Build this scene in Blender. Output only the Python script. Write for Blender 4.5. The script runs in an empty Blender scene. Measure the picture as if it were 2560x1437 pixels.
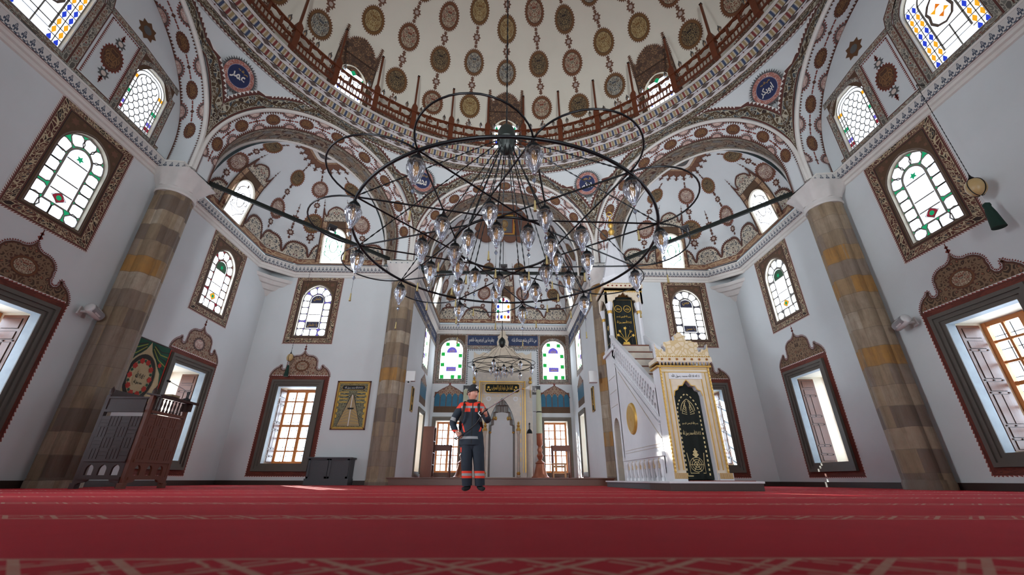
import bpy, bmesh, math, random
from math import sin, cos, pi, radians, sqrt, atan2, hypot
from mathutils import Vector, Matrix, Euler
from mathutils.geometry import tessellate_polygon, delaunay_2d_cdt
random.seed(7)
SC = bpy.context.scene
COL = SC.collection
# ------------------------------------------------------------------ camera, world, sun, exposure
FPX, PITCH, YAW, ROLL = 1034.0, 24.94, 1.375, 0.146
cam_d = bpy.data.cameras.new('camera')
cam_d.sensor_width = 36.0
cam_d.lens = FPX / 2560.0 * 36.0
cam_d.clip_start = 0.02
cam_d.clip_end = 300
cam_d.dof.use_dof = True
cam_d.dof.focus_distance = 9.5
cam_d.dof.aperture_fstop = 1.9
cam = bpy.data.objects.new('camera', cam_d)
COL.objects.link(cam)
cam.location = (-0.03, 0, 0.175)
cam.rotation_euler = (Matrix.Rotation(radians(-YAW), 3, 'Z') @ Matrix.Rotation(radians(90 + PITCH), 3, 'X')
                      @ Matrix.Rotation(radians(ROLL), 3, 'Z')).to_euler()
SC.camera = cam
W = bpy.data.worlds.new('sky')
SC.world = W
W.use_nodes = True
bg = W.node_tree.nodes['Background']
bg.inputs[0].default_value = (0.76, 0.87, 1.0, 1)
bg.inputs[1].default_value = 20.0
sun_d = bpy.data.lights.new('sun', 'SUN')
sun_d.energy = 26.0
sun_d.angle = radians(0.55)
sun_d.color = (1.0, 0.93, 0.82)
sun = bpy.data.objects.new('sun', sun_d)
COL.objects.link(sun)
sun.location = (-14, 40, 30)
sun.rotation_euler = Vector((0.52, -0.85, -0.345)).to_track_quat('-Z', 'Y').to_euler()
# fill lights added by the back wall to brighten the far walls and dome
for x, z in ((-2.6, 6.2), (2.6, 6.2), (-2.6, 2.3), (2.6, 2.3)):
    a = bpy.data.lights.new('back_fill_light', 'AREA'); a.shape = 'RECTANGLE'; a.size, a.size_y = 1.2, 2.3
    a.energy = 170; a.color = (0.91, 0.955, 1.0); a.spread = radians(84)
    o = bpy.data.objects.new('back_fill_light', a); COL.objects.link(o); o.location = (x, -4.1, z)
    o.rotation_euler = (radians(90 + 17), 0, 0)
# added side fill behind the viewer, slanting towards the minbar and niche
for sx, z, e in ((-1, 6.2, 150), (-1, 2.3, 150), (1, 6.2, 40), (1, 2.3, 40)):
    a = bpy.data.lights.new('side_fill_light', 'AREA'); a.shape = 'RECTANGLE'; a.size, a.size_y = 1.2, 2.3
    a.energy = e; a.color = (0.88, 0.94, 1.0); a.spread = radians(80)
    o = bpy.data.objects.new('side_fill_light', a); COL.objects.link(o); o.location = (sx * 9.5, 3.75, z)
    o.rotation_euler = Vector((-sx * .88, .47, .04)).to_track_quat('-Z', 'Z').to_euler()
vs = SC.view_settings
vs.view_transform = 'Standard'
vs.look = 'None'
vs.gamma = 1.0
vs.use_curve_mapping = False
vs.exposure = 0.0
SC.display_settings.display_device = 'sRGB'
SC.cycles.max_bounces = 8
SC.cycles.diffuse_bounces = 5
SC.cycles.glossy_bounces = 3
SC.cycles.transmission_bounces = 6
SC.cycles.transparent_max_bounces = 12
SC.cycles.caustics_reflective = False
SC.cycles.caustics_refractive = False
SC.cycles.sample_clamp_indirect = 6.0
SC.cycles.use_denoising = True
LWIN, LBACK, LNICHE, LFAR = 2.0, 1.0, 7.0, 6.5          # radiance of the daylit stained glass, and of the windows behind the viewer
# ------------------------------------------------------------------ mesh builder
def lin(h):
    h = h.lstrip('#')
    r = []
    for i in (0, 2, 4):
        v = int(h[i:i + 2], 16) / 255
        r.append(v / 12.92 if v <= 0.04045 else ((v + 0.055) / 1.055) ** 2.4)
    return (*r, 1.0)

class MB:
    def __init__(s):
        s.v = []; s.f = []; s.m = []; s.uv = []; s.mats = []
    def mi(s, m):
        if m not in s.mats: s.mats.append(m)
        return s.mats.index(m)
    def add(s, pts, faces, m, uvs=None):
        b = len(s.v); k = s.mi(m)
        s.v.extend([tuple(p) for p in pts])
        for i, f in enumerate(faces):
            s.f.append([b + j for j in f]); s.m.append(k)
            if uvs is None: s.uv.append(None)
            elif len(uvs) == len(pts): s.uv.append([uvs[j] for j in f])
            else: s.uv.append(uvs[i])
    def quad(s, a, b, c, d, m, uv=None):
        s.add([a, b, c, d], [(0, 1, 2, 3)], m, uv)
    def box(s, c, d, m, rot=None, bev=0):
        x, y, z = d[0] / 2, d[1] / 2, d[2] / 2
        c = Vector(c)
        if bev:
            bm = bmesh.new(); bmesh.ops.create_cube(bm, size=1)
            for v in bm.verts: v.co = Vector((v.co.x * d[0], v.co.y * d[1], v.co.z * d[2]))
            bmesh.ops.bevel(bm, geom=bm.edges[:], offset=bev, segments=2, affect='EDGES', profile=0.7)
            bm.verts.index_update()
            P = [v.co.copy() for v in bm.verts]; Fs = [[v.index for v in f.verts] for f in bm.faces]; bm.free()
        else:
            P = [Vector(p) for p in ((-x, -y, -z), (x, -y, -z), (x, y, -z), (-x, y, -z), (-x, -y, z), (x, -y, z), (x, y, z), (-x, y, z))]
            Fs = [(0, 3, 2, 1), (4, 5, 6, 7), (0, 1, 5, 4), (1, 2, 6, 5), (2, 3, 7, 6), (3, 0, 4, 7)]
        if rot is not None: P = [rot @ p for p in P]
        s.add([p + c for p in P], Fs, m)
    def bar(s, a, b, w, h, m, up=(0, 0, 1)):
        a, b = Vector(a), Vector(b); d = b - a; L = d.length
        if L < 1e-6: return
        y = d / L; u = Vector(up)
        if abs(y.dot(u)) > .99: u = Vector((1, 0, 0))
        x = y.cross(u).normalized(); z = x.cross(y)
        R = Matrix((x, y, z)).transposed()
        s.box((a + b) / 2, (w, L, h), m, R)
    def tube(s, pts, r, m, n=8, closed=False, cap=True):
        pts = [Vector(p) for p in pts]; N = len(pts)
        rr = r if isinstance(r, (list, tuple)) else [r] * N
        P = []; up = Vector((0, 0, 1)); prev = None
        for i, p in enumerate(pts):
            if closed: t = pts[(i + 1) % N] - pts[i - 1]
            else: t = pts[min(i + 1, N - 1)] - pts[max(i - 1, 0)]
            t.normalize()
            if prev is None:
                a = up if abs(t.dot(up)) < .95 else Vector((1, 0, 0))
                x = t.cross(a).normalized()
            else:
                x = (prev - t * prev.dot(t)).normalized()
            prev = x; y = t.cross(x)
            for j in range(n):
                q = 2 * pi * j / n
                P.append(p + (x * cos(q) + y * sin(q)) * rr[i])
        F = []
        for i in range(N if closed else N - 1):
            k = (i + 1) % N
            for j in range(n):
                l = (j + 1) % n
                F.append((i * n + j, i * n + l, k * n + l, k * n + j))
        if cap and not closed:
            F.append(tuple(range(n))[::-1]); F.append(tuple((N - 1) * n + j for j in range(n)))
        s.add(P, F, m)
    def lathe(s, prof, m, n=24, c=(0, 0, 0), lobes=None, ang=(0, 2 * pi), sx=1, sy=1, cap=True):
        c = Vector(c); P = []; full = abs(ang[1] - ang[0] - 2 * pi) < 1e-6
        M_ = n if full else n + 1
        for (r, z) in prof:
            for j in range(M_):
                q = ang[0] + (ang[1] - ang[0]) * j / n
                k = lobes(q, z) if lobes else 1
                P.append(c + Vector((r * k * cos(q) * sx, r * k * sin(q) * sy, z)))
        F = []
        for i in range(len(prof) - 1):
            for j in range(n):
                l = (j + 1) % M_
                F.append((i * M_ + j, i * M_ + l, (i + 1) * M_ + l, (i + 1) * M_ + j))
        if cap and full:
            if prof[0][0] > 1e-4: F.append(tuple(range(M_))[::-1])
            if prof[-1][0] > 1e-4: F.append(tuple((len(prof) - 1) * M_ + j for j in range(M_)))
        s.add(P, F, m)
    def grid(s, fn, nu, nv, m, uvf=None, flip=False):
        P = [fn(i / nu, j / nv) for j in range(nv + 1) for i in range(nu + 1)]
        UV = [uvf(i / nu, j / nv) for j in range(nv + 1) for i in range(nu + 1)] if uvf else None
        F = []
        for j in range(nv):
            for i in range(nu):
                a = j * (nu + 1) + i
                q = (a, a + 1, a + nu + 2, a + nu + 1)
                F.append(q[::-1] if flip else q)
        s.add(P, F, m, UV)
    def prism(s, poly, fr, d0, d1, m, side=None):
        """closed 2d polygon (x, z) in a frame, from depth d0 (front) back to d1"""
        n = len(poly)
        tri = tessellate_polygon([[Vector((x, z, 0)) for x, z in poly]])
        A = [fr(x, z, d0) for x, z in poly]; B = [fr(x, z, d1) for x, z in poly]
        uv = [(x, z) for x, z in poly]
        s.add(A, tri, m, uv); s.add(B, [t[::-1] for t in tri], m, uv)
        s.add(A + B, [(i, (i + 1) % n, n + (i + 1) % n, n + i) for i in range(n)], side or m)
    def flat(s, poly, fr, off, m, holes=(), uvf=None):
        loops = [[Vector((x, z, 0)) for x, z in poly]] + [[Vector((x, z, 0)) for x, z in h] for h in holes]
        tri = tessellate_polygon(loops)
        pts = [p for l in loops for p in l]
        s.add([fr(p.x, p.y, off) for p in pts], tri, m, [(uvf(p.x, p.y) if uvf else (p.x, p.y)) for p in pts])
    def ribbon(s, inner, outer, fr, off, m, closed=True, vr=(0, 1)):
        """strip between two matching 2d outlines; u = metres along, v across"""
        n = len(inner); u = 0; P = []; UV = []; F = []
        N = n + 1 if closed else n
        for i in range(N):
            a, b = inner[i % n], outer[i % n]
            if i:
                pa, pb = inner[(i - 1) % n], outer[(i - 1) % n]
                u += hypot((a[0] + b[0] - pa[0] - pb[0]) / 2, (a[1] + b[1] - pa[1] - pb[1]) / 2)
            P += [fr(a[0], a[1], off), fr(b[0], b[1], off)]
            UV += [(u, vr[0]), (u, vr[1])]
            if i: F.append((2 * i - 2, 2 * i - 1, 2 * i + 1, 2 * i))
        s.add(P, F, m, UV)
    def build(s, name, parent=None, smooth=None):
        me = bpy.data.meshes.new(name)
        me.from_pydata(s.v, [], s.f)
        for m in s.mats: me.materials.append(m)
        me.polygons.foreach_set('material_index', s.m)
        if any(u is not None for u in s.uv):
            L = me.uv_layers.new(name='UVMap'); d = []
            for f, u in zip(s.f, s.uv):
                if u is None: d += [0.0, 0.0] * len(f)
                else:
                    for q in u: d += [q[0], q[1]]
            L.data.foreach_set('uv', d)
        if smooth is not None:
            me.polygons.foreach_set('use_smooth', [True] * len(s.f))
            me.set_sharp_from_angle(angle=radians(smooth))
        me.update()
        o = bpy.data.objects.new(name, me)
        COL.objects.link(o)
        if parent is not None: o.parent = parent
        return o

def tag(o, label=None, cat=None, group=None, kind=None):
    if label: o['label'] = label
    if cat: o['category'] = cat
    if group: o['group'] = group
    if kind: o['kind'] = kind
    return o
def struct(mb, name, label, cat, smooth=None):
    return tag(mb.build(name, None, smooth), label, cat, None, 'structure')
def empty(name, loc=(0, 0, 0), rot=(0, 0, 0)):
    o = bpy.data.objects.new(name, None); COL.objects.link(o)
    o.empty_display_size = .1; o.location = loc; o.rotation_euler = rot
    return o
def thing(name, label, cat, loc=(0, 0, 0), group=None, rz=0):
    return tag(empty(name, loc, (0, 0, rz)), label, cat, group)
def copy_tree(o, parent=None):
    c = o.copy(); COL.objects.link(c); c.parent = parent
    for ch in list(o.children): copy_tree(ch, c)
    return c
def frame(O, U, N):
    """planar frame: x along U, z up, d along N (into the room)"""
    O, U, N = Vector(O), Vector(U).normalized(), Vector(N).normalized()
    return lambda x, z, d=0.0: O + U * x + Vector((0, 0, z)) + N * d
# ------------------------------------------------------------------ node helper
class S:
    def __init__(s, t, k): s.t = t; s.k = k
    def __add__(a, b): return a.t.m('ADD', a, b)
    __radd__ = __add__
    def __sub__(a, b): return a.t.m('SUBTRACT', a, b)
    def __rsub__(a, b): return a.t.m('SUBTRACT', b, a)
    def __mul__(a, b): return a.t.m('MULTIPLY', a, b)
    __rmul__ = __mul__
    def __truediv__(a, b): return a.t.m('DIVIDE', a, b)
    def lt(a, b): return a.t.m('LESS_THAN', a, b)
    def gt(a, b): return a.t.m('GREATER_THAN', a, b)
    def abs(a): return a.t.m('ABSOLUTE', a)
    def fr(a): return a.t.m('FRACT', a)
    def fl(a): return a.t.m('FLOOR', a)
    def mod(a, b): return a.t.m('FLOORED_MODULO', a, b)
    def sin(a): return a.t.m('SINE', a)
    def max(a, b): return a.t.m('MAXIMUM', a, b)
    def min(a, b): return a.t.m('MINIMUM', a, b)
    def sqrt(a): return a.t.m('SQRT', a)
    def tri(a): return ((a.fr() - .5) * 2).abs()       # 1 at integers, 0 halfway
class T:
    def __init__(s, name):
        s.mat = bpy.data.materials.new(name); s.mat.use_nodes = True
        s.nt = s.mat.node_tree; s.nt.nodes.clear()
    def n(s, ty, ins=None, **pr):
        nd = s.nt.nodes.new(ty)
        for k, v in pr.items(): setattr(nd, k, v)
        for k, v in (ins or {}).items(): s.put(nd.inputs[k], v)
        return nd
    def put(s, i, v):
        if isinstance(v, S): s.nt.links.new(v.k, i)
        elif isinstance(v, str): i.default_value = lin(v)
        else: i.default_value = v
    def m(s, op, *a):
        nd = s.nt.nodes.new('ShaderNodeMath'); nd.operation = op
        for i, v in enumerate(a): s.put(nd.inputs[i], v)
        return S(s, nd.outputs[0])
    def uv(s):
        nd = s.n('ShaderNodeUVMap'); x = s.n('ShaderNodeSeparateXYZ', {0: S(s, nd.outputs[0])})
        return S(s, x.outputs[0]), S(s, x.outputs[1])
    def obj(s):
        nd = s.n('ShaderNodeTexCoord'); x = s.n('ShaderNodeSeparateXYZ', {0: S(s, nd.outputs['Object'])})
        return tuple(S(s, x.outputs[i]) for i in range(3))
    def pos(s):
        nd = s.n('ShaderNodeNewGeometry'); x = s.n('ShaderNodeSeparateXYZ', {0: S(s, nd.outputs['Position'])})
        return tuple(S(s, x.outputs[i]) for i in range(3))
    def vec(s, x, y, z=0.0):
        return S(s, s.n('ShaderNodeCombineXYZ', {0: x, 1: y, 2: z}).outputs[0])
    def mix(s, f, a, b):
        nd = s.nt.nodes.new('ShaderNodeMix'); nd.data_type = 'RGBA'
        s.put(nd.inputs[0], f); s.put(nd.inputs[6], a); s.put(nd.inputs[7], b)
        return S(s, nd.outputs[2])
    def noise(s, v, sc, det=2.0, rough=.5):
        ins = {'Scale': sc, 'Detail': det, 'Roughness': rough}
        if v is not None: ins['Vector'] = v
        return S(s, s.n('ShaderNodeTexNoise', ins).outputs[0])
    def voro(s, v, sc, feat='F1'):
        nd = s.n('ShaderNodeTexVoronoi', {'Vector': v, 'Scale': sc}, feature=feat)
        d = S(s, nd.outputs['Distance'])
        return (d, S(s, nd.outputs['Color'])) if feat == 'F1' else d
    def sep(s, c):
        x = s.n('ShaderNodeSeparateColor', {0: c}); return tuple(S(s, x.outputs[i]) for i in range(3))
    def bsdf(s, col, rough=.6, metal=0.0, bump=None, bs=.2, **ins):
        d = {'Base Color': col, 'Roughness': rough, 'Metallic': metal}
        d.update(ins)
        nd = s.n('ShaderNodeBsdfPrincipled', d)
        if bump is not None:
            b = s.n('ShaderNodeBump', {'Height': bump, 'Strength': bs, 'Distance': .02})
            s.nt.links.new(b.outputs[0], nd.inputs['Normal'])
        return s.out(S(s, nd.outputs[0]))
    def emit(s, col, st):
        return s.out(S(s, s.n('ShaderNodeEmission', {0: col, 1: st}).outputs[0]))
    def out(s, sh):
        o = s.n('ShaderNodeOutputMaterial'); s.nt.links.new(sh.k, o.inputs[0]); return s.mat
def plain(name, a, b=None, rough=.6, metal=0.0, sc=8.0, bs=0.0, **kw):
    t = T(name)
    if b is None and not bs: return t.bsdf(a, rough, metal, **kw)
    tc = S(t, t.n('ShaderNodeTexCoord').outputs['Object'])
    n = t.noise(tc, sc, 4, .6)
    return t.bsdf(t.mix(n, a, b or a), rough, metal, n if bs else None, bs, **kw)
def streaky(name, a, b, sc=(3, 3, .4), rough=.45, dist=6):
    """wood with grain along local z (or the axis whose scale is smallest)"""
    t = T(name); x, y, z = t.obj()
    n = t.noise(t.vec(x * sc[0], y * sc[1], z * sc[2]), dist, 4, .6)
    return t.bsdf(t.mix(n, a, b), rough, 0.0, n, .08)
def arab(t, x, y, sc, line, cols, dots='#8a3a2a', lw=.07):
    """arabesque: scroll circles, flower dots and vine lines over coloured cells"""
    w = t.noise(t.vec(x, y), sc * .9, 1.0)
    v = t.vec(x + (w - .5) * (.5 / sc), y + (w - .5) * (.6 / sc))
    d, c = t.voro(v, sc); e = t.voro(v, sc, 'DISTANCE_TO_EDGE')
    r, g, b = t.sep(c)
    col = t.mix(r.gt(.45), cols[0], cols[1])
    if len(cols) > 2: col = t.mix(g.gt(.6), col, cols[2])
    col = t.mix(d.lt(.17), col, dots)
    ln = e.lt(lw).max((d - .34).abs().lt(lw * .75))
    return t.mix(ln, col, line)
# ------------------------------------------------------------------ materials
CREAM, BRN, DBR, SLATE, OLIVE, RED, OCH = '#c9bda6', '#55341f', '#2b1a14', '#4c565f', '#5c4526', '#8a3526', '#9a6a30'
WHITE = '#d3d1cd'
def m_plaster():
    t = T('white plaster'); x, y, z = t.pos()
    n = t.noise(t.vec(x, y, z), .9, 4, .6); g = t.noise(t.vec(x, y, z), 30, 2)
    return t.bsdf(t.mix(n, '#c4c9ca', '#d1d6d8'), .8, 0, g, .04)
PL = m_plaster()
PURE = plain('white moulding', '#d8d5cf', '#c8c5bf', .7, sc=3)
def m_carpet():
    t = T('red prayer carpet'); x, y, z = t.pos()
    n = t.noise(t.vec(x, y), 1.6, 5, .65); f = t.noise(t.vec(x, y), 160, 2, .7)
    base = t.mix(n, '#a3121f', '#c81f30')
    base = t.mix((f - .45) * 1.2, base, '#820b17')
    k = t.m('FLOORED_MODULO', y - .42, 1.345)
    d = (k - .672).abs()                       # distance from the stripe's middle
    band = d.lt(.115)
    a = (x / .24).tri(); q = d / .115
    l1 = ((a - q).abs()).lt(.12)
    l2 = (((x / .24 + .25).tri() - q).abs()).lt(.08)
    wob = t.noise(t.vec(x, y), 24, 2)
    line = l1.max(l2 * wob.gt(.46)).max((q - .93).abs().lt(.07)) * (.4 + wob * .9)
    col = t.mix(band * line * .78, base, '#c4a08a')
    return t.bsdf(col, .95, 0, f, .35, **{'Specular IOR Level': .2})
CARPET = m_carpet()
def m_band(name, cols, line=CREAM, edge=RED, sc=5.0, teeth=None, dots='#8a3a2a', mid=None, tp=.13, asp=.5, lw=.055):
    """border band: uv u = metres along, v = 0..1 across, 1..1.25 tooth zone painted on plaster"""
    t = T(name); u, v = t.uv()
    col = arab(t, u, v * asp, sc, line, cols, dots, lw)
    if mid:
        vine = ((v - .5) - ((u * (2 * pi / .9)).sin() * .2)).abs().lt(.07)
        col = t.mix(vine, col, mid)
    e = (v - .5).abs()
    col = t.mix(e.gt(.36), col, line); col = t.mix(e.gt(.385), col, DBR); col = t.mix(e.gt(.42), col, edge)
    if teeth:
        z = v.gt(1.0)
        tooth = ((v - 1.03) * 4.8).lt((u / tp).tri())
        col = t.mix(z, col, t.mix(tooth, WHITE, teeth))
    return t.bsdf(col, .75)
BAND_ARCH = m_band('arabesque arch band', (DBR, '#39424a', '#463522'), '#a39d8b', '#54281f', 6.0, '#54302a', '#5a4630', '#4a3822')
BAND_WIN = m_band('window border arabesque', (DBR, '#4b2119', '#5a3024'), '#b8a889', '#5f2f26', 9.5, '#6f4038', '#3c4248', None, .05, .22)
BAND_SOFF = m_band('brown soffit band', ('#4a3026', '#5a4438', '#6e5e50'), '#8d7f6a', '#5e3427', 2.6, None, '#3d261c', '#7d7060', .13, 1.0)
BAND_PLAIN = m_band('plain red brown border', ('#63291b', '#6d3021', '#572317'), '#632b1e', '#632a1e', 6, '#83403a', '#4a1f15', None, .075)
BAND_TYMP = m_band('grey arabesque band', ('#56524c', '#6d6a64', '#7a6252'), '#a8a294', '#5a2f26', 7, '#7e3a31', '#7c3128', None, .07, .3)
BAND_ROSE = m_band('rose brown band', ('#7a5240', '#6a4233', '#8a6a52'), '#a58a6c', '#5e3427', 2.2, None, '#7b5a45', '#a58a6c', .1, .3)
BAND_RINGED = m_band('narrow red dotted band', ('#8d8676', '#a29a88', '#8d8676'), '#57483a', '#3a241c', 8, None, '#8b2f26', None, .1, .25)
def m_medal(name, rim, cols, line, dots, sc=4.4):
    t = T(name); x, y = t.uv()
    r = (x * x + y * y).sqrt()
    col = arab(t, x.abs(), y, sc, line, cols, dots, .065)
    col = t.mix(r.gt(.76), col, '#3a2417'); col = t.mix(r.gt(.80), col, rim)
    return t.bsdf(col, .75)
MED = [m_medal('slate medallion', '#6b4a2a', ('#4a4d50', '#4d443b', '#55575a'), '#a9a290', '#5a3a2c'),
       m_medal('red medallion', '#6b4226', ('#74402f', '#594a3d', '#683f2f'), '#b3a78e', '#8a4030'),
       m_medal('gold medallion', '#6b4a22', ('#75552c', '#6a4d2a', '#7c5c30'), '#a8976c', '#7a5a2e'),
       m_medal('dark medallion', '#6b4a28', ('#2c2018', '#37281b', '#261b15'), '#84704e', '#744c34')]
MEDL = m_medal('light medallion', '#6a4534', ('#b7a898', '#a99c92', '#b0a498'), '#6a4034', '#8a5648', 4.2)
MEDP = m_medal('pale half medallion', '#5a4a46', ('#cdbfb4', '#c8bab0', '#beb0a6'), '#8f5a50', '#4c5a70', 4.6)
MEDB = m_medal('brown medallion', '#5e3422', ('#4a2d1c', '#5c3d22', '#533520'), '#7d5a36', '#7a4a2c', 2.6)
FLOWER = plain('painted flower brown', '#5d3b2c', '#75533f', .75, sc=14)
SERR = plain('painted serrated brown', '#4a2a20', '#5c3728', .75, sc=10)
REDP = plain('painted dark red', '#6d2a22', '#7d3a2f', .75, sc=10)
SPIRE = plain('painted slate', '#4d5257', '#5d5a55', .75, sc=10)
def m_ros(name, ring_in, ring_out):
    t = T(name); x, y = t.uv(); r = (x * x + y * y).sqrt()
    col = arab(t, x, y, 7.5, '#93574c', ('#c2ada2', '#c9b6ab', '#bba79c'), '#5c4a50', .13)
    col = t.mix(r.gt(.93), col, '#4a4a4e'); col = t.mix(r.lt(.69), col, '#8c8698'); col = t.mix(r.lt(.66), col, '#15204a')
    return t.bsdf(col, .7)
ROUND = m_ros('roundel rim', .6, 1)
LETTER = plain('white lettering', '#cfcbc4', rough=.7)
GOLDL = plain('gold lettering', '#c9a243', rough=.45, metal=.3)
BLACKL = plain('black lettering', '#17150f', rough=.6)
def m_crest(name, cols, line, rim, sc=5.0, dots=RED):
    t = T(name); x, y = t.uv()
    col = arab(t, x.abs(), y, sc, line, cols, dots, .09)
    return t.bsdf(col, .75)
CREST_D = m_crest('door crest arabesque', ('#3a281c', '#4d3321', '#44301f'), '#7a624a', BRN, 6.5, '#86573f')
CREST_R = m_crest('rose crest arabesque', ('#6d4a3c', '#7a5240', '#5e4236'), '#96806c', BRN, 6.5, '#8a5040')
CREST_S = m_crest('slate lambrequin arabesque', ('#5a5b5c', '#6b655e', '#57504a'), '#bdb3a0', BRN, 6.5, '#84362e')
CREST_B = m_crest('brown crest arabesque', ('#7a5f45', '#684c36', '#85674a'), '#49352a', BRN, 7.0, '#8b5a3c')
SPANDREL = plain('window spandrel brown', '#48321f', '#5d4630', .75, sc=16)
def m_lotus():
    t = T('lotus cornice'); u, v = t.uv()
    k = .165; q = (u / k).fr() - .5; a = q.abs() * 2
    lobe = ((a * a) / (.30 * .30) + ((v - .62) * (v - .62)) / (.27 * .27)).lt(1)
    side = (((a - .42) * (a - .42)) / (.17 * .17) + ((v - .47) * (v - .47)) / (.12 * .12)).lt(1)
    stem = a.lt(.12) * v.lt(.65) * v.gt(.2)
    arc = ((v - .26) - (a - .5) * (a - .5) * .7 + .1).abs().lt(.05)
    base = ((v - .16) + (a * a) * .12).abs().lt(.05) * a.gt(.15)
    ink = lobe.max(side).max(stem).max(base).max(arc * a.gt(.3))
    cut = a.gt(.05) * a.lt(.14) * v.gt(.5) * v.lt(.8)
    col = t.mix(ink * (1 - cut), '#c6c4c0', '#3f4a5a')
    col = t.mix(v.lt(.06), col, '#5a2a24'); col = t.mix(v.gt(.94), col, '#b9b5ad')
    return t.bsdf(col, .7)
LOTUS = m_lotus()
def m_lotus2():
    t = T('brown lotus frieze'); u, v = t.uv()
    a = (u / .2).tri()
    col = t.mix((v - .25 - (1 - a) * .5).lt(0), '#b8ab96', '#5c3a2c')
    col = t.mix((v - .12 - (1 - a) * .32).lt(0), col, '#3f4a5a')
    return t.bsdf(t.mix((v - .5).abs().gt(.44), col, '#4a2a20'), .75)
LOTUS2 = m_lotus2()
def m_stripes():
    t = T('zigzag stripe moulding'); u, v = t.uv()
    q = u / .12 + ((v * 5).tri() - .5) * .26
    i = q.fl().mod(4.0)
    col = t.mix(i.gt(.5), '#2f3e5c', '#8d7a55'); col = t.mix(i.gt(1.5), col, '#6d2622'); col = t.mix(i.gt(2.5), col, '#8d7a55')
    col = t.mix(q.fr().gt(.70), col, '#b5af9f'); col = t.mix((v - .5).abs().gt(.44), col, '#2d2420')
    return t.bsdf(col, .7)
STRIPES = m_stripes()
def m_diam():
    t = T('diamond moulding'); u, v = t.uv()
    a = ((u / .62).fr() - .5).abs() * 2; b = (v - .5).abs() * 2
    col = t.mix((a * 1.5 + b).lt(1.0), '#bdbabc', '#4f423c')
    c = 1 - a; col = t.mix((c * 6 + b).lt(.55), col, '#5e3226'); col = t.mix(b.lt(.08) * a.gt(.5), col, '#5b443c')
    return t.bsdf(t.mix(v.gt(.9), col, '#2d211d'), .7)
DIAM = m_diam()
def m_stone():
    t = T('banded pillar stone'); x, y, z = t.pos()
    w = t.noise(t.vec(x, y, z), 2.2, 3); zz = z + (w - .5) * .07
    sd = t.m('SIGN', x) * 7.3 + y.gt(12) * 3.1
    i = (zz / .47 + sd).fl()
    r = S(t, t.n('ShaderNodeTexWhiteNoise', {'W': i}, noise_dimensions='1D').outputs[0])
    up = t.m('SMOOTH_MIN', z / 7.4, 1.0, .1)
    col = t.mix(r.gt(.3), '#807265', '#93836f'); col = t.mix(r.gt(.52), col, '#6a5d53'); col = t.mix(r.gt(.74), col, '#9c7238'); col = t.mix(r.gt(.88), col, '#a39684')
    bx = t.noise(t.vec(x * 2.5, y * 2.5, (zz / .47 + sd).fl() * 5.3), 1.0, 0); col = t.mix(bx.gt(.56) * .7, col, '#8f7c62')
    j = ((zz / .47 + sd).fr()).lt(.03)
    st = t.noise(t.vec(x * 7, y * 7, z * .8), 1.0, 5, .7)
    n2 = t.noise(t.vec(x, y, z), 5, 4, .65)
    col = t.mix((n2 - .35) * 1.1, col, '#6f5c46'); col = t.mix((st - .45) * 2.2, col, '#4f3d2c'); col = t.mix(j * .5, col, '#5d5145')
    return t.bsdf(col, .75, 0, n2, .25)
STONE = m_stone()
CAPST = plain('white capital stone', '#cfccc8', '#bdb9b5', .7, sc=4, bs=.1)
JAMB = plain('grey stone jamb', '#7d8890', '#a3aeb5', .6, sc=5, bs=.15)
FRAMEM = plain('dark grey painted moulding', '#4f4a44', '#5c564f', .5, sc=6)
WOODW = streaky('orange window wood', '#a8622e', '#c07c40')
WOODS = streaky('shutter wood', '#4c2615', '#62371f', (6, 6, .8), .32)
WOODR = streaky('red railing wood', '#542813', '#6a351c', (4, 4, 1))
WOODD = streaky('dark walnut', '#26120d', '#3a1c15', (5, 5, .8), .6)
WOODM = streaky('reddish walnut', '#522818', '#693824', (5, 5, .8), .5)
SKIRT = streaky('dark skirting wood', '#2c1f1b', '#3a2a24', (2, 2, 1), .5)
STEPW = streaky('brown step wood', '#4f2d20', '#623a28', (.6, .6, 4), .4)
IRON = plain('black iron', '#15171a', rough=.38, metal=.6)
IRONG = plain('green black iron', '#1c211f', '#252b28', .45, .4, 5)
BRASS = plain('brass', '#b98a3e', '#caa055', .3, .85, 12)
COPPER = plain('old copper', '#a8674a', '#8a5640', .38, .55, 6)
GOLD = plain('gilding', '#b58c40', '#c9a458', .42, .6, 20)
MARB = plain('white marble', '#cfcfd2', '#b9babf', .35, sc=2.2)
def m_bmarb(name, a, b, c):
    t = T(name); tc = S(t, t.n('ShaderNodeTexCoord').outputs['Object'])
    n = t.noise(tc, 2.2, 5, .62); v = t.noise(tc, 6, 3, .5)
    col = t.mix(n, a, b); return t.bsdf(t.mix((v - .5) * 2.2, col, c), .38)
BMARB = m_bmarb('beige marble', '#cfc2ae', '#bfb19b', '#b09f86')
GMARB = m_bmarb('grey beige marble', '#bdb3a6', '#a69d93', '#cdbfa8')
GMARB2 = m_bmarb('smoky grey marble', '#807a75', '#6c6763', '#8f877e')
PLD = plain('cream dome plaster', '#dcd7c8', '#d3cebf', .8, sc=1.2)
def m_carved(name, a, b):
    t = T(name); x, y, z = t.obj()
    v = t.vec(x + y, z * 1.0); e = t.voro(v, 9, 'DISTANCE_TO_EDGE')
    return t.bsdf(t.mix(e.lt(.09), a, b), .45, 0, e, .3)
CARVED = m_carved('carved gilt marble', '#c3b298', '#b39c72')
VELVET = plain('black green velvet', '#07100d', '#0d1713', .9, sc=30)
EMB = plain('gold embroidery', '#a8986a', '#c4b482', .5, .3, 40)
WPLAST = plain('white plastic', '#c9c9c8', rough=.4)
GREYP = plain('grey plastic', '#8a8a8c', rough=.45)
BLACKP = plain('black plastic', '#111214', rough=.4)
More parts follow.
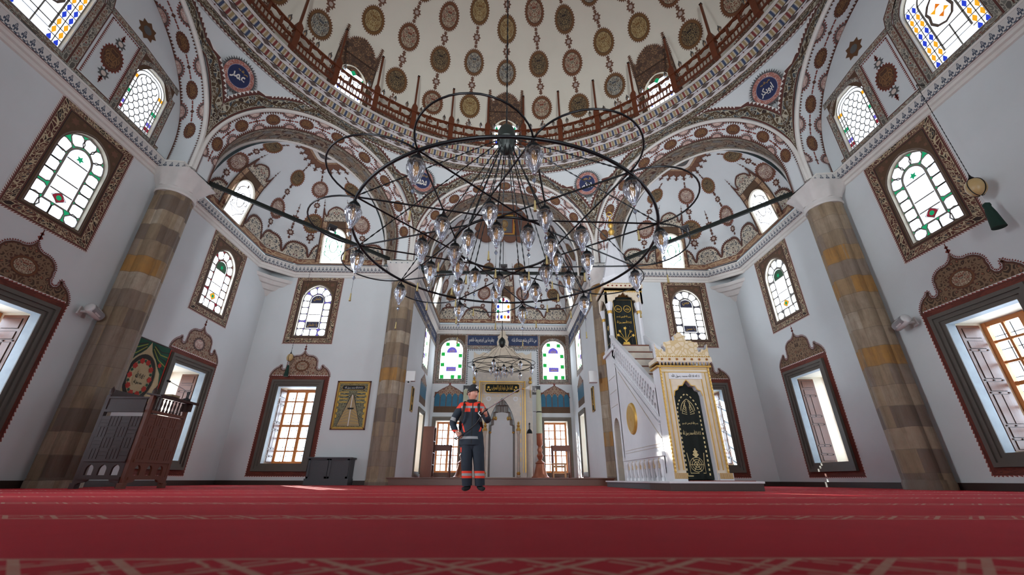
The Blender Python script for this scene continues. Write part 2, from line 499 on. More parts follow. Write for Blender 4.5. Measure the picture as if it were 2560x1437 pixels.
CABG = streaky('grey stained wood', '#3a3d41', '#4a4c50', (3, 3, 9), .5)
TASSEL = plain('yellow tassel', '#97875a', '#85764a', .8, sc=30)
TASG = plain('dark green tassel', '#0d2a20', '#12352a', .85, sc=60)
EGG = plain('ostrich egg', '#c2a878', '#b09462', .35, sc=6)
BULB = T('amber bulb').emit('#d0a06c', .5)
def m_glass(name, mixf, col='#eef4ff', rough=.0):
    t = T(name)
    g = t.n('ShaderNodeBsdfGlass', {'Color': col, 'Roughness': rough, 'IOR': 1.45})
    tr = t.n('ShaderNodeBsdfTransparent', {'Color': '#f4f7ff'})
    gl = t.n('ShaderNodeBsdfGlossy', {'Color': '#ffffff', 'Roughness': .03})
    lw = t.n('ShaderNodeLayerWeight', {'Blend': .35})
    fd = t.n('ShaderNodeBsdfTranslucent', {'Color': '#f4f8ff'}); fm = t.n('ShaderNodeMixShader', {0: .13}); a = t.n('ShaderNodeMixShader', {0: mixf}); b = t.n('ShaderNodeMixShader', {0: S(t, lw.outputs['Facing']) * .55})
    L = t.nt.links.new
    L(g.outputs[0], a.inputs[1]); L(tr.outputs[0], a.inputs[2]); L(a.outputs[0], fm.inputs[1]); L(fd.outputs[0], fm.inputs[2]); L(fm.outputs[0], b.inputs[1]); L(gl.outputs[0], b.inputs[2])
    return t.out(S(t, b.outputs[0]))
GLASS = m_glass('lamp glass', .38)
def m_pane():
    t = T('window pane glass')
    tr = t.n('ShaderNodeBsdfTransparent', {'Color': '#f2f6f8'}); gl = t.n('ShaderNodeBsdfGlossy', {'Color': '#ffffff', 'Roughness': .02})
    a = t.n('ShaderNodeMixShader', {0: .06}); t.nt.links.new(tr.outputs[0], a.inputs[1]); t.nt.links.new(gl.outputs[0], a.inputs[2])
    return t.out(S(t, a.outputs[0]))
PANE = m_pane()
G_W = T('daylit clear glass').emit('#e6f1ff', LWIN)
G_N = T('daylit niche glass').emit('#eef5ff', LNICHE)
G_F = T('daylit far glass').emit('#e8f1ff', LFAR)
G_W2 = T('daylit milky glass').emit('#dbe8ff', LWIN * .8)
def lit(name, col, k=1.0): return T(name).emit(col, k)
G_GRN = lit('daylit green glass', '#1f9a68', 1.0)
G_PUR = lit('daylit violet glass', '#6a60c8', 1.1)
G_BLU = lit('daylit blue glass', '#2a3fc0', 1.2)
G_YEL = lit('daylit yellow glass', '#e8a428', 1.2)
G_RED = lit('daylit ruby glass', '#8a2a38', .9)
G_GRY = lit('daylit grey glass', '#77787c', .8)
G_SLT = lit('daylit slate glass', '#4a4c62', .6)
G_ORA = lit('daylit orange glass', '#d8741f', 1.1)
G_B = T('daylit back glass').emit('#e6f0ff', LBACK)
G_DGR = lit('daylit dark green glass', '#4c6a58', .6)
G_STR = lit('daylit emerald glass', '#2aa84c', 1.1)
CAME = plain('grey window leading', '#87837b', rough=.6)
CAMEB = plain('brown window leading', '#6d5f55', rough=.6)
REVEAL = plain('window reveal plaster', '#d9d3c2', '#cfc8b5', .7, sc=4)
# ------------------------------------------------------------------ outline helpers
def arch_pts(w, z0, zs, zt, xc=0.0, n=9):
    h = zt - zs; c = (h * h - w * w) / (2 * w); R = w + c
    a1 = atan2(h, c)
    right = [(xc - c + R * cos(a1 * i / n), zs + R * sin(a1 * i / n)) for i in range(n)]
    left = [(2 * xc - x, z) for x, z in right][::-1]
    return [(xc + w, z0)] + right + [(xc, zt)] + left + [(xc - w, z0)]
def rect(x0, x1, z0, z1): return [(x0, z0), (x1, z0), (x1, z1), (x0, z1)]
def resample(p, n, closed=True):
    q = p + [p[0]] if closed else p
    L = [0]
    for a, b in zip(q, q[1:]): L.append(L[-1] + hypot(b[0] - a[0], b[1] - a[1]))
    out = []; j = 0
    for i in range(n):
        d = L[-1] * (i / n if closed else i / (n - 1))
        while j < len(L) - 2 and L[j + 1] < d: j += 1
        t = (d - L[j]) / max(L[j + 1] - L[j], 1e-9)
        out.append((q[j][0] + (q[j + 1][0] - q[j][0]) * t, q[j][1] + (q[j + 1][1] - q[j][1]) * t))
    return out
def offs(p, d, closed=True):
    """offset an outline to its left by d (metres)"""
    n = len(p); out = []
    for i in range(n):
        a = p[i - 1] if closed or i else p[i]; b = p[(i + 1) % n] if closed or i < n - 1 else p[i]
        t = Vector((b[0] - a[0], b[1] - a[1]))
        if t.length < 1e-9: t = Vector((1, 0))
        t.normalize(); out.append((p[i][0] - t.y * d, p[i][1] + t.x * d))
    return out
def teeth(mb, p, fr, off, size, m, closed=False, w=.5, sgn=1):
    L = sum(hypot(b[0] - a[0], b[1] - a[1]) for a, b in zip(p, p[1:] + (p[:1] if closed else [])))
    n = max(2, int(L / size)); q = resample(p, n, closed)
    for i in range(n - (0 if closed else 1)):
        a, b = q[i], q[(i + 1) % n]; t = Vector((b[0] - a[0], b[1] - a[1]))
        nn = Vector((-t.y, t.x)).normalized() * size * sgn
        c = (a[0] + t.x / 2 + nn.x, a[1] + t.y / 2 + nn.y)
        mb.add([fr(*a, off), fr(*b, off), fr(*c, off)], [(0, 1, 2)], m)
def line(mb, p, fr, off, w, m, closed=False):
    mb.ribbon(offs(p, w / 2, closed), offs(p, -w / 2, closed), fr, off, m, closed)
def medallion(mb, fr, x, z, a, b, m, off=.006, tm=None, teeth_n=26, ang=0.0, tooth=.12, drop=0.0):
    """serrated oval patch on any surface map fr(x, z, d)"""
    tm = tm or SERR; ca, sa = cos(ang), sin(ang)
    def P(r, q, o):
        k = 1 + drop * max(0, sin(q)) ** 6
        X, Z = a * r * cos(q), b * r * sin(q) * k
        return fr(x + X * ca - Z * sa, z + X * sa + Z * ca, o)
    n = teeth_n
    pts = [fr(x, z, off)]; uv = [(0, 0)]
    for r in (.35, .7, 1.0):
        for i in range(n):
            q = 2 * pi * i / n; pts.append(P(r, q, off)); uv.append((r * cos(q), r * sin(q)))
    F = [(0, 1 + i, 1 + (i + 1) % n) for i in range(n)]
    for k in (0, 1):
        F += [(1 + k * n + i, 1 + (k + 1) * n + i, 1 + (k + 1) * n + (i + 1) % n, 1 + k * n + (i + 1) % n) for i in range(n)]
    mb.add(pts, F, m, uv)
    tp = []; tf = []
    for i in range(n):
        tp += [P(.98, 2 * pi * i / n, off), P(1 + tooth, 2 * pi * (i + .5) / n, off), P(.98, 2 * pi * (i + 1) / n, off)]
        tf.append((3 * i, 3 * i + 1, 3 * i + 2))
    mb.add(tp, tf, tm)
def star(mb, fr, x, z, r, m, off=.006, n=8, k=.62, c=None):
    pts = [fr(x, z, off)]
    for i in range(2 * n):
        q = pi * i / n; rr = r if i % 2 == 0 else r * k
        pts.append(fr(x + rr * cos(q), z + rr * sin(q), off))
    mb.add(pts, [(0, 1 + i, 1 + (i + 1) % (2 * n)) for i in range(2 * n)], m)
    if c: 
        pts = [fr(x + r * .42 * cos(pi * i / 4), z + r * .42 * sin(pi * i / 4), off + .004) for i in range(8)]
        mb.add(pts, [tuple(range(8))], c)
def chainline(mb, fr, p0, p1, m, off=.005, step=.16, r=.05):
    """string of small painted leaves between two points"""
    d = hypot(p1[0] - p0[0], p1[1] - p0[1]); n = max(1, int(d / step))
    a = atan2(p1[1] - p0[1], p1[0] - p0[0])
    for i in range(n):
        t = (i + .5) / n; x = p0[0] + (p1[0] - p0[0]) * t; z = p0[1] + (p1[1] - p0[1]) * t
        l = d / n * .5
        P = [(-l, 0), (-l * .3, r), (l * .2, r * .45), (l * .6, r), (l, 0), (l * .6, -r), (l * .2, -r * .45), (-l * .3, -r)]
        mb.add([fr(x + X * cos(a) - Z * sin(a), z + X * sin(a) + Z * cos(a), off) for X, Z in P], [tuple(range(8))], m)
def finial(mb, fr, x, z, h, m, off=.006, sg=1):
    line(mb, [(x, z), (x, z + sg * h)], fr, off, .02, m)
    for k, w in ((.3, .06), (.62, .045)):
        zz = z + sg * h * k
        mb.add([fr(x - w, zz, off), fr(x, zz + sg * w, off), fr(x + w, zz, off), fr(x, zz - sg * w, off)], [(0, 1, 2, 3)], m)
# ------------------------------------------------------------------ arabic lettering
_AR = dict(zip('ابتثجحخدذرزسشصضطظعغفقكلمنهويىةء', range(99)))
_FORM = {'ا': (0xFE8D, 2), 'ب': (0xFE8F, 4), 'ت': (0xFE95, 4), 'ث': (0xFE99, 4), 'ج': (0xFE9D, 4), 'ح': (0xFEA1, 4), 'خ': (0xFEA5, 4),
         'د': (0xFEA9, 2), 'ذ': (0xFEAB, 2), 'ر': (0xFEAD, 2), 'ز': (0xFEAF, 2), 'س': (0xFEB1, 4), 'ش': (0xFEB5, 4), 'ص': (0xFEB9, 4),
         'ض': (0xFEBD, 4), 'ط': (0xFEC1, 4), 'ظ': (0xFEC5, 4), 'ع': (0xFEC9, 4), 'غ': (0xFECD, 4), 'ف': (0xFED1, 4), 'ق': (0xFED5, 4),
         'ك': (0xFED9, 4), 'ل': (0xFEDD, 4), 'م': (0xFEE1, 4), 'ن': (0xFEE5, 4), 'ه': (0xFEE9, 4), 'و': (0xFEED, 2), 'ي': (0xFEF1, 4),
         'ى': (0xFEEF, 2), 'ة': (0xFE93, 2), '\u0001': (0xFEFB, 2)}
def shape_ar(s):
    s = s.replace('الله', '\u0002').replace('لا', '\u0001')
    out = []
    for i, ch in enumerate(s):
        if ch == '\u0002': out.append('\uFDF2'); continue
        if ch not in _FORM: out.append(ch); continue
        base, k = _FORM[ch]
        pv = i > 0 and s[i - 1] in _FORM and _FORM[s[i - 1]][1] == 4
        nx = k == 4 and i < len(s) - 1 and s[i + 1] in _FORM
        out.append(chr(base + (3 if pv and nx else 2 if nx else 1 if pv else 0)))
    return ''.join(out[::-1])
_DG = None
def letters(mb, s, fr, x, z, w, h, m, off=.01, ar=True, bold=.008, thick=.006):
    """lettering fitted to a box w x h centred on (x, z) of a surface map"""
    c = bpy.data.curves.new('lettering', 'FONT'); c.body = shape_ar(s) if ar else s
    c.align_x = 'CENTER'; c.resolution_u = 2; c.offset = bold
    o = bpy.data.objects.new('lettering', c); COL.objects.link(o)
    dg = bpy.context.evaluated_depsgraph_get()
    me = bpy.data.meshes.new_from_object(o.evaluated_get(dg))
    if len(me.vertices):
        xs = [v.co.x for v in me.vertices]; ys = [v.co.y for v in me.vertices]
        sx = w / max(max(xs) - min(xs), 1e-6); sy = h / max(max(ys) - min(ys), 1e-6)
        cx, cy = (max(xs) + min(xs)) / 2, (max(ys) + min(ys)) / 2
        mb.add([fr(x + (v.co.x - cx) * sx, z + (v.co.y - cy) * sy, off) for v in me.vertices], [tuple(p.vertices) for p in me.polygons], m)
    bpy.data.objects.remove(o); bpy.data.curves.remove(c); bpy.data.meshes.remove(me)
def mir(F, x0): return lambda x, z, d=0.0: F(2 * x0 - x, z, d)
def planar(L, zc, off=0.0):
    C = L(0, zc, 0.0); U = (L(.1, zc) - L(-.1, zc)).normalized(); V = (L(0, zc + .3) - L(0, zc - .3)).normalized(); N = U.cross(V)
    if N.dot(L(0, zc, .5) - C) < 0: N = -N
    return lambda x, z, d=0.0: C + U * x + V * (z - zc) + N * (d + off)
# ------------------------------------------------------------------ window builders
WN = [0]
def window_root(label):
    WN[0] += 1
    return tag(empty('window_%d' % WN[0]), label, 'window', None, 'structure')
def hexcell(g, fr, c, t, L, w, d, m, came):
    nx, nz = -t[1], t[0]
    P = [(-L, -w * .5), (-L * .66, -w), (L * .66, -w), (L, -w * .5), (L, w * .5), (L * .66, w), (-L * .66, w), (-L, w * .5)]
    Q = [(c[0] + a * t[0] + b * nx, c[1] + a * t[1] + b * nz) for a, b in P]
    g.flat(Q, fr, d, m)
    line(came[0], Q, fr, d + .006, .03, came[1], True)
def glass_hex(root, fr, xc, z0, zs, zt, hw, base, top, bot, came=CAME, word=None, word2=None, motif=None, n=17, clear=None):
    clear = clear or G_W
    g = MB(); l = MB()
    g.flat(arch_pts(hw, z0, zs, zt, xc), fr, -.10, base)
    ring = arch_pts(hw - .15, z0 + .15, zs, zt - .19, xc)
    q = resample(ring, 72)
    L = sum(hypot(b[0] - a[0], b[1] - a[1]) for a, b in zip(q, q[1:])) / n
    for i in range(n):
        k = int(i * 72 / n); a, b = q[k - 1], q[(k + 1) % 72]; t = Vector((b[0] - a[0], b[1] - a[1])).normalized()
        hexcell(g, fr, q[k], t, L * .50, .142, -.094, clear if i % 5 or clear is not G_W else G_W2, (l, came))
    inner = arch_pts(hw - .31, z0 + .31, zs - .02, zt - .38, xc)
    g.flat(inner, fr, -.092, clear)
    line(l, inner, fr, -.082, .045, came, True)
    iw = hw - .34
    g.flat(arch_pts(iw, zs - .1, zs, zt - .42, xc), fr, -.088, top)
    g.flat(rect(xc - iw, xc + iw, z0 + .34, z0 + .60), fr, -.088, bot)
    for z in (zs - .1, (zs + z0) / 2 + .15, z0 + .6): line(l, [(xc - iw, z), (xc + iw, z)], fr, -.084, .03, came)
    if word: letters(l, word, fr, xc, zs + .09, iw * 1.2, .2, GOLDL, -.08)
    if word2: letters(l, word2, fr, xc, z0 + .47, iw * 1.6, .17, GOLDL, -.08)
    if motif:
        star(g, fr, xc, z0 + .47, .14, motif, -.083, 4, .7, G_GRN); star(g, fr, xc, zs + .03, .09, G_GRN, -.083, 5, .5)
        line(l, [(xc - .16, z0 + .47), (xc, z0 + .60), (xc + .16, z0 + .47), (xc, z0 + .35)], fr, -.08, .02, came, True)
    line(l, arch_pts(hw - .012, z0 + .012, zs, zt - .015, xc), fr, -.085, .045, came, True)
    g.build('stained_glass', root); l.build('leading', root)
def reveal(mb, outline, fr, d, m=None, closed=True):
    mb.ribbon(outline, outline, fr, 0, m or REVEAL, closed)
    n = len(outline); A = [fr(x, z, 0) for x, z in outline]; B = [fr(x, z, d) for x, z in outline]
    mb.add(A + B, [(i, (i + 1) % n, n + (i + 1) % n, n + i) for i in range(n)], m or REVEAL)
HW_, Z0_, ZS_, ZT_ = .59, 5.29, 6.80, 7.46
def upper_window(fr, xc, label, detail=True, **kw):
    root = window_root(label)
    out = arch_pts(HW_, Z0_, ZS_, ZT_, xc)
    b = MB(); reveal(b, out, fr, -.12); b.build('window_reveal', root)
    if not detail:
        g = MB(); g.flat(out, fr, -.1, G_B); g.build('stained_glass', root); return
    p = MB()
    p.flat(rect(xc - .705, xc + .705, 5.2, 7.65), fr, .003, SPANDREL, [out])
    line(p, rect(xc - .69, xc + .69, 5.215, 7.635), fr, .005, .03, DARKL, True)
    line(p, arch_pts(HW_ + .03, Z0_ - .03, ZS_, ZT_ + .035, xc), fr, .006, .03, CAMEB, True)
    for sx in (-1, 1):
        for k, (dx, dz, r) in enumerate(((.52, 7.48, .1), (.33, 7.56, .05), (.6, 7.25, .05))):
            star(p, fr, xc + sx * dx, dz, r, FLOWER, .005, 6)
    p.ribbon(rect(xc - .70, xc + .70, 5.2, 7.65), rect(xc - .98, xc + .98, 4.925, 7.925), fr, .006, BAND_WIN, True, (0, 1.25))
    p.build('painted_border', root)
    glass_hex(root, fr, xc, Z0_, ZS_, ZT_, HW_, **kw)
CREST = [(1.10, 3.66), (1.09, 3.78), (1.02, 3.90), (.93, 3.99), (.85, 4.03), (.78, 4.12), (.74, 4.09), (.76, 4.02), (.73, 3.95), (.66, 3.92), (.59, 3.95),
         (.55, 4.03), (.56, 4.11), (.54, 4.20), (.55, 4.26), (.50, 4.36), (.40, 4.44), (.29, 4.475), (.21, 4.47), (.12, 4.50), (.05, 4.56), (0, 4.66)]
def crest(p, fr, xc, mat, rim=None, k=1.0, z0=3.66, rose=None):
    R = [(xc + x * k, z0 + (z - 3.66) * k) for x, z in CREST]; Lf = [(2 * xc - x, z) for x, z in R[:-1]][::-1]
    out = R + Lf
    p.flat(out, fr, .004, mat, (), lambda x, z: (x - xc, z))
    line(p, offs(out, .022, False), fr, .007, .045, rim or SERR)
    teeth(p, offs(out, -.012, False), fr, .006, .042 * k, REDP, False, sgn=-1)
    finial(p, fr, xc, z0 + 1.0 * k, .28 * k, REDP)
    if rose: medallion(p, fr, xc, z0 + .42 * k, .26 * k, .2 * k, rose, .006, SERR, 16, tooth=.2)
def glazed(root, fr, xc, hw, z0, z1, d, cols=4, rows=6, mat=None):
    m = mat or WOODW; f = MB()
    for x in (xc - hw + .045, xc + hw - .045): f.add(*box_in(fr, x - .045, x + .045, z0, z1, d - .05, d + .04), m)
    for z in (z0 + .05, z1 - .05): f.add(*box_in(fr, xc - hw, xc + hw, z - .05, z + .05, d - .05, d + .035), m)
    f.add(*box_in(fr, xc - .06, xc + .06, z0, z1, d - .05, d + .045), m)
    for i in range(1, cols):
        x = xc - hw + 2 * hw * i / cols
        if abs(x - xc) > .02: f.add(*box_in(fr, x - .025, x + .025, z0, z1, d - .03, d + .02), m)
    for j in range(1, rows):
        z = z0 + (z1 - z0) * j / rows; w = .04 if j == rows // 2 else .025
        f.add(*box_in(fr, xc - hw, xc + hw, z - w, z + w, d - .03, d + .025), m)
    f.build('window_frame', root)
    g = MB(); g.add(*box_in(fr, xc - hw + .03, xc + hw - .03, z0 + .03, z1 - .03, d - .012, d - .006), PANE); g.build('glazing', root)
    r = MB()
    for i in range(1, 8):
        x = xc - hw + 2 * hw * i / 8; r.tube([fr(x, z0, d - .16), fr(x, z1, d - .16)], .011, IRON, 6)
    for j in range(1, 9):
        z = z0 + (z1 - z0) * j / 9; r.tube([fr(xc - hw, z, d - .16), fr(xc + hw, z, d - .16)], .011, IRON, 6)
    r.build('iron_grille', root)
def box_in(fr, x0, x1, z0, z1, d0, d1):
    P = [fr(x, z, d) for d in (d0, d1) for z in (z0, z1) for x in (x0, x1)]
    return P, [(0, 1, 3, 2), (4, 6, 7, 5), (0, 4, 5, 1), (2, 3, 7, 6), (0, 2, 6, 4), (1, 5, 7, 3)]
def shutter(root, fr, x, sgn, z0, z1, d0, d1):
    """panelled leaf folded back along the reveal"""
    s = MB(); m = WOODS; t = .045; lean = .05
    f2 = lambda dd, z, o: fr(x - sgn * (o + lean * (dd - d0) / (d1 - d0) * 0 + .012), z, dd)
    s.add(*box_in(lambda a, z, o: f2(a, z, o), min(d0, d1), max(d0, d1), z0, z1, 0, t), m)
    H = z1 - z0; w = abs(d1 - d0); lo = min(d0, d1)
    rows = [(.015, .075, 1), (.10, .17, 1), (.20, .42, 2), (.45, .52, 1), (.55, .77, 2), (.80, .86, 1), (.89, .97, 1)]
    for a, b, k in rows:
        for i in range(k):
            u0 = lo + w * (.14 + .72 * i / k) + .012; u1 = lo + w * (.14 + .72 * (i + 1) / k) - .012
            s.add(*box_in(f2, u0, u1, z0 + H * a, z0 + H * b, t - .002, t + .014), m)
            s.add(*box_in(f2, u0 - .012, u1 + .012, z0 + H * a - .012, z0 + H * b + .012, t - .001, t + .003), DARKL)
    for a in (.086, .185, .435, .535, .785):
        for q in (.12, .5, .88):
            s.add(*box_in(f2, lo + w * q - .014, lo + w * q + .014, z0 + H * a - .014, z0 + H * a + .014, t, t + .016), DARKL)
    s.build('shutter', root)
def lower_window(fr, xc, label, crest_mat, detail=True, rose=None, deep=.98):
    root = window_root(label); hw, z0, z1 = .70, .67, 3.30
    r = MB(); reveal(r, rect(xc - hw, xc + hw, z0, z1), fr, -.2, JAMB); 
    if detail:
        big = rect(xc - hw - .07, xc + hw + .07, z0 - .01, z1 + .05)
        A = [fr(x, z, -.2) for x, z in big]; B = [fr(x, z, -deep) for x, z in big]
        r.add(A + B, [(i, (i + 1) % 4, 4 + (i + 1) % 4, 4 + i) for i in range(4)], REVEAL)
        r.flat(big, fr, -.2, JAMB, [rect(xc - hw, xc + hw, z0, z1)])
    r.build('window_reveal', root)
    if not detail:
        g = MB(); g.flat(rect(xc - hw, xc + hw, z0, z1), fr, -.15, G_B); g.build('stained_glass', root); return
    f = MB()
    for a, b, d in ((.0, .085, .02), (.085, .17, .05), (.17, .25, .085)):
        I = rect(xc - hw - a, xc + hw + a, z0 - a, z1 + a); O = rect(xc - hw - b, xc + hw + b, z0 - b, z1 + b)
        f.ribbon(I, O, fr, d, FRAMEM)
        for q, dd in ((I, d), (O, d)):
            f.add([fr(x, z, 0) for x, z in q] + [fr(x, z, dd) for x, z in q], [(i, (i + 1) % 4, 4 + (i + 1) % 4, 4 + i) for i in range(4)], FRAMEM)
    f.build('moulded_frame', root)
    p = MB()
    p.ribbon(rect(xc - .94, xc + .94, .43, 3.54), rect(xc - 1.135, xc + 1.135, .24, 3.73), fr, .006, BAND_PLAIN, True, (0, 1.25))
    crest(p, fr, xc, crest_mat, None, 1.0, 3.66, rose)
    p.build('painted_border', root)
    glazed(root, fr, xc, hw + .07, z0, z1 + .04, .08 - deep)
    for sg in (-1, 1): shutter(root, fr, xc + sg * (hw + .07), sg, z0 + .03, z1 - .02, -.24, -.74)
DBRM = plain('painted dark brown', '#3a261b', '#472f22', .75, sc=9)
DARKL = plain('dark line', '#241812', rough=.7)
# ------------------------------------------------------------------ floor and walls
YC = 5.7
f = MB(); f.quad((-9.72, -4.3, 0), (9.72, -4.3, 0), (9.72, 15.7, 0), (-9.72, 15.7, 0), CARPET)
struct(f, 'floor', 'red prayer carpet with cream patterned row stripes', 'carpet')
f = MB()
f.add([(-3.95, 15.05, .24), (4.2, 15.05, .24), (4.2, 15.7, .24), (3.82, 15.7, .24), (3.82, 22.85, .24), (-3.82, 22.85, .24), (-3.82, 15.7, .24), (-3.95, 15.7, .24)],
      [tuple(range(8))], CARPET)
f.box((.125, 15.02, .12), (8.15, .06, .235), STEPW, None, .008)
f.box((.125, 15.0, .222), (8.19, .12, .04), STEPW, None, .008)
struct(f, 'niche_floor', 'raised red carpeted platform of the prayer niche behind a brown wooden step', 'platform')
FL = frame((-9.72, 0, 0), (0, 1, 0), (1, 0, 0)); FR = frame((9.72, 0, 0), (0, 1, 0), (-1, 0, 0))
FB = frame((0, 15.7, 0), (1, 0, 0), (0, -1, 0))
FNL = frame((-3.82, 0, 0), (0, 1, 0), (1, 0, 0)); FNR = frame((3.82, 0, 0), (0, 1, 0), (-1, 0, 0)); FNB = frame((0, 22.85, 0), (1, 0, 0), (0, -1, 0))
FBK = frame((0, -4.3, 0), (1, 0, 0), (0, 1, 0))
ZT = 8.45
def uh(x): return arch_pts(HW_, Z0_, ZS_, ZT_, x)
def lh(x): return rect(x - .7, x + .7, .67, 3.3)
for nm, F, lab in (('wall_left', FL, 'white plaster wall along the left side'), ('wall_right', FR, 'white plaster wall along the right side')):
    w = MB(); ys = (13.0, 7.65, 3.75, -1.6)
    w.flat(rect(-4.3, 15.7, 0, ZT), F, 0, PL, [uh(y) for y in ys] + [lh(y) for y in ys])
    struct(w, nm, lab, 'wall')
for sg, nm, lab in ((-1, 'wall_front_left', 'white end wall of the left bay'), (1, 'wall_front_right', 'white end wall of the right bay behind the pulpit stair')):
    w = MB(); x0, x1 = sorted((sg * 9.72, sg * 3.82))
    w.flat(rect(x0, x1, 0, ZT), FB, 0, PL, [uh(sg * 7.62), lh(sg * 7.62)])
    struct(w, nm, lab, 'wall')
w = MB(); w.flat(rect(-9.72, 9.72, 0, ZT), FBK, 0, PL, [uh(x) for x in (-7.6, -2.6, 2.6, 7.6)] + [lh(x) for x in (-7.6, -2.6, 2.6, 7.6)])
struct(w, 'wall_back', 'white wall at the back of the hall', 'wall')
def nuh(x): return arch_pts(.62, 5.22, 6.85, 7.42, x)
def nlh(x): return rect(x - .62, x + .62, .5, 3.0)
NS = [(17.05, 'a'), (20.5, 'b')]
for nm, F, lab in (('wall_niche_left', FNL, 'white left side wall of the prayer niche'), ('wall_niche_right', FNR, 'white right side wall of the prayer niche')):
    w = MB(); w.flat(rect(15.0, 22.85, 0, ZT), F, 0, PL, [nuh(20.2), nlh(20.3)]); struct(w, nm, lab, 'wall')
w = MB(); w.flat(rect(-3.82, 3.82, 0, ZT), FNB, 0, PL, [nuh(-2.88), nuh(2.88), nlh(-2.86), nlh(2.86)])
struct(w, 'wall_niche_back', 'white back wall of the prayer niche', 'wall')
# unseen box added above the cornice to keep sky light out of cracks
r = MB()
X, Y0, Y1, Za, Zb = 12.6, -7.4, 26.2, 8.5, 25.0
r.quad((-X, Y0, Za), (-X, Y1, Za), (-X, Y1, Zb), (-X, Y0, Zb), PL); r.quad((X, Y0, Za), (X, Y1, Za), (X, Y1, Zb), (X, Y0, Zb), PL)
r.quad((-X, Y0, Za), (X, Y0, Za), (X, Y0, Zb), (-X, Y0, Zb), PL); r.quad((-X, Y1, Za), (X, Y1, Za), (X, Y1, Zb), (-X, Y1, Zb), PL)
r.quad((-X, Y0, Zb), (X, Y0, Zb), (X, Y1, Zb), (-X, Y1, Zb), PL)
for x0, x1, y0, y1 in ((-X, -9.72, Y0, Y1), (9.72, X, Y0, Y1), (-9.72, 9.72, Y0, -4.3), (-9.72, -3.82, 15.7, Y1), (3.82, 9.72, 15.7, Y1), (-3.82, 3.82, 22.85, Y1)):
    r.quad((x0, y0, 8.46), (x1, y0, 8.46), (x1, y1, 8.46), (x0, y1, 8.46), PL)
struct(r, 'sky_block_box', 'unseen box added round the vaults to block sky light', 'sky_block_box')
# skirtings
def skirt(nm, segs, lab):
    b = MB()
    for a, c in segs: b.bar((*a, .07), (*c, .07), .03, .14, SKIRT)
    struct(b, nm, lab, 'skirting')
skirt('baseboard_left', [((-9.70, -4.2), (-9.70, 15.68)), ((-9.70, 15.68), (-4.5, 15.68))], 'dark wooden skirting along the left walls')
skirt('baseboard_right', [((9.70, -4.2), (9.70, 15.68)), ((9.70, 15.68), (4.5, 15.68))], 'dark wooden skirting along the right walls')
# ------------------------------------------------------------------ windows
upper_window(FL, 7.65, 'framed arched stained glass window with green leading on the left side wall before the pillar', base=G_GRN, top=G_W2, bot=G_W, motif=G_RED)
upper_window(FR, 7.65, 'framed arched stained glass window with green leading on the right side wall before the pillar', base=G_GRN, top=G_W2, bot=G_W, motif=G_RED)
upper_window(FL, 13.0, 'framed arched stained glass window with red leading on the left wall behind the pillar', base=G_RED, top=G_DGR, bot=G_W, motif=G_YEL, came=CAMEB, clear=G_F)
upper_window(FR, 13.0, 'framed arched stained glass window with grey leading on the right wall behind the pillar', base=G_GRY, top=G_DGR, bot=G_W, motif=G_YEL, clear=G_F)
upper_window(FB, -7.62, 'framed arched stained glass window with violet leading on the end wall of the left bay', base=G_PUR, top=G_SLT, bot=G_SLT, word='عثمان', word2='يا عثمان', clear=G_F)
upper_window(FB, 7.62, 'framed arched stained glass window with blue grey leading above the pulpit portal', base=G_SLT, top=G_SLT, bot=G_SLT, word='حسن', word2='يا حسن', clear=G_F)
lower_window(FL, 7.65, 'tall shuttered window with dark moulded frame at the left edge of the hall', CREST_D, rose=MED[1])
lower_window(FR, 7.65, 'tall shuttered window with dark moulded frame at the right edge of the hall', CREST_D, rose=MED[1])
lower_window(FL, 13.0, 'tall shuttered window behind the dark wooden pulpit chair', CREST_R, rose=MEDP, deep=1.32)
lower_window(FR, 13.0, 'tall shuttered window on the right wall behind the pillar', CREST_D, deep=1.32)
lower_window(FB, -7.62, 'tall window with sunlit orange wooden grid left of the framed picture', CREST_R, rose=MED[1])
lower_window(FB, 7.62, 'tall shuttered window half hidden behind the pulpit portal', CREST_D)
for F in (FL, FR):
    for y in (3.75, -1.6): upper_window(F, y, 'arched window on the side wall behind the viewer', False); lower_window(F, y, 'tall window on the side wall behind the viewer', CREST_D, False)
for x in (-7.6, -2.6, 2.6, 7.6): upper_window(FBK, x, 'arched window on the back wall', False); lower_window(FBK, x, 'tall window on the back wall', CREST_D, False)
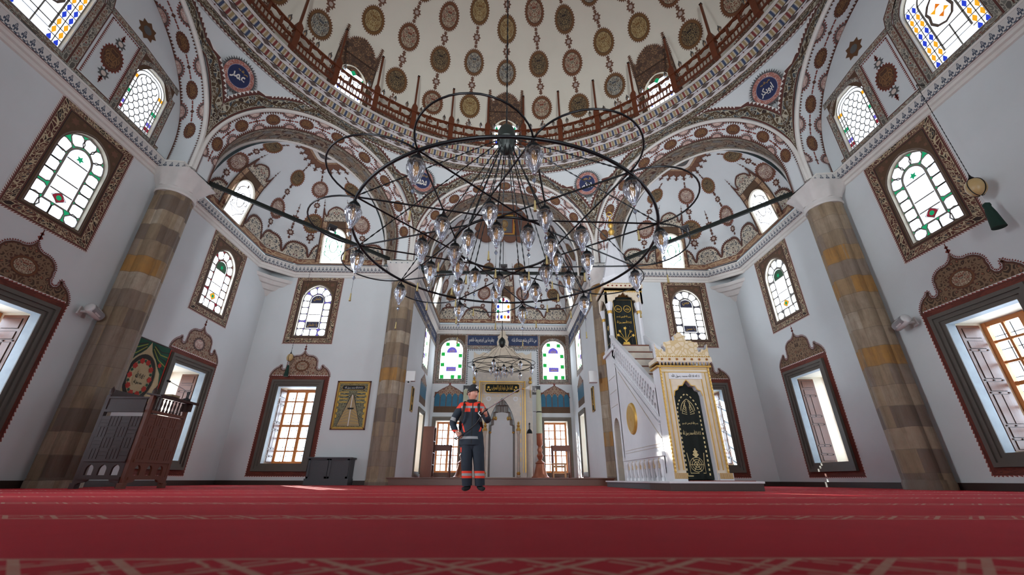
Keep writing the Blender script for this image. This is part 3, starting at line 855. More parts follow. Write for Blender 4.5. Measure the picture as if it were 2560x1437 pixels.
# niche windows
def niche_upper(F, x, lab, front):
    root = window_root(lab); out = nuh(x); hw = .62
    b = MB(); reveal(b, out, F, -.14); b.build('window_reveal', root)
    p = MB()
    p.flat(rect(x - .72, x + .72, 5.1, 7.72), F, .003, SPANDREL, [out])
    p.ribbon([(a, c) for a, c in arch_pts(.63, 5.21, 6.85, 7.43, x)], arch_pts(.79, 5.06, 6.85, 7.62, x), F, .006, BAND_TYMP)
    p.ribbon(rect(x - .72, x + .72, 5.1, 7.72), rect(x - .86, x + .86, 4.94, 7.86), F, .005, BAND_TYMP, True, (0, 1.25))
    p.build('painted_border', root)
    g = MB(); l = MB()
    if F is FNL:
        g.flat(rect(x - .62, x + .62, 5.22, 5.75), F, -.11, PANE); g.flat(arch_pts(.62, 5.75, 6.85, 7.42, x), F, -.11, G_N)
    else: g.flat(out, F, -.11, G_N)
    ring = resample(arch_pts(hw - .13, 5.35, 6.85, 7.25, x), 72)
    n = 17
    for i in range(n):
        k = int(i * 72 / n); c = ring[k]; s = .105
        if i % 2 == 0: g.flat(rect(c[0] - s, c[0] + s, c[1] - s, c[1] + s), F, -.105, G_STR)
        line(l, [(c[0] - .12, c[1] + .14), (c[0] + .12, c[1] + .14)], F, -.1, .014, CAME)
    inn = arch_pts(hw - .27, 5.62, 6.75, 7.12, x)
    line(l, inn, F, -.1, .03, CAME, True); line(l, arch_pts(hw - .34, 5.67, 6.75, 7.05, x), F, -.1, .014, CAME, True)
    g.flat(arch_pts(hw - .34, 6.72, 6.75, 7.05, x), F, -.104, G_PUR); g.flat(rect(x - .27, x + .27, 5.66, 5.9), F, -.104, G_PUR)
    for z in (5.9, 6.3, 6.72): line(l, [(x - .3, z), (x + .3, z)], F, -.099, .016, CAME)
    FT = mir(F, x) if F is FNR else F
    letters(l, 'الله', FT, x, 6.84, .3, .18, GOLDL, -.098); letters(l, 'محمد', FT, x, 5.78, .4, .14, GOLDL, -.098)
    g.build('stained_glass', root); l.build('leading', root)
niche_upper(FNB, -2.88, 'arched window with emerald glass squares left of the hanging small chandelier', True)
niche_upper(FNB, 2.88, 'arched window with emerald glass squares right of the hanging small chandelier', True)
niche_upper(FNL, 20.2, 'arched stained glass window on the left side wall of the prayer niche', False)
niche_upper(FNR, 20.2, 'arched stained glass window on the right side wall of the prayer niche', False)
BLUET = plain('blue painted arcade', '#17566f', '#226a86', .6, sc=6)
BLUEP = plain('navy inscription ground', '#1b2b4a', '#22345a', .65, sc=5)
def niche_lower(F, x, lab, front):
    root = window_root(lab); z0, z1, hw = .5, 3.0, .62
    r = MB(); reveal(r, rect(x - hw, x + hw, z0, z1), F, -.75, REVEAL); r.build('window_reveal', root)
    f = MB()
    for a, b, d in ((.0, .1, .02), (.1, .2, .06)):
        I = rect(x - hw - a, x + hw + a, z0 - a, z1 + a); O = rect(x - hw - b, x + hw + b, max(z0 - b, .245), z1 + b)
        f.ribbon(I, O, F, d, OLIVEF)
        for q in (I, O): f.add([F(u, v, 0) for u, v in q] + [F(u, v, d) for u, v in q], [(i, (i + 1) % 4, 4 + (i + 1) % 4, 4 + i) for i in range(4)], OLIVEF)
    f.build('moulded_frame', root)
    p = MB(); w = .80
    p.flat(rect(x - w, x + w, 3.42, 3.72), F, .005, SPANDREL)
    p.flat(rect(x - w, x + w, 3.72, 4.5), F, .004, FLOWER)
    for i in range(5):
        c = x - w + (i + .5) * 2 * w / 5
        p.flat(arch_pts(w / 5 - .02, 3.74, 4.22, 4.42, c, 6), F, .007, BLUET)
    top = [(x + w, 4.2)] + [(x + w * (1 - t), 4.2 + .62 * (t ** .55) + .03 * abs(sin(t * 14))) for t in [i / 12 for i in range(1, 12)]] + [(x, 4.9)]
    out = top + [(2 * x - a, b) for a, b in top[:-1]][::-1]
    cut = [(x + w - 2 * w * i / 40, 4.24 + .18 * abs(sin(pi * 5 * i / 40))) for i in range(41)]
    p.flat(out + cut[::-1], F, .009, CREST_R, (), lambda a, b: (a - x, b))
    teeth(p, out, F, .009, .06, REDP, False, sgn=-1); line(p, out, F, .011, .03, SERR)
    star(p, F, x, 4.95, .07, REDP)
    p.build('painted_border', root)
    glazed(root, F, x, hw, z0, z1, -.62, 4, 6)
OLIVEF = plain('olive grey moulding', '#5d564a', '#6c6558', .5, sc=5)
niche_lower(FNB, -2.86, 'tall niche window with orange wooden grid left of the person', True)
niche_lower(FNB, 2.86, 'tall niche window with orange wooden grid right of the mihrab', True)
niche_lower(FNL, 20.3, 'tall window on the left side wall of the prayer niche under blue painted arches', False)
niche_lower(FNR, 20.3, 'tall window on the right side wall of the prayer niche under blue painted arches', False)
# painted frieze and inscription on the niche walls
p = MB()
p.ribbon([(-3.8, 7.72), (3.8, 7.72)], [(-3.8, 7.98), (3.8, 7.98)], FNB, .004, BAND_TYMP, False)
p.ribbon([(-2.02, 6.92), (2.02, 6.92)], [(-2.02, 7.14), (2.02, 7.14)], FNB, .004, BAND_TYMP, False)
p.flat(rect(-2.02, 2.02, 7.14, 7.72), FNB, .004, BLUEP)
letters(p, 'من ذا الذي يشفع عنده الا باذنه', FNB, 1.22, 7.42, 1.42, .36, LETTER, .01)
letters(p, 'يعلم ما بين ايديهم وما خلفهم', FNB, -1.22, 7.42, 1.42, .36, LETTER, .01)
teeth(p, [(-1.98, 6.9), (1.98, 6.9)], FNB, .005, .1, SPIRE, False, sgn=-1)
for sg in (-1, 1):
    teeth(p, [(sg * 2.0, 4.9), (sg * 2.0, 6.85)], FNB, .005, .1, SPIRE, False, sgn=sg)
    p.ribbon([(sg * 3.74, 4.94), (sg * 3.74, 7.72)], [(sg * 3.82, 4.94), (sg * 3.82, 7.72)], FNB, .004, BAND_TYMP, False)
for F in (FNL, FNR):
    p.ribbon([(15.7, 7.78), (22.8, 7.78)], [(15.7, 7.98), (22.8, 7.98)], F, .004, BAND_TYMP, False)
    p.flat(rect(16.0, 22.8, 7.2, 7.78), F, .004, BLUEP); p.ribbon([(15.9, 7.0), (22.8, 7.0)], [(15.9, 7.2), (22.8, 7.2)], F, .004, BAND_TYMP, False)
    letters(p, 'الله لا اله الا هو الحي القيوم لا تاخذه سنة ولا نوم', F if F is FNL else mir(F, 19.4), 19.4, 7.49, 6.0, .36, LETTER, .01)
struct(p, 'trim_1', 'navy blue inscription band with white lettering round the niche', 'inscription')
# ------------------------------------------------------------------ cornice
def sweep(mb, path, prof, closed=False, us=1.0):
    """prof: list of (inward offset, z, material of the face up to the next point)"""
    n = len(path); dirs = []
    for i in range(n):
        a = Vector(path[i - 1]) if i or closed else None; b = Vector(path[i]); c = Vector(path[(i + 1) % n]) if i < n - 1 or closed else None
        t0 = (b - a).normalized() if a is not None else (c - b).normalized(); t1 = (c - b).normalized() if c is not None else t0
        n0, n1 = Vector((-t0.y, t0.x)), Vector((-t1.y, t1.x)); m = n0 + n1
        dirs.append(m / max(m.length_squared / 2, .3))
    for k in range(len(prof) - 1):
        u = 0; P = []; UV = []; F = []
        for i in range(n + (1 if closed else 0)):
            j = i % n
            if i: u += (Vector(path[j]) - Vector(path[i - 1])).length
            for q, (d, z) in enumerate((prof[k][:2], prof[k + 1][:2])):
                p = Vector(path[j]) + dirs[j] * d; P.append((p.x, p.y, z)); UV.append((u * us, q))
            if i: F.append((2 * i - 2, 2 * i, 2 * i + 1, 2 * i - 1))
        mb.add(P, F, prof[k][2], UV)
CP = [(9.72, -4.3), (9.72, 9.4), (9.22, 9.45), (9.2, 10.25), (9.72, 10.3), (9.72, 14.72), (8.72, 15.7), (4.6, 15.7), (4.6, 15.15), (3.7, 15.15), (3.7, 16.0),
      (3.82, 16.05), (3.82, 22.85)]
CP = CP + [(-x, y) for x, y in CP][::-1]
PROF = [(0, 7.80, PURE), (.04, 7.82, PURE), (.045, 7.9, PURE), (.09, 7.92, PURE), (.10, 7.98, PURE), (.145, 8.0, LOTUS), (.175, 8.25, PURE), (.185, 8.29, PURE), (-.4, 8.31, PURE)]
c = MB(); sweep(c, CP, PROF)
struct(c, 'cornice', 'white cornice with blue lotus frieze running round the whole hall', 'cornice')
# ------------------------------------------------------------------ pillars
def lobed(q, z): return 1.05 - .17 * (1 - abs(cos(3 * q))) ** .9
def pillar(nm, x, y, lab, r=.43):
    s = MB()
    s.lathe([(r * 1.06, 0), (r * 1.06, .12), (r, .2)], STONE, 56, (x, y, 0), lambda q, z: 1 - .5 * (1 - lobed(q, z)))
    s.lathe([(r, .2 + i * .7) for i in range(10)] + [(r, 7.2), (r * 1.02, 7.34)], STONE, 84, (x, y, 0), lobed)
    ang = atan2(y - YC, x); n = 40
    cp = [(r * 1.08, 7.33), (r * 1.13, 7.38), (r * 1.08, 7.46), (r * 1.1, 7.5)]
    s.lathe(cp, CAPST, n, (x, y, 0))
    def fac(q, z):
        t = (z - 7.5) / .5; sq = 1 / max(abs(cos(q)), abs(sin(q))); return (1 - t) + t * min(sq, 1.35)
    s.lathe([(r * 1.1, 7.5), (r * 1.16, 7.62), (r * 1.2, 7.66), (r * 1.3, 7.82), (r * 1.32, 7.86), (r * 1.42, 8.0)], CAPST, n, (x, y, 0),
            lambda q, z: fac(q, z) * (1 + .04 * (1 if int(q / (2 * pi) * 16) % 2 else -1) * (1 if z < 7.95 else 0)))
    o = struct(s, nm, lab, 'pillar', 35); return o
pillar('pillar_1', -9.33, 9.78, 'banded stone pillar on the left, next to the dark pulpit chair')
pillar('pillar_2', 9.33, 9.78, 'banded stone pillar on the right, beside the white wall loudspeaker')
pillar('pillar_3', -4.05, 15.3, 'banded stone pillar left of the prayer niche', .45)
pillar('pillar_4', 4.05, 15.3, 'pale stone pillar right of the prayer niche behind the pulpit stair', .45)
for sg, lab in ((-1, 'white stone corner bracket above the left bay'), (1, 'white stone corner bracket above the right bay')):
    b = MB(); c0 = Vector((sg * 9.72, 15.7, 0))
    lv = [(7.62, .0, .0), (7.62, .98, .80), (7.50, .92, .75), (7.48, .8, .65), (7.36, .66, .55), (7.34, .5, .40), (7.18, .34, .26), (7.16, .2, .16), (6.95, .05, .04)]
    P = []; n = 9
    for z, a, d in lv:
        for i in range(n):
            t = i / (n - 1); q = abs(sin(t * pi * 4)) * .10 if z < 7.5 else 0
            x = (1 - t) * a; y = t * a; k = d / max(a, 1e-6) * (1 - q) if 0 < i < n - 1 else 1
            m = 1 - (1 - abs(2 * t - 1)) * .12
            P.append(c0 + Vector((-sg * x * m, -y * m, z)))
    F = [(r * n + i, r * n + i + 1, (r + 1) * n + i + 1, (r + 1) * n + i) for r in range(len(lv) - 1) for i in range(n - 1)]
    b.add(P, F, CAPST); struct(b, 'trim_%d' % (3 + sg), lab, 'bracket')
# ------------------------------------------------------------------ octagon arches
ZS, RISE, ZR, RR = 9.0, 3.6, 12.83, 9.25
VX = [(9.05, 9.58), (3.83, 14.95), (-3.83, 14.95), (-9.05, 9.58), (-9.05, 1.82), (-3.83, -3.55), (3.83, -3.55), (9.05, 1.82)]
def side(k):
    a, b = Vector((*VX[k], 0)), Vector((*VX[(k + 1) % 8], 0)); M = (a + b) / 2; t = (b - a).normalized()
    return M, t, Vector((t.y, -t.x, 0)) if (Vector((t.y, -t.x, 0))).dot(M - Vector((0, YC, 0))) > 0 else Vector((-t.y, t.x, 0)), (b - a).length / 2
def arcp(k, a, rf, d):
    """a in [-.12, 1.12]: along the arch; below 0 / above 1 the straight legs"""
    M, t, n, h = side(k)
    q = min(max(a, 0), 1); s = -cos(pi * q) * h * rf; z = ZS + RISE * (rf + .0) * sin(pi * q)
    if a < 0: z += a * 5
    if a > 1: z -= (a - 1) * 5
    return M + t * s + n * d + Vector((0, 0, z))
SIDES = {7: 'lat', 0: 'diag', 1: 'front', 2: 'diag', 3: 'lat', 4: 'diag', 5: 'front', 6: 'diag'}
RF2 = {'lat': 1.0, 'diag': .86, 'front': .86}; D2 = {'lat': .82, 'diag': .36, 'front': .36}; DS = 1.16
A0, A1, NA = -.146, 1.146, 60
def aa(u): return A0 + (A1 - A0) * u
NAMES = {7: 'right side', 0: 'right bay', 1: 'prayer niche', 2: 'left bay', 3: 'left side', 4: 'rear left bay', 5: 'rear', 6: 'rear right bay'}
for k in range(8):
    ty = SIDES[k]; rf2, d2 = RF2[ty], D2[ty]; m = MB()
    M, t, n, h = side(k); vis = k in (7, 0, 1, 2, 3)
    pts = [arcp(k, aa(i / NA), .985, -.02) for i in range(NA + 1)]
    m.tube(pts, .065, PURE, 6)
    wid = sqrt((h * (.98 - rf2)) ** 2 + d2 ** 2); Larc = pi * (h + RISE) / 2 * .93
    def spl(x, z, off=0.0, k=k, rf2=rf2, d2=d2, wid=wid, Larc=Larc):
        w = z / wid; rf = .98 + (rf2 - .98) * w; p = arcp(k, x / Larc, rf, d2 * w); c = arcp(k, x / Larc, rf - .05, d2 * w - .05)
        return p + (c - p).normalized() * off
    m.grid(lambda u, v: spl(aa(u) * Larc, v * wid), NA, 4, PL)
    if vis:
        for z, sg in ((.02, 1), (wid - .02, -1)):
            e = [(aa(i / NA) * Larc, z) for i in range(NA + 1)]
            line(m, e, spl, .008, .035, SERR); teeth(m, [(x, z + sg * .015) for x, z in e], spl, .008, .085, SERR, False, sgn=sg)
        nm_ = 9; s = Larc / nm_
        for i in range(nm_):
            x = s * (i + .5); b = min(wid * .36, .3)
            medallion(m, spl, x, wid / 2, .25, min(b, .175), MEDB, .012, SERR, 20, 0, .12)
            star(m, spl, x + s / 2, wid / 2, .07, SERR, .012, 4)
            chainline(m, spl, (x + .28, wid / 2), (x + s - .28, wid / 2), REDP, .01, .13, .03)
            for z, q0 in ((.03, 0), (wid - .03, pi)):
                if z > .1 and ty != 'lat' and i % 1: continue
                xc = x + s / 2; hb = min(wid * .27, .2); N = 12
                P = [spl(xc, z, .014)] + [spl(xc + .23 * cos(q0 + pi * j / N), z + hb * sin(q0 + pi * j / N), .014) for j in range(N + 1)]
                UV = [(0, 0)] + [(cos(q0 + pi * j / N), sin(q0 + pi * j / N)) for j in range(N + 1)]
                m.add(P, [(0, 1 + j, 2 + j) for j in range(N)], MEDP, UV)
                tp = [(xc + .24 * cos(q0 + pi * j / N), z + (hb + .01) * sin(q0 + pi * j / N)) for j in range(N + 1)]
                teeth(m, tp, spl, .012, .06, REDP, False, sgn=-1)
    if ty != 'lat':
        for i in range(1):
            m.grid(lambda u, v: arcp(k, aa(u), rf2, d2 + (DS - d2) * v), NA, 3, BAND_SOFF, lambda u, v: (aa(u) * Larc, v))
        def sof(x, z, off=0.0, k=k, rf2=rf2, Larc=Larc): return arcp(k, x / Larc, rf2 - off / 3.5, z)
        if vis:
            for z0, z1 in ((d2 + .0, d2 + .17), (DS - .19, DS - .02)):
                m.ribbon([(aa(i / NA) * Larc, z0) for i in range(NA + 1)], [(aa(i / NA) * Larc, z1) for i in range(NA + 1)], sof, .008, BAND_RINGED, False)
            s = .42; nn = int(Larc / s); lm = [plain('soffit leaf grey', '#7e7a74', '#6b655f', .75, sc=9), plain('soffit leaf rose', '#86705f', '#77614f', .75, sc=9)] if k == 7 or 'SOFM' not in globals() else SOFM
            SOFM = lm
            for i in range(nn):
                x = (i + .5) * Larc / nn; zc = (d2 + DS) / 2
                for sg in (-1, 1):
                    P = [(-.2, .02), (-.06, .12), (.1, .13), (.22, .05), (.12, .0), (-.04, -.02)]
                    m.add([sof(x + a, zc + sg * (.10 + b * 1.1), .012) for a, b in P], [tuple(range(6))], lm[(i + (sg > 0)) % 2])
        m.tube([arcp(k, aa(i / NA), rf2 - .006, DS) for i in range(NA + 1)], .05, PURE, 6)
    o = m.build('arch_ceiling', None, 40); tag(o, 'painted arch with medallion chain over the ' + NAMES[k], 'arch', None, 'structure')
# ------------------------------------------------------------------ pendentives
def pend(k, half, u, t):
    """k: side, half 0 -> from vertex k, 1 -> to vertex k+1 ; u 0 at the vertex, 1 at the crown"""
    a = u * .5 if half == 0 else 1 - u * .5
    P = arcp(k, a, 1.0, 0.0); az = atan2(P.y - YC, P.x); Q = Vector((RR * cos(az), YC + RR * sin(az), ZR))
    z = P.z + (max(Q.z, P.z + .02) - P.z) * t; w = t ** 1.5
    return Vector((P.x + (Q.x - P.x) * w, P.y + (Q.y - P.y) * w, z)), max((Q - P).length, .02)
ROUNDELS = {0: ('ابوبكر', 'رضي الله عنه'), 1: ('الله', 'جل جلاله'), 2: ('محمد', 'عليه السلام'), 3: ('عمر', 'رضي الله عنه')}
for j in range(8):
    m = MB(); ks = [(j, 0), ((j - 1) % 8, 1)]
    cen = Vector((0, YC, 10.5))
    for k, hf in ks:
        m.grid(lambda u, v: pend(k, hf, u, v)[0], 26, 12, PL)
        rows = 5; P = []; UV = []; L = 0; prev = None; nu = 44
        M, tt, nn, hh = side(k)
        for i in range(nu + 1):
            u = i / nu; p0, ln = pend(k, hf, u, 0)
            if prev is not None: L += (p0 - prev).length
            prev = p0
            for r in range(rows + 1):
                d = (.46 * 1.22) * r / rows
                # keep the band perpendicular to the arch: slide along the pendentive
                q = pend(k, hf, max(0.0, u - 0.0), min(1, d / ln))[0] if u > .5 else None
                if q is None:
                    c0 = M + Vector((0, 0, ZS)); e = (p0 - c0); e.normalize(); g = p0 + e * d
                    az = atan2(g.y - YC, g.x); rad = hypot(g.x, g.y - YC)
                    vaz = atan2(VX[j][1] - YC, VX[j][0]); 
                    over = (az - vaz) * (1 if hf == 0 else -1)
                    if over < 0: g = g - tt * ((-over) * rad) * (-1 if hf == 0 else 1)
                    tz = min(max((g.z - ZS) / (ZR - ZS), 0), 1); lim = hypot(p0.x, p0.y - YC) ; tgt = lim + (RR - lim) * tz ** 2
                    az = atan2(g.y - YC, g.x); g = Vector((tgt * cos(az), YC + tgt * sin(az), g.z)); q = g
                q = q + (cen - q).normalized() * .035
                P.append(q); UV.append((L, d / .46))
        F = [(i * (rows + 1) + r, (i + 1) * (rows + 1) + r, (i + 1) * (rows + 1) + r + 1, i * (rows + 1) + r + 1) for i in range(nu) for r in range(rows)]
        if j in (0, 1, 2, 3): m.add(P, F, BAND_ARCH, UV)
    if j in ROUNDELS:
        az = atan2(VX[j][1] - YC, VX[j][0]); zc = 11.88; rad = 9.36
        C = Vector((rad * cos(az), YC + rad * sin(az), zc)); N = Vector((-cos(az), -sin(az), -.32)).normalized()
        U = Vector((sin(az), -cos(az), 0)); V = N.cross(U); V = V if V.z > 0 else -V
        fr = lambda x, z, d=0.0: C + U * x + V * z + N * (d + .05)
        medallion(m, fr, 0, 0, .50, .54, ROUND, .0, SPIRE, 44, 0, .16)
        w1, w2 = ROUNDELS[j]
        letters(m, w1, fr, -.02, -.06, .44, .30, LETTER, .012, True, .02); letters(m, w2, fr, .04, .2, .32, .13, GOLDL, .012, True, .01)
    tag(m.build('pendentive_ceiling', None, 40), 'white pendentive between two arches' + ((' with blue roundel, ' + ['first from the right', 'second from the right', 'second from the left', 'first from the left'][j]) if j < 4 else ' at the rear, number %s' % 'abcdefgh'[j]), 'pendentive', None, 'structure')
# ------------------------------------------------------------------ gallery ring
g = MB(); N = 128
def ringpt(R, Z, i): return Vector((R * cos(2 * pi * i / N), YC + R * sin(2 * pi * i / N), Z))
def ring(r0, z0, r1, z1, mat, v0=0, v1=1):
    P = []; UV = []
    for i in range(N + 1):
        P += [ringpt(r0, z0, i), ringpt(r1, z1, i)]; u = 2 * pi * 9.0 * i / N; UV += [(u, v0), (u, v1)]
    g.add(P, [(2 * i, 2 * i + 1, 2 * i + 3, 2 * i + 2) for i in range(N)], mat, UV)
ring(9.22, 12.74, 9.2, 13.10, BAND_ARCH, 1.25, 0)
ring(9.2, 13.10, 9.16, 13.12, PURE); ring(9.16, 13.12, 9.08, 13.22, DIAM); ring(9.08, 13.22, 8.94, 13.40, STRIPES); ring(8.94, 13.40, 8.9, 13.42, PURE)
ring(8.9, 13.42, 8.80, 13.53, DIAM); ring(8.8, 13.53, 8.64, 13.69, STRIPES); ring(8.64, 13.69, 8.57, 13.70, PURE); ring(8.57, 13.70, 8.57, 13.75, PURE); ring(8.57, 13.75, 9.4, 13.75, PL)
struct(g, 'gallery_cornice', 'corbelled ring of zigzag striped mouldings under the gallery', 'cornice', 40)
# ------------------------------------------------------------------ dome
RD, HD, ZD = 9.35, 9.0, 13.72
def dome(x, z, off=0.0):
    """x: azimuth (0 = towards the niche), z: elevation"""
    k = 1 - off / 9.2
    return Vector((RD * k * cos(z) * sin(x), YC + RD * k * cos(z) * cos(x), ZD + HD * k * sin(z)))
def dloc(az, el): 
    return lambda x, z, off=0.0: dome(az + x / (RD * cos(el)), el + z / 9.2, off)
d = MB(); d.grid(lambda u, v: dome(u * 2 * pi, v * pi / 2), 96, 28, PLD)
STEP = pi / 16
rim_fr = lambda az, el: dloc(az, el)
for i in range(-9, 10):
    az = i * STEP; ev = i % 2 == 0; win = i % 4 == 0
    els = [radians(e) for e in ((17.8, 31.2, 45.4, 59) if not ev else (15.9, 29.3, 41.4, 54))]
    if win: els = els[1:]
    for q, e in enumerate(els):
        L = dloc(az, e); kx = max(cos(e), .35) ** .3
        medallion(d, L, 0, 0, .47 * kx, .60, MED[(q * 2 + i + (i // 2)) % 4], .012, FLOWER, 34, 0, .13)
        nxt = els[q + 1] if q + 1 < len(els) else radians(70); hgt = (nxt - e) * 9.2
        star(d, L, 0, hgt / 2, .22, FLOWER, .012, 8, .66, MEDL)
        chainline(d, L, (0, .66), (0, hgt / 2 - .16), FLOWER, .012, .15, .1); chainline(d, L, (0, hgt / 2 + .16), (0, hgt - .66), FLOWER, .012, .15, .1)
    L = dloc(az, els[0])
    if win:
        L = dloc(az, 0); hw, z0, zs, zt = .57, .12, 1.55, 2.2
        P0 = [(.86, .1), (.86, 2.75), (.80, 2.78), (.62, 2.86), (.56, 3.05), (.66, 3.16), (.86, 3.25), (.86, 3.9)]
        top = [(.85, 2.72), (.85, 3.85), (.80, 3.35), (.68, 3.2), (.62, 3.16), (.58, 3.3), (.45, 3.5), (.25, 3.62), (0, 3.72)]
        out = top + [(-x, z) for x, z in top[:-1]][::-1]
        def cp(poly, off, mat, holes=()):
            # split the tall panel so that it follows the dome
            d.flat(poly, L, off, mat, holes, lambda x, z: (x, z))
        for zz in [i_ * .25 for i_ in range(1, 11)]:
            cp([(.85, zz - .25 + .2), (.85, zz + .2), (-.85, zz + .2), (-.85, zz - .25 + .2)], .02, CREST_B)
        cp(out, .05, CREST_B); teeth(d, out, L, .05, .09, FLOWER, False, sgn=-1); line(d, [(-.85, 2.7), (.85, 2.7)], L, .06, .05, DBRM)
        for sx in (-1, 1):
            line(d, [(sx * .86, .2 + .2 * q) for q in range(19)], L, .045, .04, DBRM)
        gl = MB(); ol = arch_pts(hw, z0, zs, zt, 0); root = window_root('small arched dome window behind the gallery railing, %s' % {-8: 'at the far left', -4: 'left of the chandelier rod', 0: 'behind the chandelier rod', 4: 'right of the chandelier rod', 8: 'at the far right'}[i])
        L = planar(L, 1.1, .10)
        gl.flat(ol, L, .0, G_F)
        le = MB(); line(le, ol, L, .01, .07, REVEAL, True)
        A = [L(x, z, .0) for x, z in ol]; B = [L(x, z, .06) for x, z in offs(ol, -.06)]
        le.add(A + B, [(q, (q + 1) % len(ol), len(ol) + (q + 1) % len(ol), len(ol) + q) for q in range(len(ol))], REVEAL)
        for q, x in enumerate((-.3, -.1, .1, .3)): line(le, [(x, z0), (x, zs)], L, .02, .035, CAME)
        for z in (.5, .9, 1.3, 1.55): line(le, [(-hw, z), (hw, z)], L, .02, .035, CAME)
        for sx in (-1, 1):
            for z, mm in ((.45, G_BLU), (.95, G_BLU), (1.35, G_YEL), (1.75, G_GRN)):
                gl.flat([(sx * .43 - .07, z), (sx * .43, z - .16), (sx * .43 + .07, z), (sx * .43, z + .16)], L, .012, mm)
        gl.flat([(-.12, 1.95), (0, 1.8), (.12, 1.95), (0, 2.1)], L, .012, G_GRN)
        gl.build('stained_glass', root); le.build('leading', root)
    else:
        star(d, L, 0, -.95, .17, FLOWER, .012, 8, .6, MEDL); chainline(d, L, (0, -.66), (0, -.8), FLOWER, .012, .1, .06)
        base = [(-.75 + 1.5 * q / 24, .55 + .55 * sqrt(max(0, 1 - ((q - 12) / 12) ** 2))) for q in range(25)]
        L0 = dloc(az, 0)
        d.flat([(-.75, .1)] + base + [(.75, .1)], L0, .03, CREST_R, (), lambda x, z: (x, z)); teeth(d, base[::-1], L0, .03, .09, FLOWER, False, sgn=-1)
    if True:
        L0 = dloc(az, 0); w0 = .95 if not win else 0
        if not win: m_ = [(-w0 + 2 * w0 * q / 6, .02) for q in range(7)]; d.ribbon(m_, [(x, .5) for x, z in m_], L0, .018, BAND_ROSE, False)
    for h in (.5,):
        az2 = az + STEP / 2; L2 = dloc(az2, radians(7))
        star(d, L2, 0, .1, .16, FLOWER, .012, 6, .55); finial(d, L2, 0, .2, .5, FLOWER, .012)
        base = [(-.62 + 1.24 * q / 16, .1 + .5 * sqrt(max(0, 1 - ((q - 8) / 8) ** 2))) for q in range(17)]
        L0 = dloc(az2, 0); d.flat([(-.62, .05)] + base + [(.62, .05)], L0, .025, CREST_B, (), lambda x, z: (x, z))
struct(d, 'dome_ceiling', 'white dome painted with chains of serrated medallions', 'dome', 50)
# ------------------------------------------------------------------ semi-domes
class Semi:
    def __init__(s, base, apex, z0):
        s.base = [Vector(b) for b in base]; s.apex = Vector(apex[:2]); s.z0 = z0; s.H = apex[2] - z0
        s.n = 96; s.poly = [Vector(p) for p in resample([tuple(b) for b in s.base], s.n + 1, False)]
        sm = s.poly[:]
        for _ in range(60): sm = [sm[0]] + [(sm[i - 1] + sm[i] * 2 + sm[i + 1]) / 4 for i in range(1, s.n)] + [sm[-1]]
        s.sm = sm; s.L = sum((b - a).length for a, b in zip(s.base, s.base[1:]))
        s.c = Vector((s.apex.x, s.apex.y, z0 + s.H * .3))
    def pt(s, x, z, off=0.0):
        """x: metres along the base, z: 0 (base) .. pi/2 (apex)"""
        t = min(max(x / s.L * s.n, 0), s.n - 1e-6); i = int(t); f = t - i
        a = s.poly[i].lerp(s.poly[i + 1], f); b = s.sm[i].lerp(s.sm[i + 1], f)
        k = min(max(z / .9, 0), 1); k = k * k * (3 - 2 * k); P = a.lerp(b, k)
        q = s.apex + (P - s.apex) * cos(z); p = Vector((q.x, q.y, s.z0 + s.H * sin(z)))
        return p + (s.c - p).normalized() * off
    def rad(s, x, z): 
        return max((s.pt(x + .05, z) - s.pt(x - .05, z)).length / .1, .05)
    def loc(s, x0, z0):
        kx = s.rad(x0, z0); kz = max((s.pt(x0, z0 + .02) - s.pt(x0, z0)).length / .02, .3)
        return lambda x, z, off=0.0: s.pt(x0 + x / kx, z0 + z / kz, off)
def zz_at(sd, x, dist):
    """profile angle at an arc height above the base"""
    z = 0; p = sd.pt(x, 0); d = 0
    while d < dist and z < 1.55:
        z += .01; q = sd.pt(x, z); d += (q - p).length; p = q
    return z
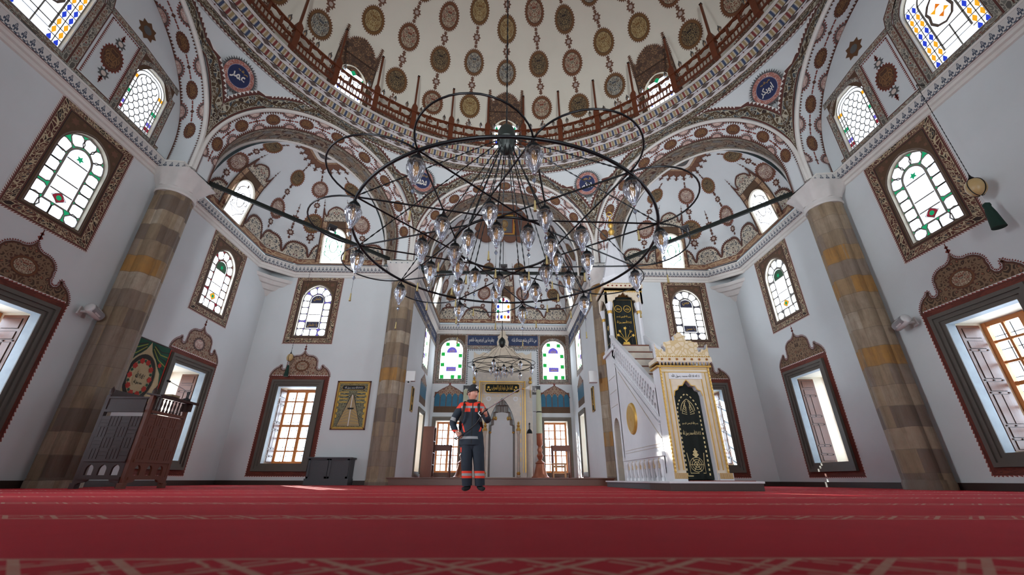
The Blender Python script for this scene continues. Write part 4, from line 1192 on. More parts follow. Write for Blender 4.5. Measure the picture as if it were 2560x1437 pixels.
def semidome(sd, label, wins, chains, scal, apexr, niche=False):
    m = MB()
    m.grid(lambda u, v: sd.pt(u * sd.L, v * pi / 2), sd.n, 24, PL)
    # lower band and lambrequins
    def hz(x, h): return zz_at(sd, x, h)
    K = [hz(sd.L * i / 48, 1.0) for i in range(49)]
    def bl(x, z, off=0.0):
        t = min(max(x / sd.L * 48, 0), 47.99); i = int(t); k = K[i] + (K[i + 1] - K[i]) * (t - i)
        return sd.pt(x, z * k, off)
    ev = [sd.L * i / 96 for i in range(97)]
    m.ribbon([(x, .0) for x in ev], [(x, .24) for x in ev], bl, .02, BAND_ROSE, False)
    def inwin(x): return any(abs(x - w) < .72 for w, *_ in wins)
    def prof(x, p):                      # lambrequin outline height
        q = (x / p) % 1.0; e = abs(q - .5) * 2
        return .34 + .56 * sqrt(max(0.0, 1 - (e / .92) ** 2.6)) if e < .90 else .42 - (e - .9) * 1.0
    p = sd.L / scal; n = scal * 20
    top = [(sd.L * i / n, prof(sd.L * i / n, p)) for i in range(n + 1)]
    for a in range(n):
        x0, h0 = top[a]; x1, h1 = top[a + 1]
        if inwin((x0 + x1) / 2): continue
        uv = lambda x, h: (((x / p) % 1.0 - .5) * p if x < x1 - 1e-6 or True else 0, h)
        c = (a // 20 + .5) * p
        m.add([bl(x0, .24, .022), bl(x1, .24, .022), bl(x1, h1, .022), bl(x0, h0, .022)], [(0, 1, 2, 3)], CREST_S, [(x0 - c, .24), (x1 - c, .24), (x1 - c, h1), (x0 - c, h0)])
    for a in range(scal):
        seg = top[a * 20:(a + 1) * 20 + 1]; seg = [s_ for s_ in seg if not inwin(s_[0])]
        if len(seg) > 2:
            line(m, seg, bl, .03, .075, SERR); teeth(m, [(x, h + .03) for x, h in seg], bl, .028, .07, SERR, False)
    # medallion chains
    for x, kind in chains:
        hs = [1.22, 1.85, 2.65, 3.35] if not niche else [1.0, 1.75, 2.6, 3.4]
        seq = (('s', .16), ('m', .40), ('s', .15), ('m', .33)) if kind == 0 else (('s', .2), ('m', .42), ('s', .15), ('m', .34)) if kind == 1 else (('s', .16), ('s', .18))
        prev = .92
        for q, ((ty, r), h) in enumerate(zip(seq, hs)):
            z = hz(x, h)
            if z > 1.3: break
            L = sd.loc(x, z)
            if ty == 'm': medallion(m, L, 0, 0, r * .9, r, (MEDL, MED[3], MED[3])[(q // 2 + kind) % 2 if kind < 2 else 2], .02, REDP, 26, 0, .13)
            else: star(m, L, 0, 0, r, SERR, .02, 8, .66, MEDL)
            chainline(m, L, (0, -(h - prev) + .02), (0, -r), SERR, .02, .12, .055); prev = h + r
        L = sd.loc(x, hz(x, prev))
        if kind == 2: finial(m, L, 0, 0, .5, SERR, .02)
        else: chainline(m, L, (0, 0), (0, .3), SERR, .02, .1, .045)
    # apex rosette
    if apexr:
        def al(x, z, off=0.0): return sd.pt(x, pi / 2 - z / 5.6, off)
        xs = [sd.L * i / 96 for i in range(97)]
        def rb(z0, z1, mat, off): m.ribbon([(x, z0) for x in xs], [(x, z1) for x in xs], al, off, mat, False)
        rb(.0, .3, FLOWER, .02); rb(.3, .62, SPIRE, .02); rb(.62, .66, SERR, .022); rb(.66, 1.0, PURE, .02); rb(1.0, 1.22, BAND_ROSE, .02)
        ns = 9
        ft = [(sd.L * i / 180, 1.45 + .3 * sqrt(max(0, 1 - (abs(((i / 20) % 1) - .5) * 2) ** 2))) for i in range(181)]
        m.ribbon([(x, 1.22) for x, z in ft], ft, al, .02, FLOWER, False); teeth(m, ft, al, .02, .06, SERR, False); line(m, ft, al, .024, .05, SERR)
        for i in range(ns):
            x = sd.L * (i + .5) / ns; 
            line(m, [(x, 1.72), (x, 2.15)], al, .019, .22, SERR); line(m, [(x - .3, 1.98), (x + .3, 1.98)], al, .02, .06, SERR)
    # windows
    for w, lab, gm, mode in wins:
        L = sd.loc(w, .02); hw, z0, zs, zt = .44, .0, 1.05, 1.52
        if niche: hw, zs, zt = .42, 1.0, 1.45
        ol = arch_pts(hw, z0, zs, zt); root = window_root(lab)
        for i in range(8):
            a, b = .02 + i * .24, .02 + (i + 1) * .24
            for sx in (-1, 1): m.quad(L(sx * .44, a, .05), L(sx * .70, a, .05), L(sx * .70, b, .05), L(sx * .44, b, .05), BAND_ROSE, [(a, 0), (a, 1), (b, 1), (b, 0)])
            if i > 3:
                m.quad(L(-.44, a, .048), L(.44, a, .048), L(.44, b, .048), L(-.44, b, .048), SPANDREL)
        for sx in (-1, 1): line(m, [(sx * .71, .02 + i * .24) for i in range(12)], L, .055, .035, DBRM)
        line(m, [(-.7, 1.62), (.7, 1.62)], L, .058, .04, DBRM); line(m, [(-.7, 1.95), (.7, 1.95)], L, .058, .05, DBRM)
        top = [(.70, 1.95), (.70, 2.6), (.66, 2.42), (.6, 2.3), (.52, 2.2), (.46, 2.26), (.47, 2.38), (.4, 2.5), (.2, 2.62), (0, 2.68)]
        oc = top + [(-x, z) for x, z in top[:-1]][::-1]
        m.flat(oc, L, .06, CREST_S, (), lambda x, z: (x, z)); line(m, offs(oc, .02, False), L, .066, .07, SERR); teeth(m, oc, L, .064, .06, SERR, False, sgn=-1)
        for sx in (-1, 1): finial(m, L, sx * .70, 2.6, .45, SERR, .05)
        L = planar(L, .75, .04)
        g = MB(); l = MB(); g.flat(ol, L, .085, G_F)
        A = [L(x, z, .02) for x, z in ol]; B = [L(x, z, .13) for x, z in offs(ol, -.05)]; C = [L(x, z, .10) for x, z in ol]; nn = len(ol)
        l.add(A + B + C, [(q, (q + 1) % nn, nn + (q + 1) % nn, nn + q) for q in range(nn)] + [(nn + q, nn + (q + 1) % nn, 2 * nn + (q + 1) % nn, 2 * nn + q) for q in range(nn)], REVEAL)
        if mode == 'net':
            cells = [(-.3, .3), (-.1, .3), (.1, .3), (.3, .3), (-.3, .62), (.3, .62), (-.3, .9), (.3, .9), (0, 1.3), (-.2, 1.2), (.2, 1.2)]
            for i, (x, z) in enumerate(cells):
                g.flat([(x + .085 * cos(q * pi / 4), z + .12 * sin(q * pi / 4)) for q in range(8)], L, .092, (G_PUR, G_BLU, G_YEL, G_RED, G_GRN)[i % 5])
            line(l, rect(-.2, .2, .42, 1.05), L, .1, .03, CAME, True); line(l, ol, L, .1, .05, CAME, True)
        else:
            E = lambda cx, cz, a, b: [(cx + a * cos(q * pi / 10), cz + b * sin(q * pi / 10)) for q in range(20)]
            line(l, E(0, .74, .17, .28), L, .1, .03, gm, True); line(l, arch_pts(.34, .34, .95, 1.3), L, .1, .028, gm, True)
            for sx in (-1, 1):
                for z in (.5, .74, .98): line(l, E(sx * .255, z, .07, .075), L, .1, .024, gm, True)
                line(l, [(sx * .17, 1.25), (sx * .3, 1.12), (sx * .42, 1.0)], L, .1, .025, gm); line(l, [(sx * .42, .5), (sx * .3, .34), (sx * .1, .2), (0, .06)], L, .1, .025, gm)
            line(l, [(0, 1.3), (0, 1.55)], L, .1, .02, gm)
            g.flat([(-.05, 1.36), (0, 1.28), (.05, 1.36), (0, 1.46)], L, .1, gm)
        g.build('stained_glass', root); l.build('leading', root)
    o = struct(m, 'semidome_ceiling', label, 'semi-dome', 40); return m
def bay(sg):
    k = 0 if sg > 0 else 2; M, t, n, h = side(k)
    def E(s): return (M + t * (h * .86 * s) + n * DS)
    ends = sorted([E(-1), E(1)], key=lambda p: p.y)
    base = [(ends[0].x, ends[0].y), (sg * 9.50, ends[0].y + .35), (sg * 9.50, 14.55), (sg * 8.62, 15.48), (ends[1].x + sg * .3, 15.48), (ends[1].x, ends[1].y)]
    ap = M + n * (DS - .02)
    return Semi(base, (ap.x, ap.y, ZS + RISE * .86), 8.30)
for sg in (-1, 1):
    sd = bay(sg)
    def xat(px, py):
        b = min(range(2000), key=lambda i: (sd.pt(sd.L * i / 2000, 0).xy - Vector((px, py))).length); return sd.L * b / 2000
    wa, wb = xat(sg * 9.5, 12.15), xat(sg * 7.2, 15.48)
    lo, hi = (wa, wb)
    nm = 'left' if sg < 0 else 'right'
    gm1 = CAMEB if sg < 0 else CAME
    x0 = xat(sg * 9.5, 14.2); x1 = xat(sg * 9.0, 15.0); x2 = xat(sg * 8.35, 15.48)
    semidome(sd, 'painted half dome over the %s bay' % nm,
             [(wa, 'small arched window low in the %s half dome, beside the pillar' % nm, gm1, 'a'), (wb, 'small arched window with green loops low in the %s half dome, facing the hall' % nm, G_GRN, 'a')],
             [(x0, 0), (x1, 2), (x2, 1), (xat(sg * 9.5, 11.1), 0), (xat(sg * 6.0, 15.48), 0)], 8, True)
sd = Semi([(-3.3, 16.11), (-3.68, 16.4), (-3.68, 22.68), (3.68, 22.68), (3.68, 16.4), (3.3, 16.11)], (0, 16.12, ZS + RISE * .86), 8.42)
LN = sd.L; mid = LN / 2
semidome(sd, 'painted half dome over the prayer niche',
         [(mid, 'small multicoloured window low in the niche half dome, behind the chandelier', G_GRN, 'net'),
          (mid - 6.3, 'small window low on the left side of the niche half dome', G_GRN, 'a'), (mid + 6.3, 'small window low on the right side of the niche half dome', G_GRN, 'a')],
         [(mid + s * d_, q) for s in (-1, 1) for d_, q in ((1.25, 0), (2.4, 2), (3.4, 1), (4.7, 0), (7.9, 0), (9.0, 1))], 13, False, True)
# gilded panel in the niche vault
m = MB(); R = Euler((radians(-10), 0, 0)).to_matrix(); PC = Vector((0, 17.5, 11.86))
cf = lambda x, z, d=0.0: PC + R @ Vector((x, z, -d))
def pbox(w, h, d0, d1, mat): m.add(*box_in(cf, -w / 2, w / 2, -h / 2, h / 2, d0, d1), mat)
sc_ = []
for (a_, b_) in (((-1.25, 1.15), (1.25, 1.15)), ((1.25, 1.15), (1.25, -1.15)), ((1.25, -1.15), (-1.25, -1.15)), ((-1.25, -1.15), (-1.25, 1.15))):
    nx, nz = -(b_[1] - a_[1]), b_[0] - a_[0]; l_ = hypot(nx, nz); nx, nz = nx / l_, nz / l_
    for q in range(32):
        t_ = q / 32; e = .26 * abs(sin(pi * 4 * t_)) ** .5; sc_.append((a_[0] + (b_[0] - a_[0]) * t_ + nx * e, a_[1] + (b_[1] - a_[1]) * t_ + nz * e))
m.prism(sc_[::-1], cf, .03, .0, FLOWER); teeth(m, sc_, cf, .031, .06, SERR, True, sgn=1); line(m, sc_, cf, .033, .04, SERR, True)
pbox(1.75, 1.75, .03, .06, SPIRE); pbox(1.6, 1.6, .06, .07, SERR)
pbox(1.06, 1.36, .06, .12, GOLD); pbox(.86, 1.14, .12, .14, REDP); pbox(.76, 1.02, .14, .15, SPIRE)
for q in range(12):
    for sx in (-1, 1): m.add(*box_in(cf, sx * .48 - .03, sx * .48 + .03, -.6 + q * .105, -.55 + q * .105, .12, .14), BRASS)
star(m, cf, 0, .28, .14, GOLD, .156, 8); medallion(m, cf, 0, -.12, .17, .26, MED[2], .156, GOLD, 18)
tag(m.build('trim_4', None), 'gilded square panel at the crown of the niche vault', 'panel', None, 'structure')
# ------------------------------------------------------------------ lateral tympana
for sg in (-1, 1):
    F = frame((sg * 9.85, 0, 0), (0, 1, 0), (-sg, 0, 0)); k = 7 if sg > 0 else 3; nm = 'right' if sg > 0 else 'left'
    h = side(k)[3]; w = MB()
    R_ = h * 1.01
    za_ = lambda y: ZS + RISE * sqrt(max(0, 1 - ((y - YC) / R_) ** 2))
    small = [arch_pts(.53, 8.72, 10.05, 10.5, y) for y in (8.33, 2 * YC - 8.33)]; big = arch_pts(.62, 8.75, 10.55, 11.25, YC)
    for lo, hi, hole in ((YC - R_, YC - 1.3, small[1]), (YC - 1.3, YC + 1.3, big), (YC + 1.3, YC + R_, small[0])):
        w.flat([(hi, 8.3)] + [(hi + (lo - hi) * i / 24, za_(hi + (lo - hi) * i / 24)) for i in range(25)] + [(lo, 8.3)], F, 0, PL, [hole])
    mx = lambda pts: [(2 * YC - x, z) for x, z in pts]
    for mir_ in (0, 1):
        q = (lambda p: mx(p)) if mir_ else (lambda p: p)
        def rb(a, b, off=.006, mat=BAND_TYMP): w.ribbon(q(a), q(b), F, off, mat, False)
        rb([(YC, 8.42), (9.2, 8.42)], [(YC, 8.68), (9.2, 8.68)])
        for y, zt_ in ((6.6, 10.75), (7.70, 10.75), (8.98, 10.3)): rb([(y - .1, 8.6), (y - .1, zt_)], [(y + .1, 8.6), (y + .1, zt_)], .0085)
        rb([(6.5, 10.68), (7.75, 10.68), (9.05, 10.55)], [(6.5, 10.88), (7.75, 10.88), (9.05, 10.75)], .007)
        rb([(6.7, 10.8), (6.62, 11.15), (6.3, 11.45), (5.7, 11.62)], [(6.5, 10.8), (6.42, 11.0), (6.15, 11.27), (5.7, 11.42)], .008)
        o2 = arch_pts(.53, 8.72, 10.05, 10.5, 8.33)
        w.ribbon(q(arch_pts(.55, 8.70, 10.05, 10.53, 8.33)), q(arch_pts(.67, 8.58, 10.1, 10.68, 8.33)), F, .008, BAND_TYMP)
        if not mir_: w.ribbon(arch_pts(.64, 8.73, 10.55, 11.28, YC), arch_pts(.80, 8.6, 10.6, 11.5, YC), F, .008, BAND_TYMP)
        for sx in (-1, 1): w.flat(q([(8.33 + sx * .5, 10.1), (8.33 + sx * .62, 10.1), (8.33 + sx * .62, 10.68), (8.33 + sx * .1, 10.68)]), F, .005, SPANDREL)
        c = q([(7.19, 9.7)])[0][0]
        medallion(w, F, c, 9.68, .26, .36, MEDB, .008, REDP, 22, 0, .16)
        for z, s_ in ((10.2, 1), (9.15, -1)): star(w, F, c, z, .16, SPIRE, .008, 8, .6, MEDP); finial(w, F, c, z + s_ * .1, .22, REDP, .008, s_)
        teeth(w, q([(6.76, 8.7), (6.76, 10.65), (7.6, 10.65), (7.6, 8.7)]), F, .007, .06, REDP, False, sgn=-1 if not mir_ else 1)
        c2 = q([(7.55, 11.3)])[0][0]; star(w, F, c2, 11.3, .3, MEDB, .008, 8, .72, SPIRE)
    struct(w, 'wall_tympanum_' + nm, 'painted arched wall above the cornice on the %s side' % nm, 'wall')
    for y in (8.33, 2 * YC - 8.33):
        vis = y > YC
        root = window_root('small arched window with fish scale leading in the %s arched wall, %s' % (nm, 'nearer the pillar' if vis else 'farther from the niche')); g = MB(); l = MB(); zb = 8.72
        ol = arch_pts(.53, zb, 10.05, 10.5, y); reveal(l, ol, F, -.12); g.flat(ol, F, -.1, G_W)
        line(l, arch_pts(.36, zb, 10.0, 10.3, y), F, -.09, .03, CAME); line(l, arch_pts(.445, zb, 10.03, 10.4, y), F, -.09, .03, CAME); line(l, ol, F, -.09, .05, CAME, True)
        for j in range(0, 11):
            hz_ = lambda i, j: zb + .02 + j * .155 + (.04 if (i + j) % 2 else -.03)
            wmax = 4 if j < 8 else 3 if j == 8 else 2 if j == 9 else 1
            for i in range(-wmax, wmax):
                pa, pb = (y + i * .09, hz_(i, j)), (y + (i + 1) * .09, hz_(i + 1, j)); line(l, [pa, ((pa[0] + pb[0]) / 2, (pa[1] + pb[1]) / 2 + (.012 if (i + j) % 2 else -.012)), pb], F, -.089, .026, CAME)
            for i in range(-wmax, wmax + 1):
                if (i + j) % 2 and j < 10: line(l, [(y + i * .09, hz_(i, j)), (y + i * .09, hz_(i, j + 1))], F, -.089, .026, CAME)
        for sx in (-1, 1):
            for z, mm in ((.2, G_RED), (.36, G_PUR), (.75, G_GRN), (1.3, G_YEL)): g.flat(rect(y + sx * .44 - .08, y + sx * .44 + .08, zb + z - .06, zb + z + .06), F, -.095, mm)
            for z in (.1, .5, .65, .9, 1.1): line(l, [(y + sx * .36, zb + z), (y + sx * .53, zb + z)], F, -.088, .03, CAME)
        g.build('stained_glass', root); l.build('leading', root)
    root = window_root('large arched window with star ornament in the %s arched wall' % nm); g = MB(); l = MB(); zb = 8.75
    reveal(l, big, F, -.12); g.flat(big, F, -.1, G_W); line(l, big, F, -.089, .06, CAME, True)
    line(l, arch_pts(.30, zb + .3, 10.5, 10.95, YC), F, -.09, .045, CAME, True)
    for sx in (-1, 1):
        line(l, [(YC + sx * .46, zb), (YC + sx * .46, 10.8)], F, -.09, .02, CAME)
        for j in range(8):
            z = zb + .12 + j * .25; mm = (G_BLU, G_YEL, G_YEL, G_BLU)[j % 4]
            for x in (.38, .54): g.flat([(YC + sx * x - .05, z), (YC + sx * x, z - .12), (YC + sx * x + .05, z), (YC + sx * x, z + .12)], F, -.095, mm)
            line(l, [(YC + sx * .30, z + .125), (YC + sx * .62, z + .125)], F, -.09, .025, CAME)
    for z in (9.2, 9.5, 10.6): line(l, [(YC - .3, z), (YC + .3, z)], F, -.09, .03, CAME)
    line(l, [(YC, zb), (YC, 9.5)], F, -.09, .03, CAME)
    bulb = [(0, 9.62), (.16, 9.7), (.24, 9.87), (.21, 10.06), (.24, 10.2), (.14, 10.36), (0, 10.48)]
    line(l, bulb + [(-x, z) for x, z in bulb[1:-1]][::-1], lambda x, z, d=0: F(YC + x, z, d), -.086, .06, CAMEB, True)
    for q in range(6):
        a0 = pi / 6 + q * pi / 3; c = (YC + .12 * cos(a0), 10.02 + .15 * sin(a0))
        g.flat([(c[0] + .08 * cos(a0 + r_), c[1] + .08 * sin(a0 + r_)) for r_ in (0, 2.1, 4.2)], F, -.095, (G_YEL, G_ORA, G_W)[q % 3])
    g.flat([(YC - .09, 10.74), (YC, 10.62), (YC + .09, 10.74), (YC, 10.86)], F, -.094, G_GRN)
    g.build('stained_glass', root); l.build('leading', root)
# ------------------------------------------------------------------ gallery railing
RR_, ZG = 8.45, 13.75
rail = thing('gallery_railing', 'red brown wooden railing with tall posts round the gallery under the dome', 'railing', (0, YC, ZG))
def gp(a, r=RR_, z=0.0): return Vector((r * sin(a), r * cos(a), z))
pm = MB()
for w, z0, z1 in ((.20, 0, .78), (.26, .78, .84), (.24, .84, 1.12), (.19, 1.12, 1.2), (.15, 1.2, 1.27), (.09, 1.27, 1.36)):
    pm.box((0, 0, (z0 + z1) / 2), (w, w, z1 - z0), WOODR, None, .008)
pm.box((0, 0, 2.2), (.075, .075, 1.75), WOODR); pm.box((0, 0, 3.08), (.1, .1, .05), IRON)
post0 = pm.build('railing_post', rail)
STP = pi / 16
for i in range(-8, 8):
    a = (i + .5) * STP
    o = post0 if i == -8 else post0.copy()
    if i != -8: COL.objects.link(o); o.parent = rail
    o.location = gp(a); o.rotation_euler = (0, 0, -a)
q = MB(); hb = STP / 2 - .012
def seg(a0, a1, z, w, h, n=5):
    for j in range(n):
        b0 = a0 + (a1 - a0) * j / n; b1 = a0 + (a1 - a0) * (j + 1) / n
        q.bar(gp(b0, RR_, z), gp(b1, RR_, z), w, h, WOODR)
seg(-hb, hb, .90, .09, .06); seg(-hb, hb, .42, .07, .05); seg(-hb, hb, .08, .07, .05)
for j in range(1, 11):
    a = -hb + 2 * hb * j / 11; q.bar(gp(a, RR_, .08), gp(a, RR_, .42), .035, .035, WOODR)
for j in range(1, 3):
    a = -hb + 2 * hb * j / 3; q.bar(gp(a, RR_, .42), gp(a, RR_, .9), .06, .09, WOODR)
for j in range(3):                                   # rounded openings: corner brackets
    for e, s in ((j, 1), (j + 1, -1)):
        a = -hb + 2 * hb * e / 3 + s * .008; b = a + s * .022
        for z0, z1 in ((.80, .87), (.53, .45)): q.bar(gp(a, RR_, z0), gp(b, RR_, z1), .05, .05, WOODR)
pan0 = q.build('railing_panel', rail)
for i in range(-7, 8):
    o = pan0 if i == -7 else pan0.copy()
    if i != -7: COL.objects.link(o); o.parent = rail
    o.rotation_euler = (0, 0, -i * STP)
# small glass lamps standing out from the railing
def lamp_parts(root, r, h, n=24, sub=True, cap=IRON, zt=0.0):
    g = MB()
    pr = [(.30, 0), (.62, -.02), (.88, -.09), (1.0, -.2), (.98, -.32), (.86, -.48), (.66, -.64), (.45, -.78), (.28, -.88), (.2, -.92), (.24, -.955), (.16, -1.0), (.0, -1.0)]
    g.lathe([(r * a, zt + h * b) for a, b in pr], GLASS, n, (0, 0, 0), lambda q, z: 1 + .06 * cos(8 * q) * (1 if z < zt - .05 * h else 0), cap=False)
    go = g.build('glass_shade', root, 60)
    c = MB(); c.lathe([(r * .10, zt + h * .3), (r * .16, zt + h * .24), (r * .24, zt + h * .18), (r * .55, zt + h * .13), (r * .72, zt + h * .05), (r * .76, zt - h * .03), (r * .72, zt - h * .07), (r * .3, zt - h * .09)], cap, 18)
    c.build('lamp_cap', root, 40)
    b = MB(); b.lathe([(r * .12, zt - h * .05), (r * .2, zt - h * .12), (r * .34, zt - h * .3), (r * .36, zt - h * .42), (r * .26, zt - h * .54), (0, zt - h * .58)], BULB, 14)
    b.build('bulb', root, 60)
    return root
gl0 = thing('gallery_lamp', '', 'lamp')
lamp_parts(gl0, .075, .27, 18, zt=.14)
b = MB(); b.tube([(0, .12, -.28), (0, .07, .2), (0, 0, .22)], .009, IRON, 5); b.build('lamp_bracket', gl0)
cnt = 0
for i in range(-6, 7):
    for j in (1, 2, 3) if i % 2 else (1, 3):
        a = i * STP + (j - 2) * STP / 3.2
        o = gl0 if cnt == 0 else copy_tree(gl0); cnt += 1
        o.location = gp(a, RR_ + .12, ZG + 1.2) + Vector((0, YC, 0)); o.rotation_euler = (0, 0, -a + pi)
        if abs(i) < 7:
            o['label'] = 'small clear glass lamp with black cap on the gallery railing'; o['group'] = 'glass lamps along the gallery railing'
# ------------------------------------------------------------------ great chandelier
CH = thing('chandelier', 'huge black iron ring chandelier with glass drop lamps under the dome', 'chandelier', (0, YC, 3.55))
R1, R2, NL = 2.32, .80, 11
A0_ = radians(-115.8); SP = 2 * pi / NL
def cpz(a, r, z=0.0): return Vector((r * cos(a), r * sin(a), z))
m = MB(); m.tube([cpz(2 * pi * i / 96, R1) for i in range(96)], .022, IRON, 8, True); m.build('outer_ring', CH, 60)
m = MB(); m.tube([cpz(2 * pi * i / 64, R2) for i in range(64)], .02, IRON, 8, True); m.build('inner_ring', CH, 60)
ON = [A0_ + SP * i for i in range(NL)]; IN = [A0_ + SP * (i + .5) for i in range(NL)]
for i in range(NL):
    m = MB(); a, b2 = ON[i], ON[i] + SP; p, q_ = cpz(a, R1), cpz(b2, R1); mid = (p + q_) / 2; u = (q_ - p) / 2; w = mid.normalized() * u.length * 1.03
    m.tube([mid - u * cos(pi * j / 20) + w * sin(pi * j / 20) for j in range(21)], .012, IRON, 6); m.build('petal_loop', CH, 60)
for i in range(NL):
    for s in (-1, 1):
        m = MB(); e = IN[i] + (SP if s > 0 else -2 * SP); m.tube([cpz(ON[i], R1), cpz(ON[i] + s * SP * 1.5, R2)], .0125, IRON, 6); m.build('spoke', CH, 60)
HUB = 2.2
m = MB(); m.lathe([(.03, .42), (.06, .36), (.13, .3), (.16, .22), (.165, .05), (.18, .02), (.16, -.03), (.15, -.16), (.11, -.24), (.04, -.29), (0, -.29)], IRONG, 28, (0, 0, HUB)); m.build('hub', CH, 45)
def chain_tube(m, a, b, r, mat, pitch=.05):
    a, b = Vector(a), Vector(b); n = max(4, int((b - a).length / pitch)); 
    m.tube([a.lerp(b, i / n) for i in range(n + 1)], [r * (1 if i % 2 else .45) for i in range(n + 1)], mat, 5)
m = MB(); chain_tube(m, (0, 0, HUB + .4), (0, 0, 22.75 - 3.55), .02, IRON, .12); m.build('suspension_chain', CH)
for i in range(NL):
    m = MB(); chain_tube(m, cpz(ON[i], .12, HUB), cpz(ON[i], R1, .02), .014, IRON, .06); m.build('chain', CH)
    m = MB(); chain_tube(m, cpz(IN[i], .1, HUB - .1), cpz(IN[i], R2, .02), .014, IRON, .06); m.build('chain', CH)
def lamp_proto(parent, r, h, drop, tassel=True):
    e = empty('drop_lamp'); e.parent = parent
    lamp_parts(e, r, h, 48, zt=-drop)
    m = MB(); chain_tube(m, (0, 0, 0), (0, 0, -drop + h * .3), .008, IRON, .03); m.build('lamp_chain', e)
    if tassel:
        m = MB(); z = -drop - h
        m.tube([(0, 0, z), (0, 0, z - .34)], .0022, IRON, 4)
        m.lathe([(.0, z - .03), (.028, z - .075), (0, z - .12)], PURPLEG, 6, cap=False)
        m.build('pendant_cord', e)
        m = MB(); m.lathe([(.005, z - .33), (.010, z - .345), (.009, z - .37), (.014, z - .43), (.017, z - .46), (0, z - .46)], TASSEL, 10); m.build('tassel', e, 50)
    return e
PURPLEG = m_glass('crystal pendant', .3, '#d8e4f4')
def mid_r():
    return R1 * R2 * sin(SP * 1.5) / (R1 * sin(SP / 2) + R2 * sin(SP))
spots = [(a, R1) for a in ON] + [(a, R2) for a in IN] + [(a, mid_r()) for a in IN]
lp = lamp_proto(CH, .104, .345, .15)
for i, (a, r) in enumerate(spots):
    o = lp if i == 0 else copy_tree(lp, CH)
    o.location = cpz(a, r); o.rotation_euler = (0, 0, i * 1.3)
# ------------------------------------------------------------------ small niche chandelier
C2 = thing('chandelier', 'smaller black ring chandelier hanging in the prayer niche', 'chandelier', (-.04, 19.0, 5.02))
S1, S2, N2 = 1.38, .5, 7; A2 = radians(-105); SP2 = 2 * pi / N2
m = MB(); m.tube([cpz(2 * pi * i / 72, S1) for i in range(72)], .022, IRON, 8, True); m.build('outer_ring', C2, 60)
m = MB(); m.tube([cpz(2 * pi * i / 48, S2) for i in range(48)], .016, IRON, 6, True); m.build('inner_ring', C2, 60)
for i in range(N2):
    a = A2 + SP2 * i; p, q_ = cpz(a, S1), cpz(a + SP2, S1); mid = (p + q_) / 2; u = (q_ - p) / 2; w = mid.normalized() * u.length * .62
    m = MB(); m.tube([mid - u * cos(pi * j / 16) + w * sin(pi * j / 16) for j in range(17)], .014, IRON, 6); m.build('petal_loop', C2, 60)
    for s in (-1, 1):
        m = MB(); m.tube([cpz(a, S1), cpz(a + s * SP2 * .5, S2)], .013, IRON, 6); m.build('spoke', C2, 60)
    m = MB(); chain_tube(m, cpz(a, .12, 1.0), cpz(a, S1, .02), .009, IRON, .08); m.build('chain', C2)
m = MB(); m.lathe([(.03, .34), (.06, .3), (.15, .2), (.17, .08), (.15, -.03), (.12, -.1), (.05, -.17), (0, -.18)], IRONG, 24, (0, 0, 1.02)); m.build('hub', C2, 45)
m = MB(); m.tube([(0, 0, 1.3), (0, 0, 6.95)], .018, IRON, 6); m.build('suspension_rod', C2)
lp2 = lamp_proto(C2, .085, .33, .16, False)
sp2 = [(A2 + SP2 * i, S1, 0) for i in range(N2)] + [(A2 + SP2 * (i + .5), S2, 0) for i in range(N2)] + [(A2 + SP2 * i, .22, -.12) for i in range(0, N2, 2)]
for i, (a, r, z) in enumerate(sp2):
    o = lp2 if i == 0 else copy_tree(lp2, C2); o.location = cpz(a, r, z)
m = MB()
for z in (-.12,): m.tube([cpz(2 * pi * i / 24, .22, z) for i in range(24)], .012, IRON, 6, True)
for i in range(3): m.tube([cpz(i * 2.1, .22, -.12), cpz(i * 2.1, S2, 0)], .01, IRON, 5)
m.build('centre_ring', C2, 60)
# ------------------------------------------------------------------ tie beams and floodlights
def beam(a, b, nm, lab):
    m = MB(); m.bar(a, b, .085, .13, IRONG); struct(m, nm, lab, 'beam')
beam((-9.15, 10.35, 8.42), (-4.72, 15.1, 8.42), 'beam_1', 'dark iron tie beam across the left bay')
beam((9.15, 10.35, 8.42), (4.72, 15.1, 8.42), 'beam_2', 'dark iron tie beam across the right bay')
beam((-3.72, 16.15, 8.38), (3.72, 16.15, 8.38), 'beam_3', 'dark iron tie beam across the prayer niche')
def flood(loc, rz, lab):
    t = thing('floodlight', lab, 'floodlight', loc, None, rz)
    R = Euler((radians(-35), 0, 0)).to_matrix()
    m = MB(); m.box((0, 0, .24), (.30, .09, .24), BLACKP, R, .012); m.build('housing', t, 40)
    m = MB(); m.box((0, -.042, .27), (.24, .012, .18), GREYP, R); m.build('lens', t)
    m = MB(); m.bar((-.1, 0, 0), (-.1, .02, .2), .02, .02, GREYP); m.bar((.1, 0, 0), (.1, .02, .2), .02, .02, GREYP); m.box((0, 0, .01), (.24, .05, .02), GREYP); m.build('bracket', t)
flood((-6.45, 13.27, 8.485), radians(-135), 'black floodlight on the tie beam of the left bay')
flood((6.75, 12.95, 8.485), radians(135), 'black floodlight on the tie beam of the right bay')
flood((0.0, 16.15, 8.445), pi, 'black floodlight on the tie beam of the prayer niche')
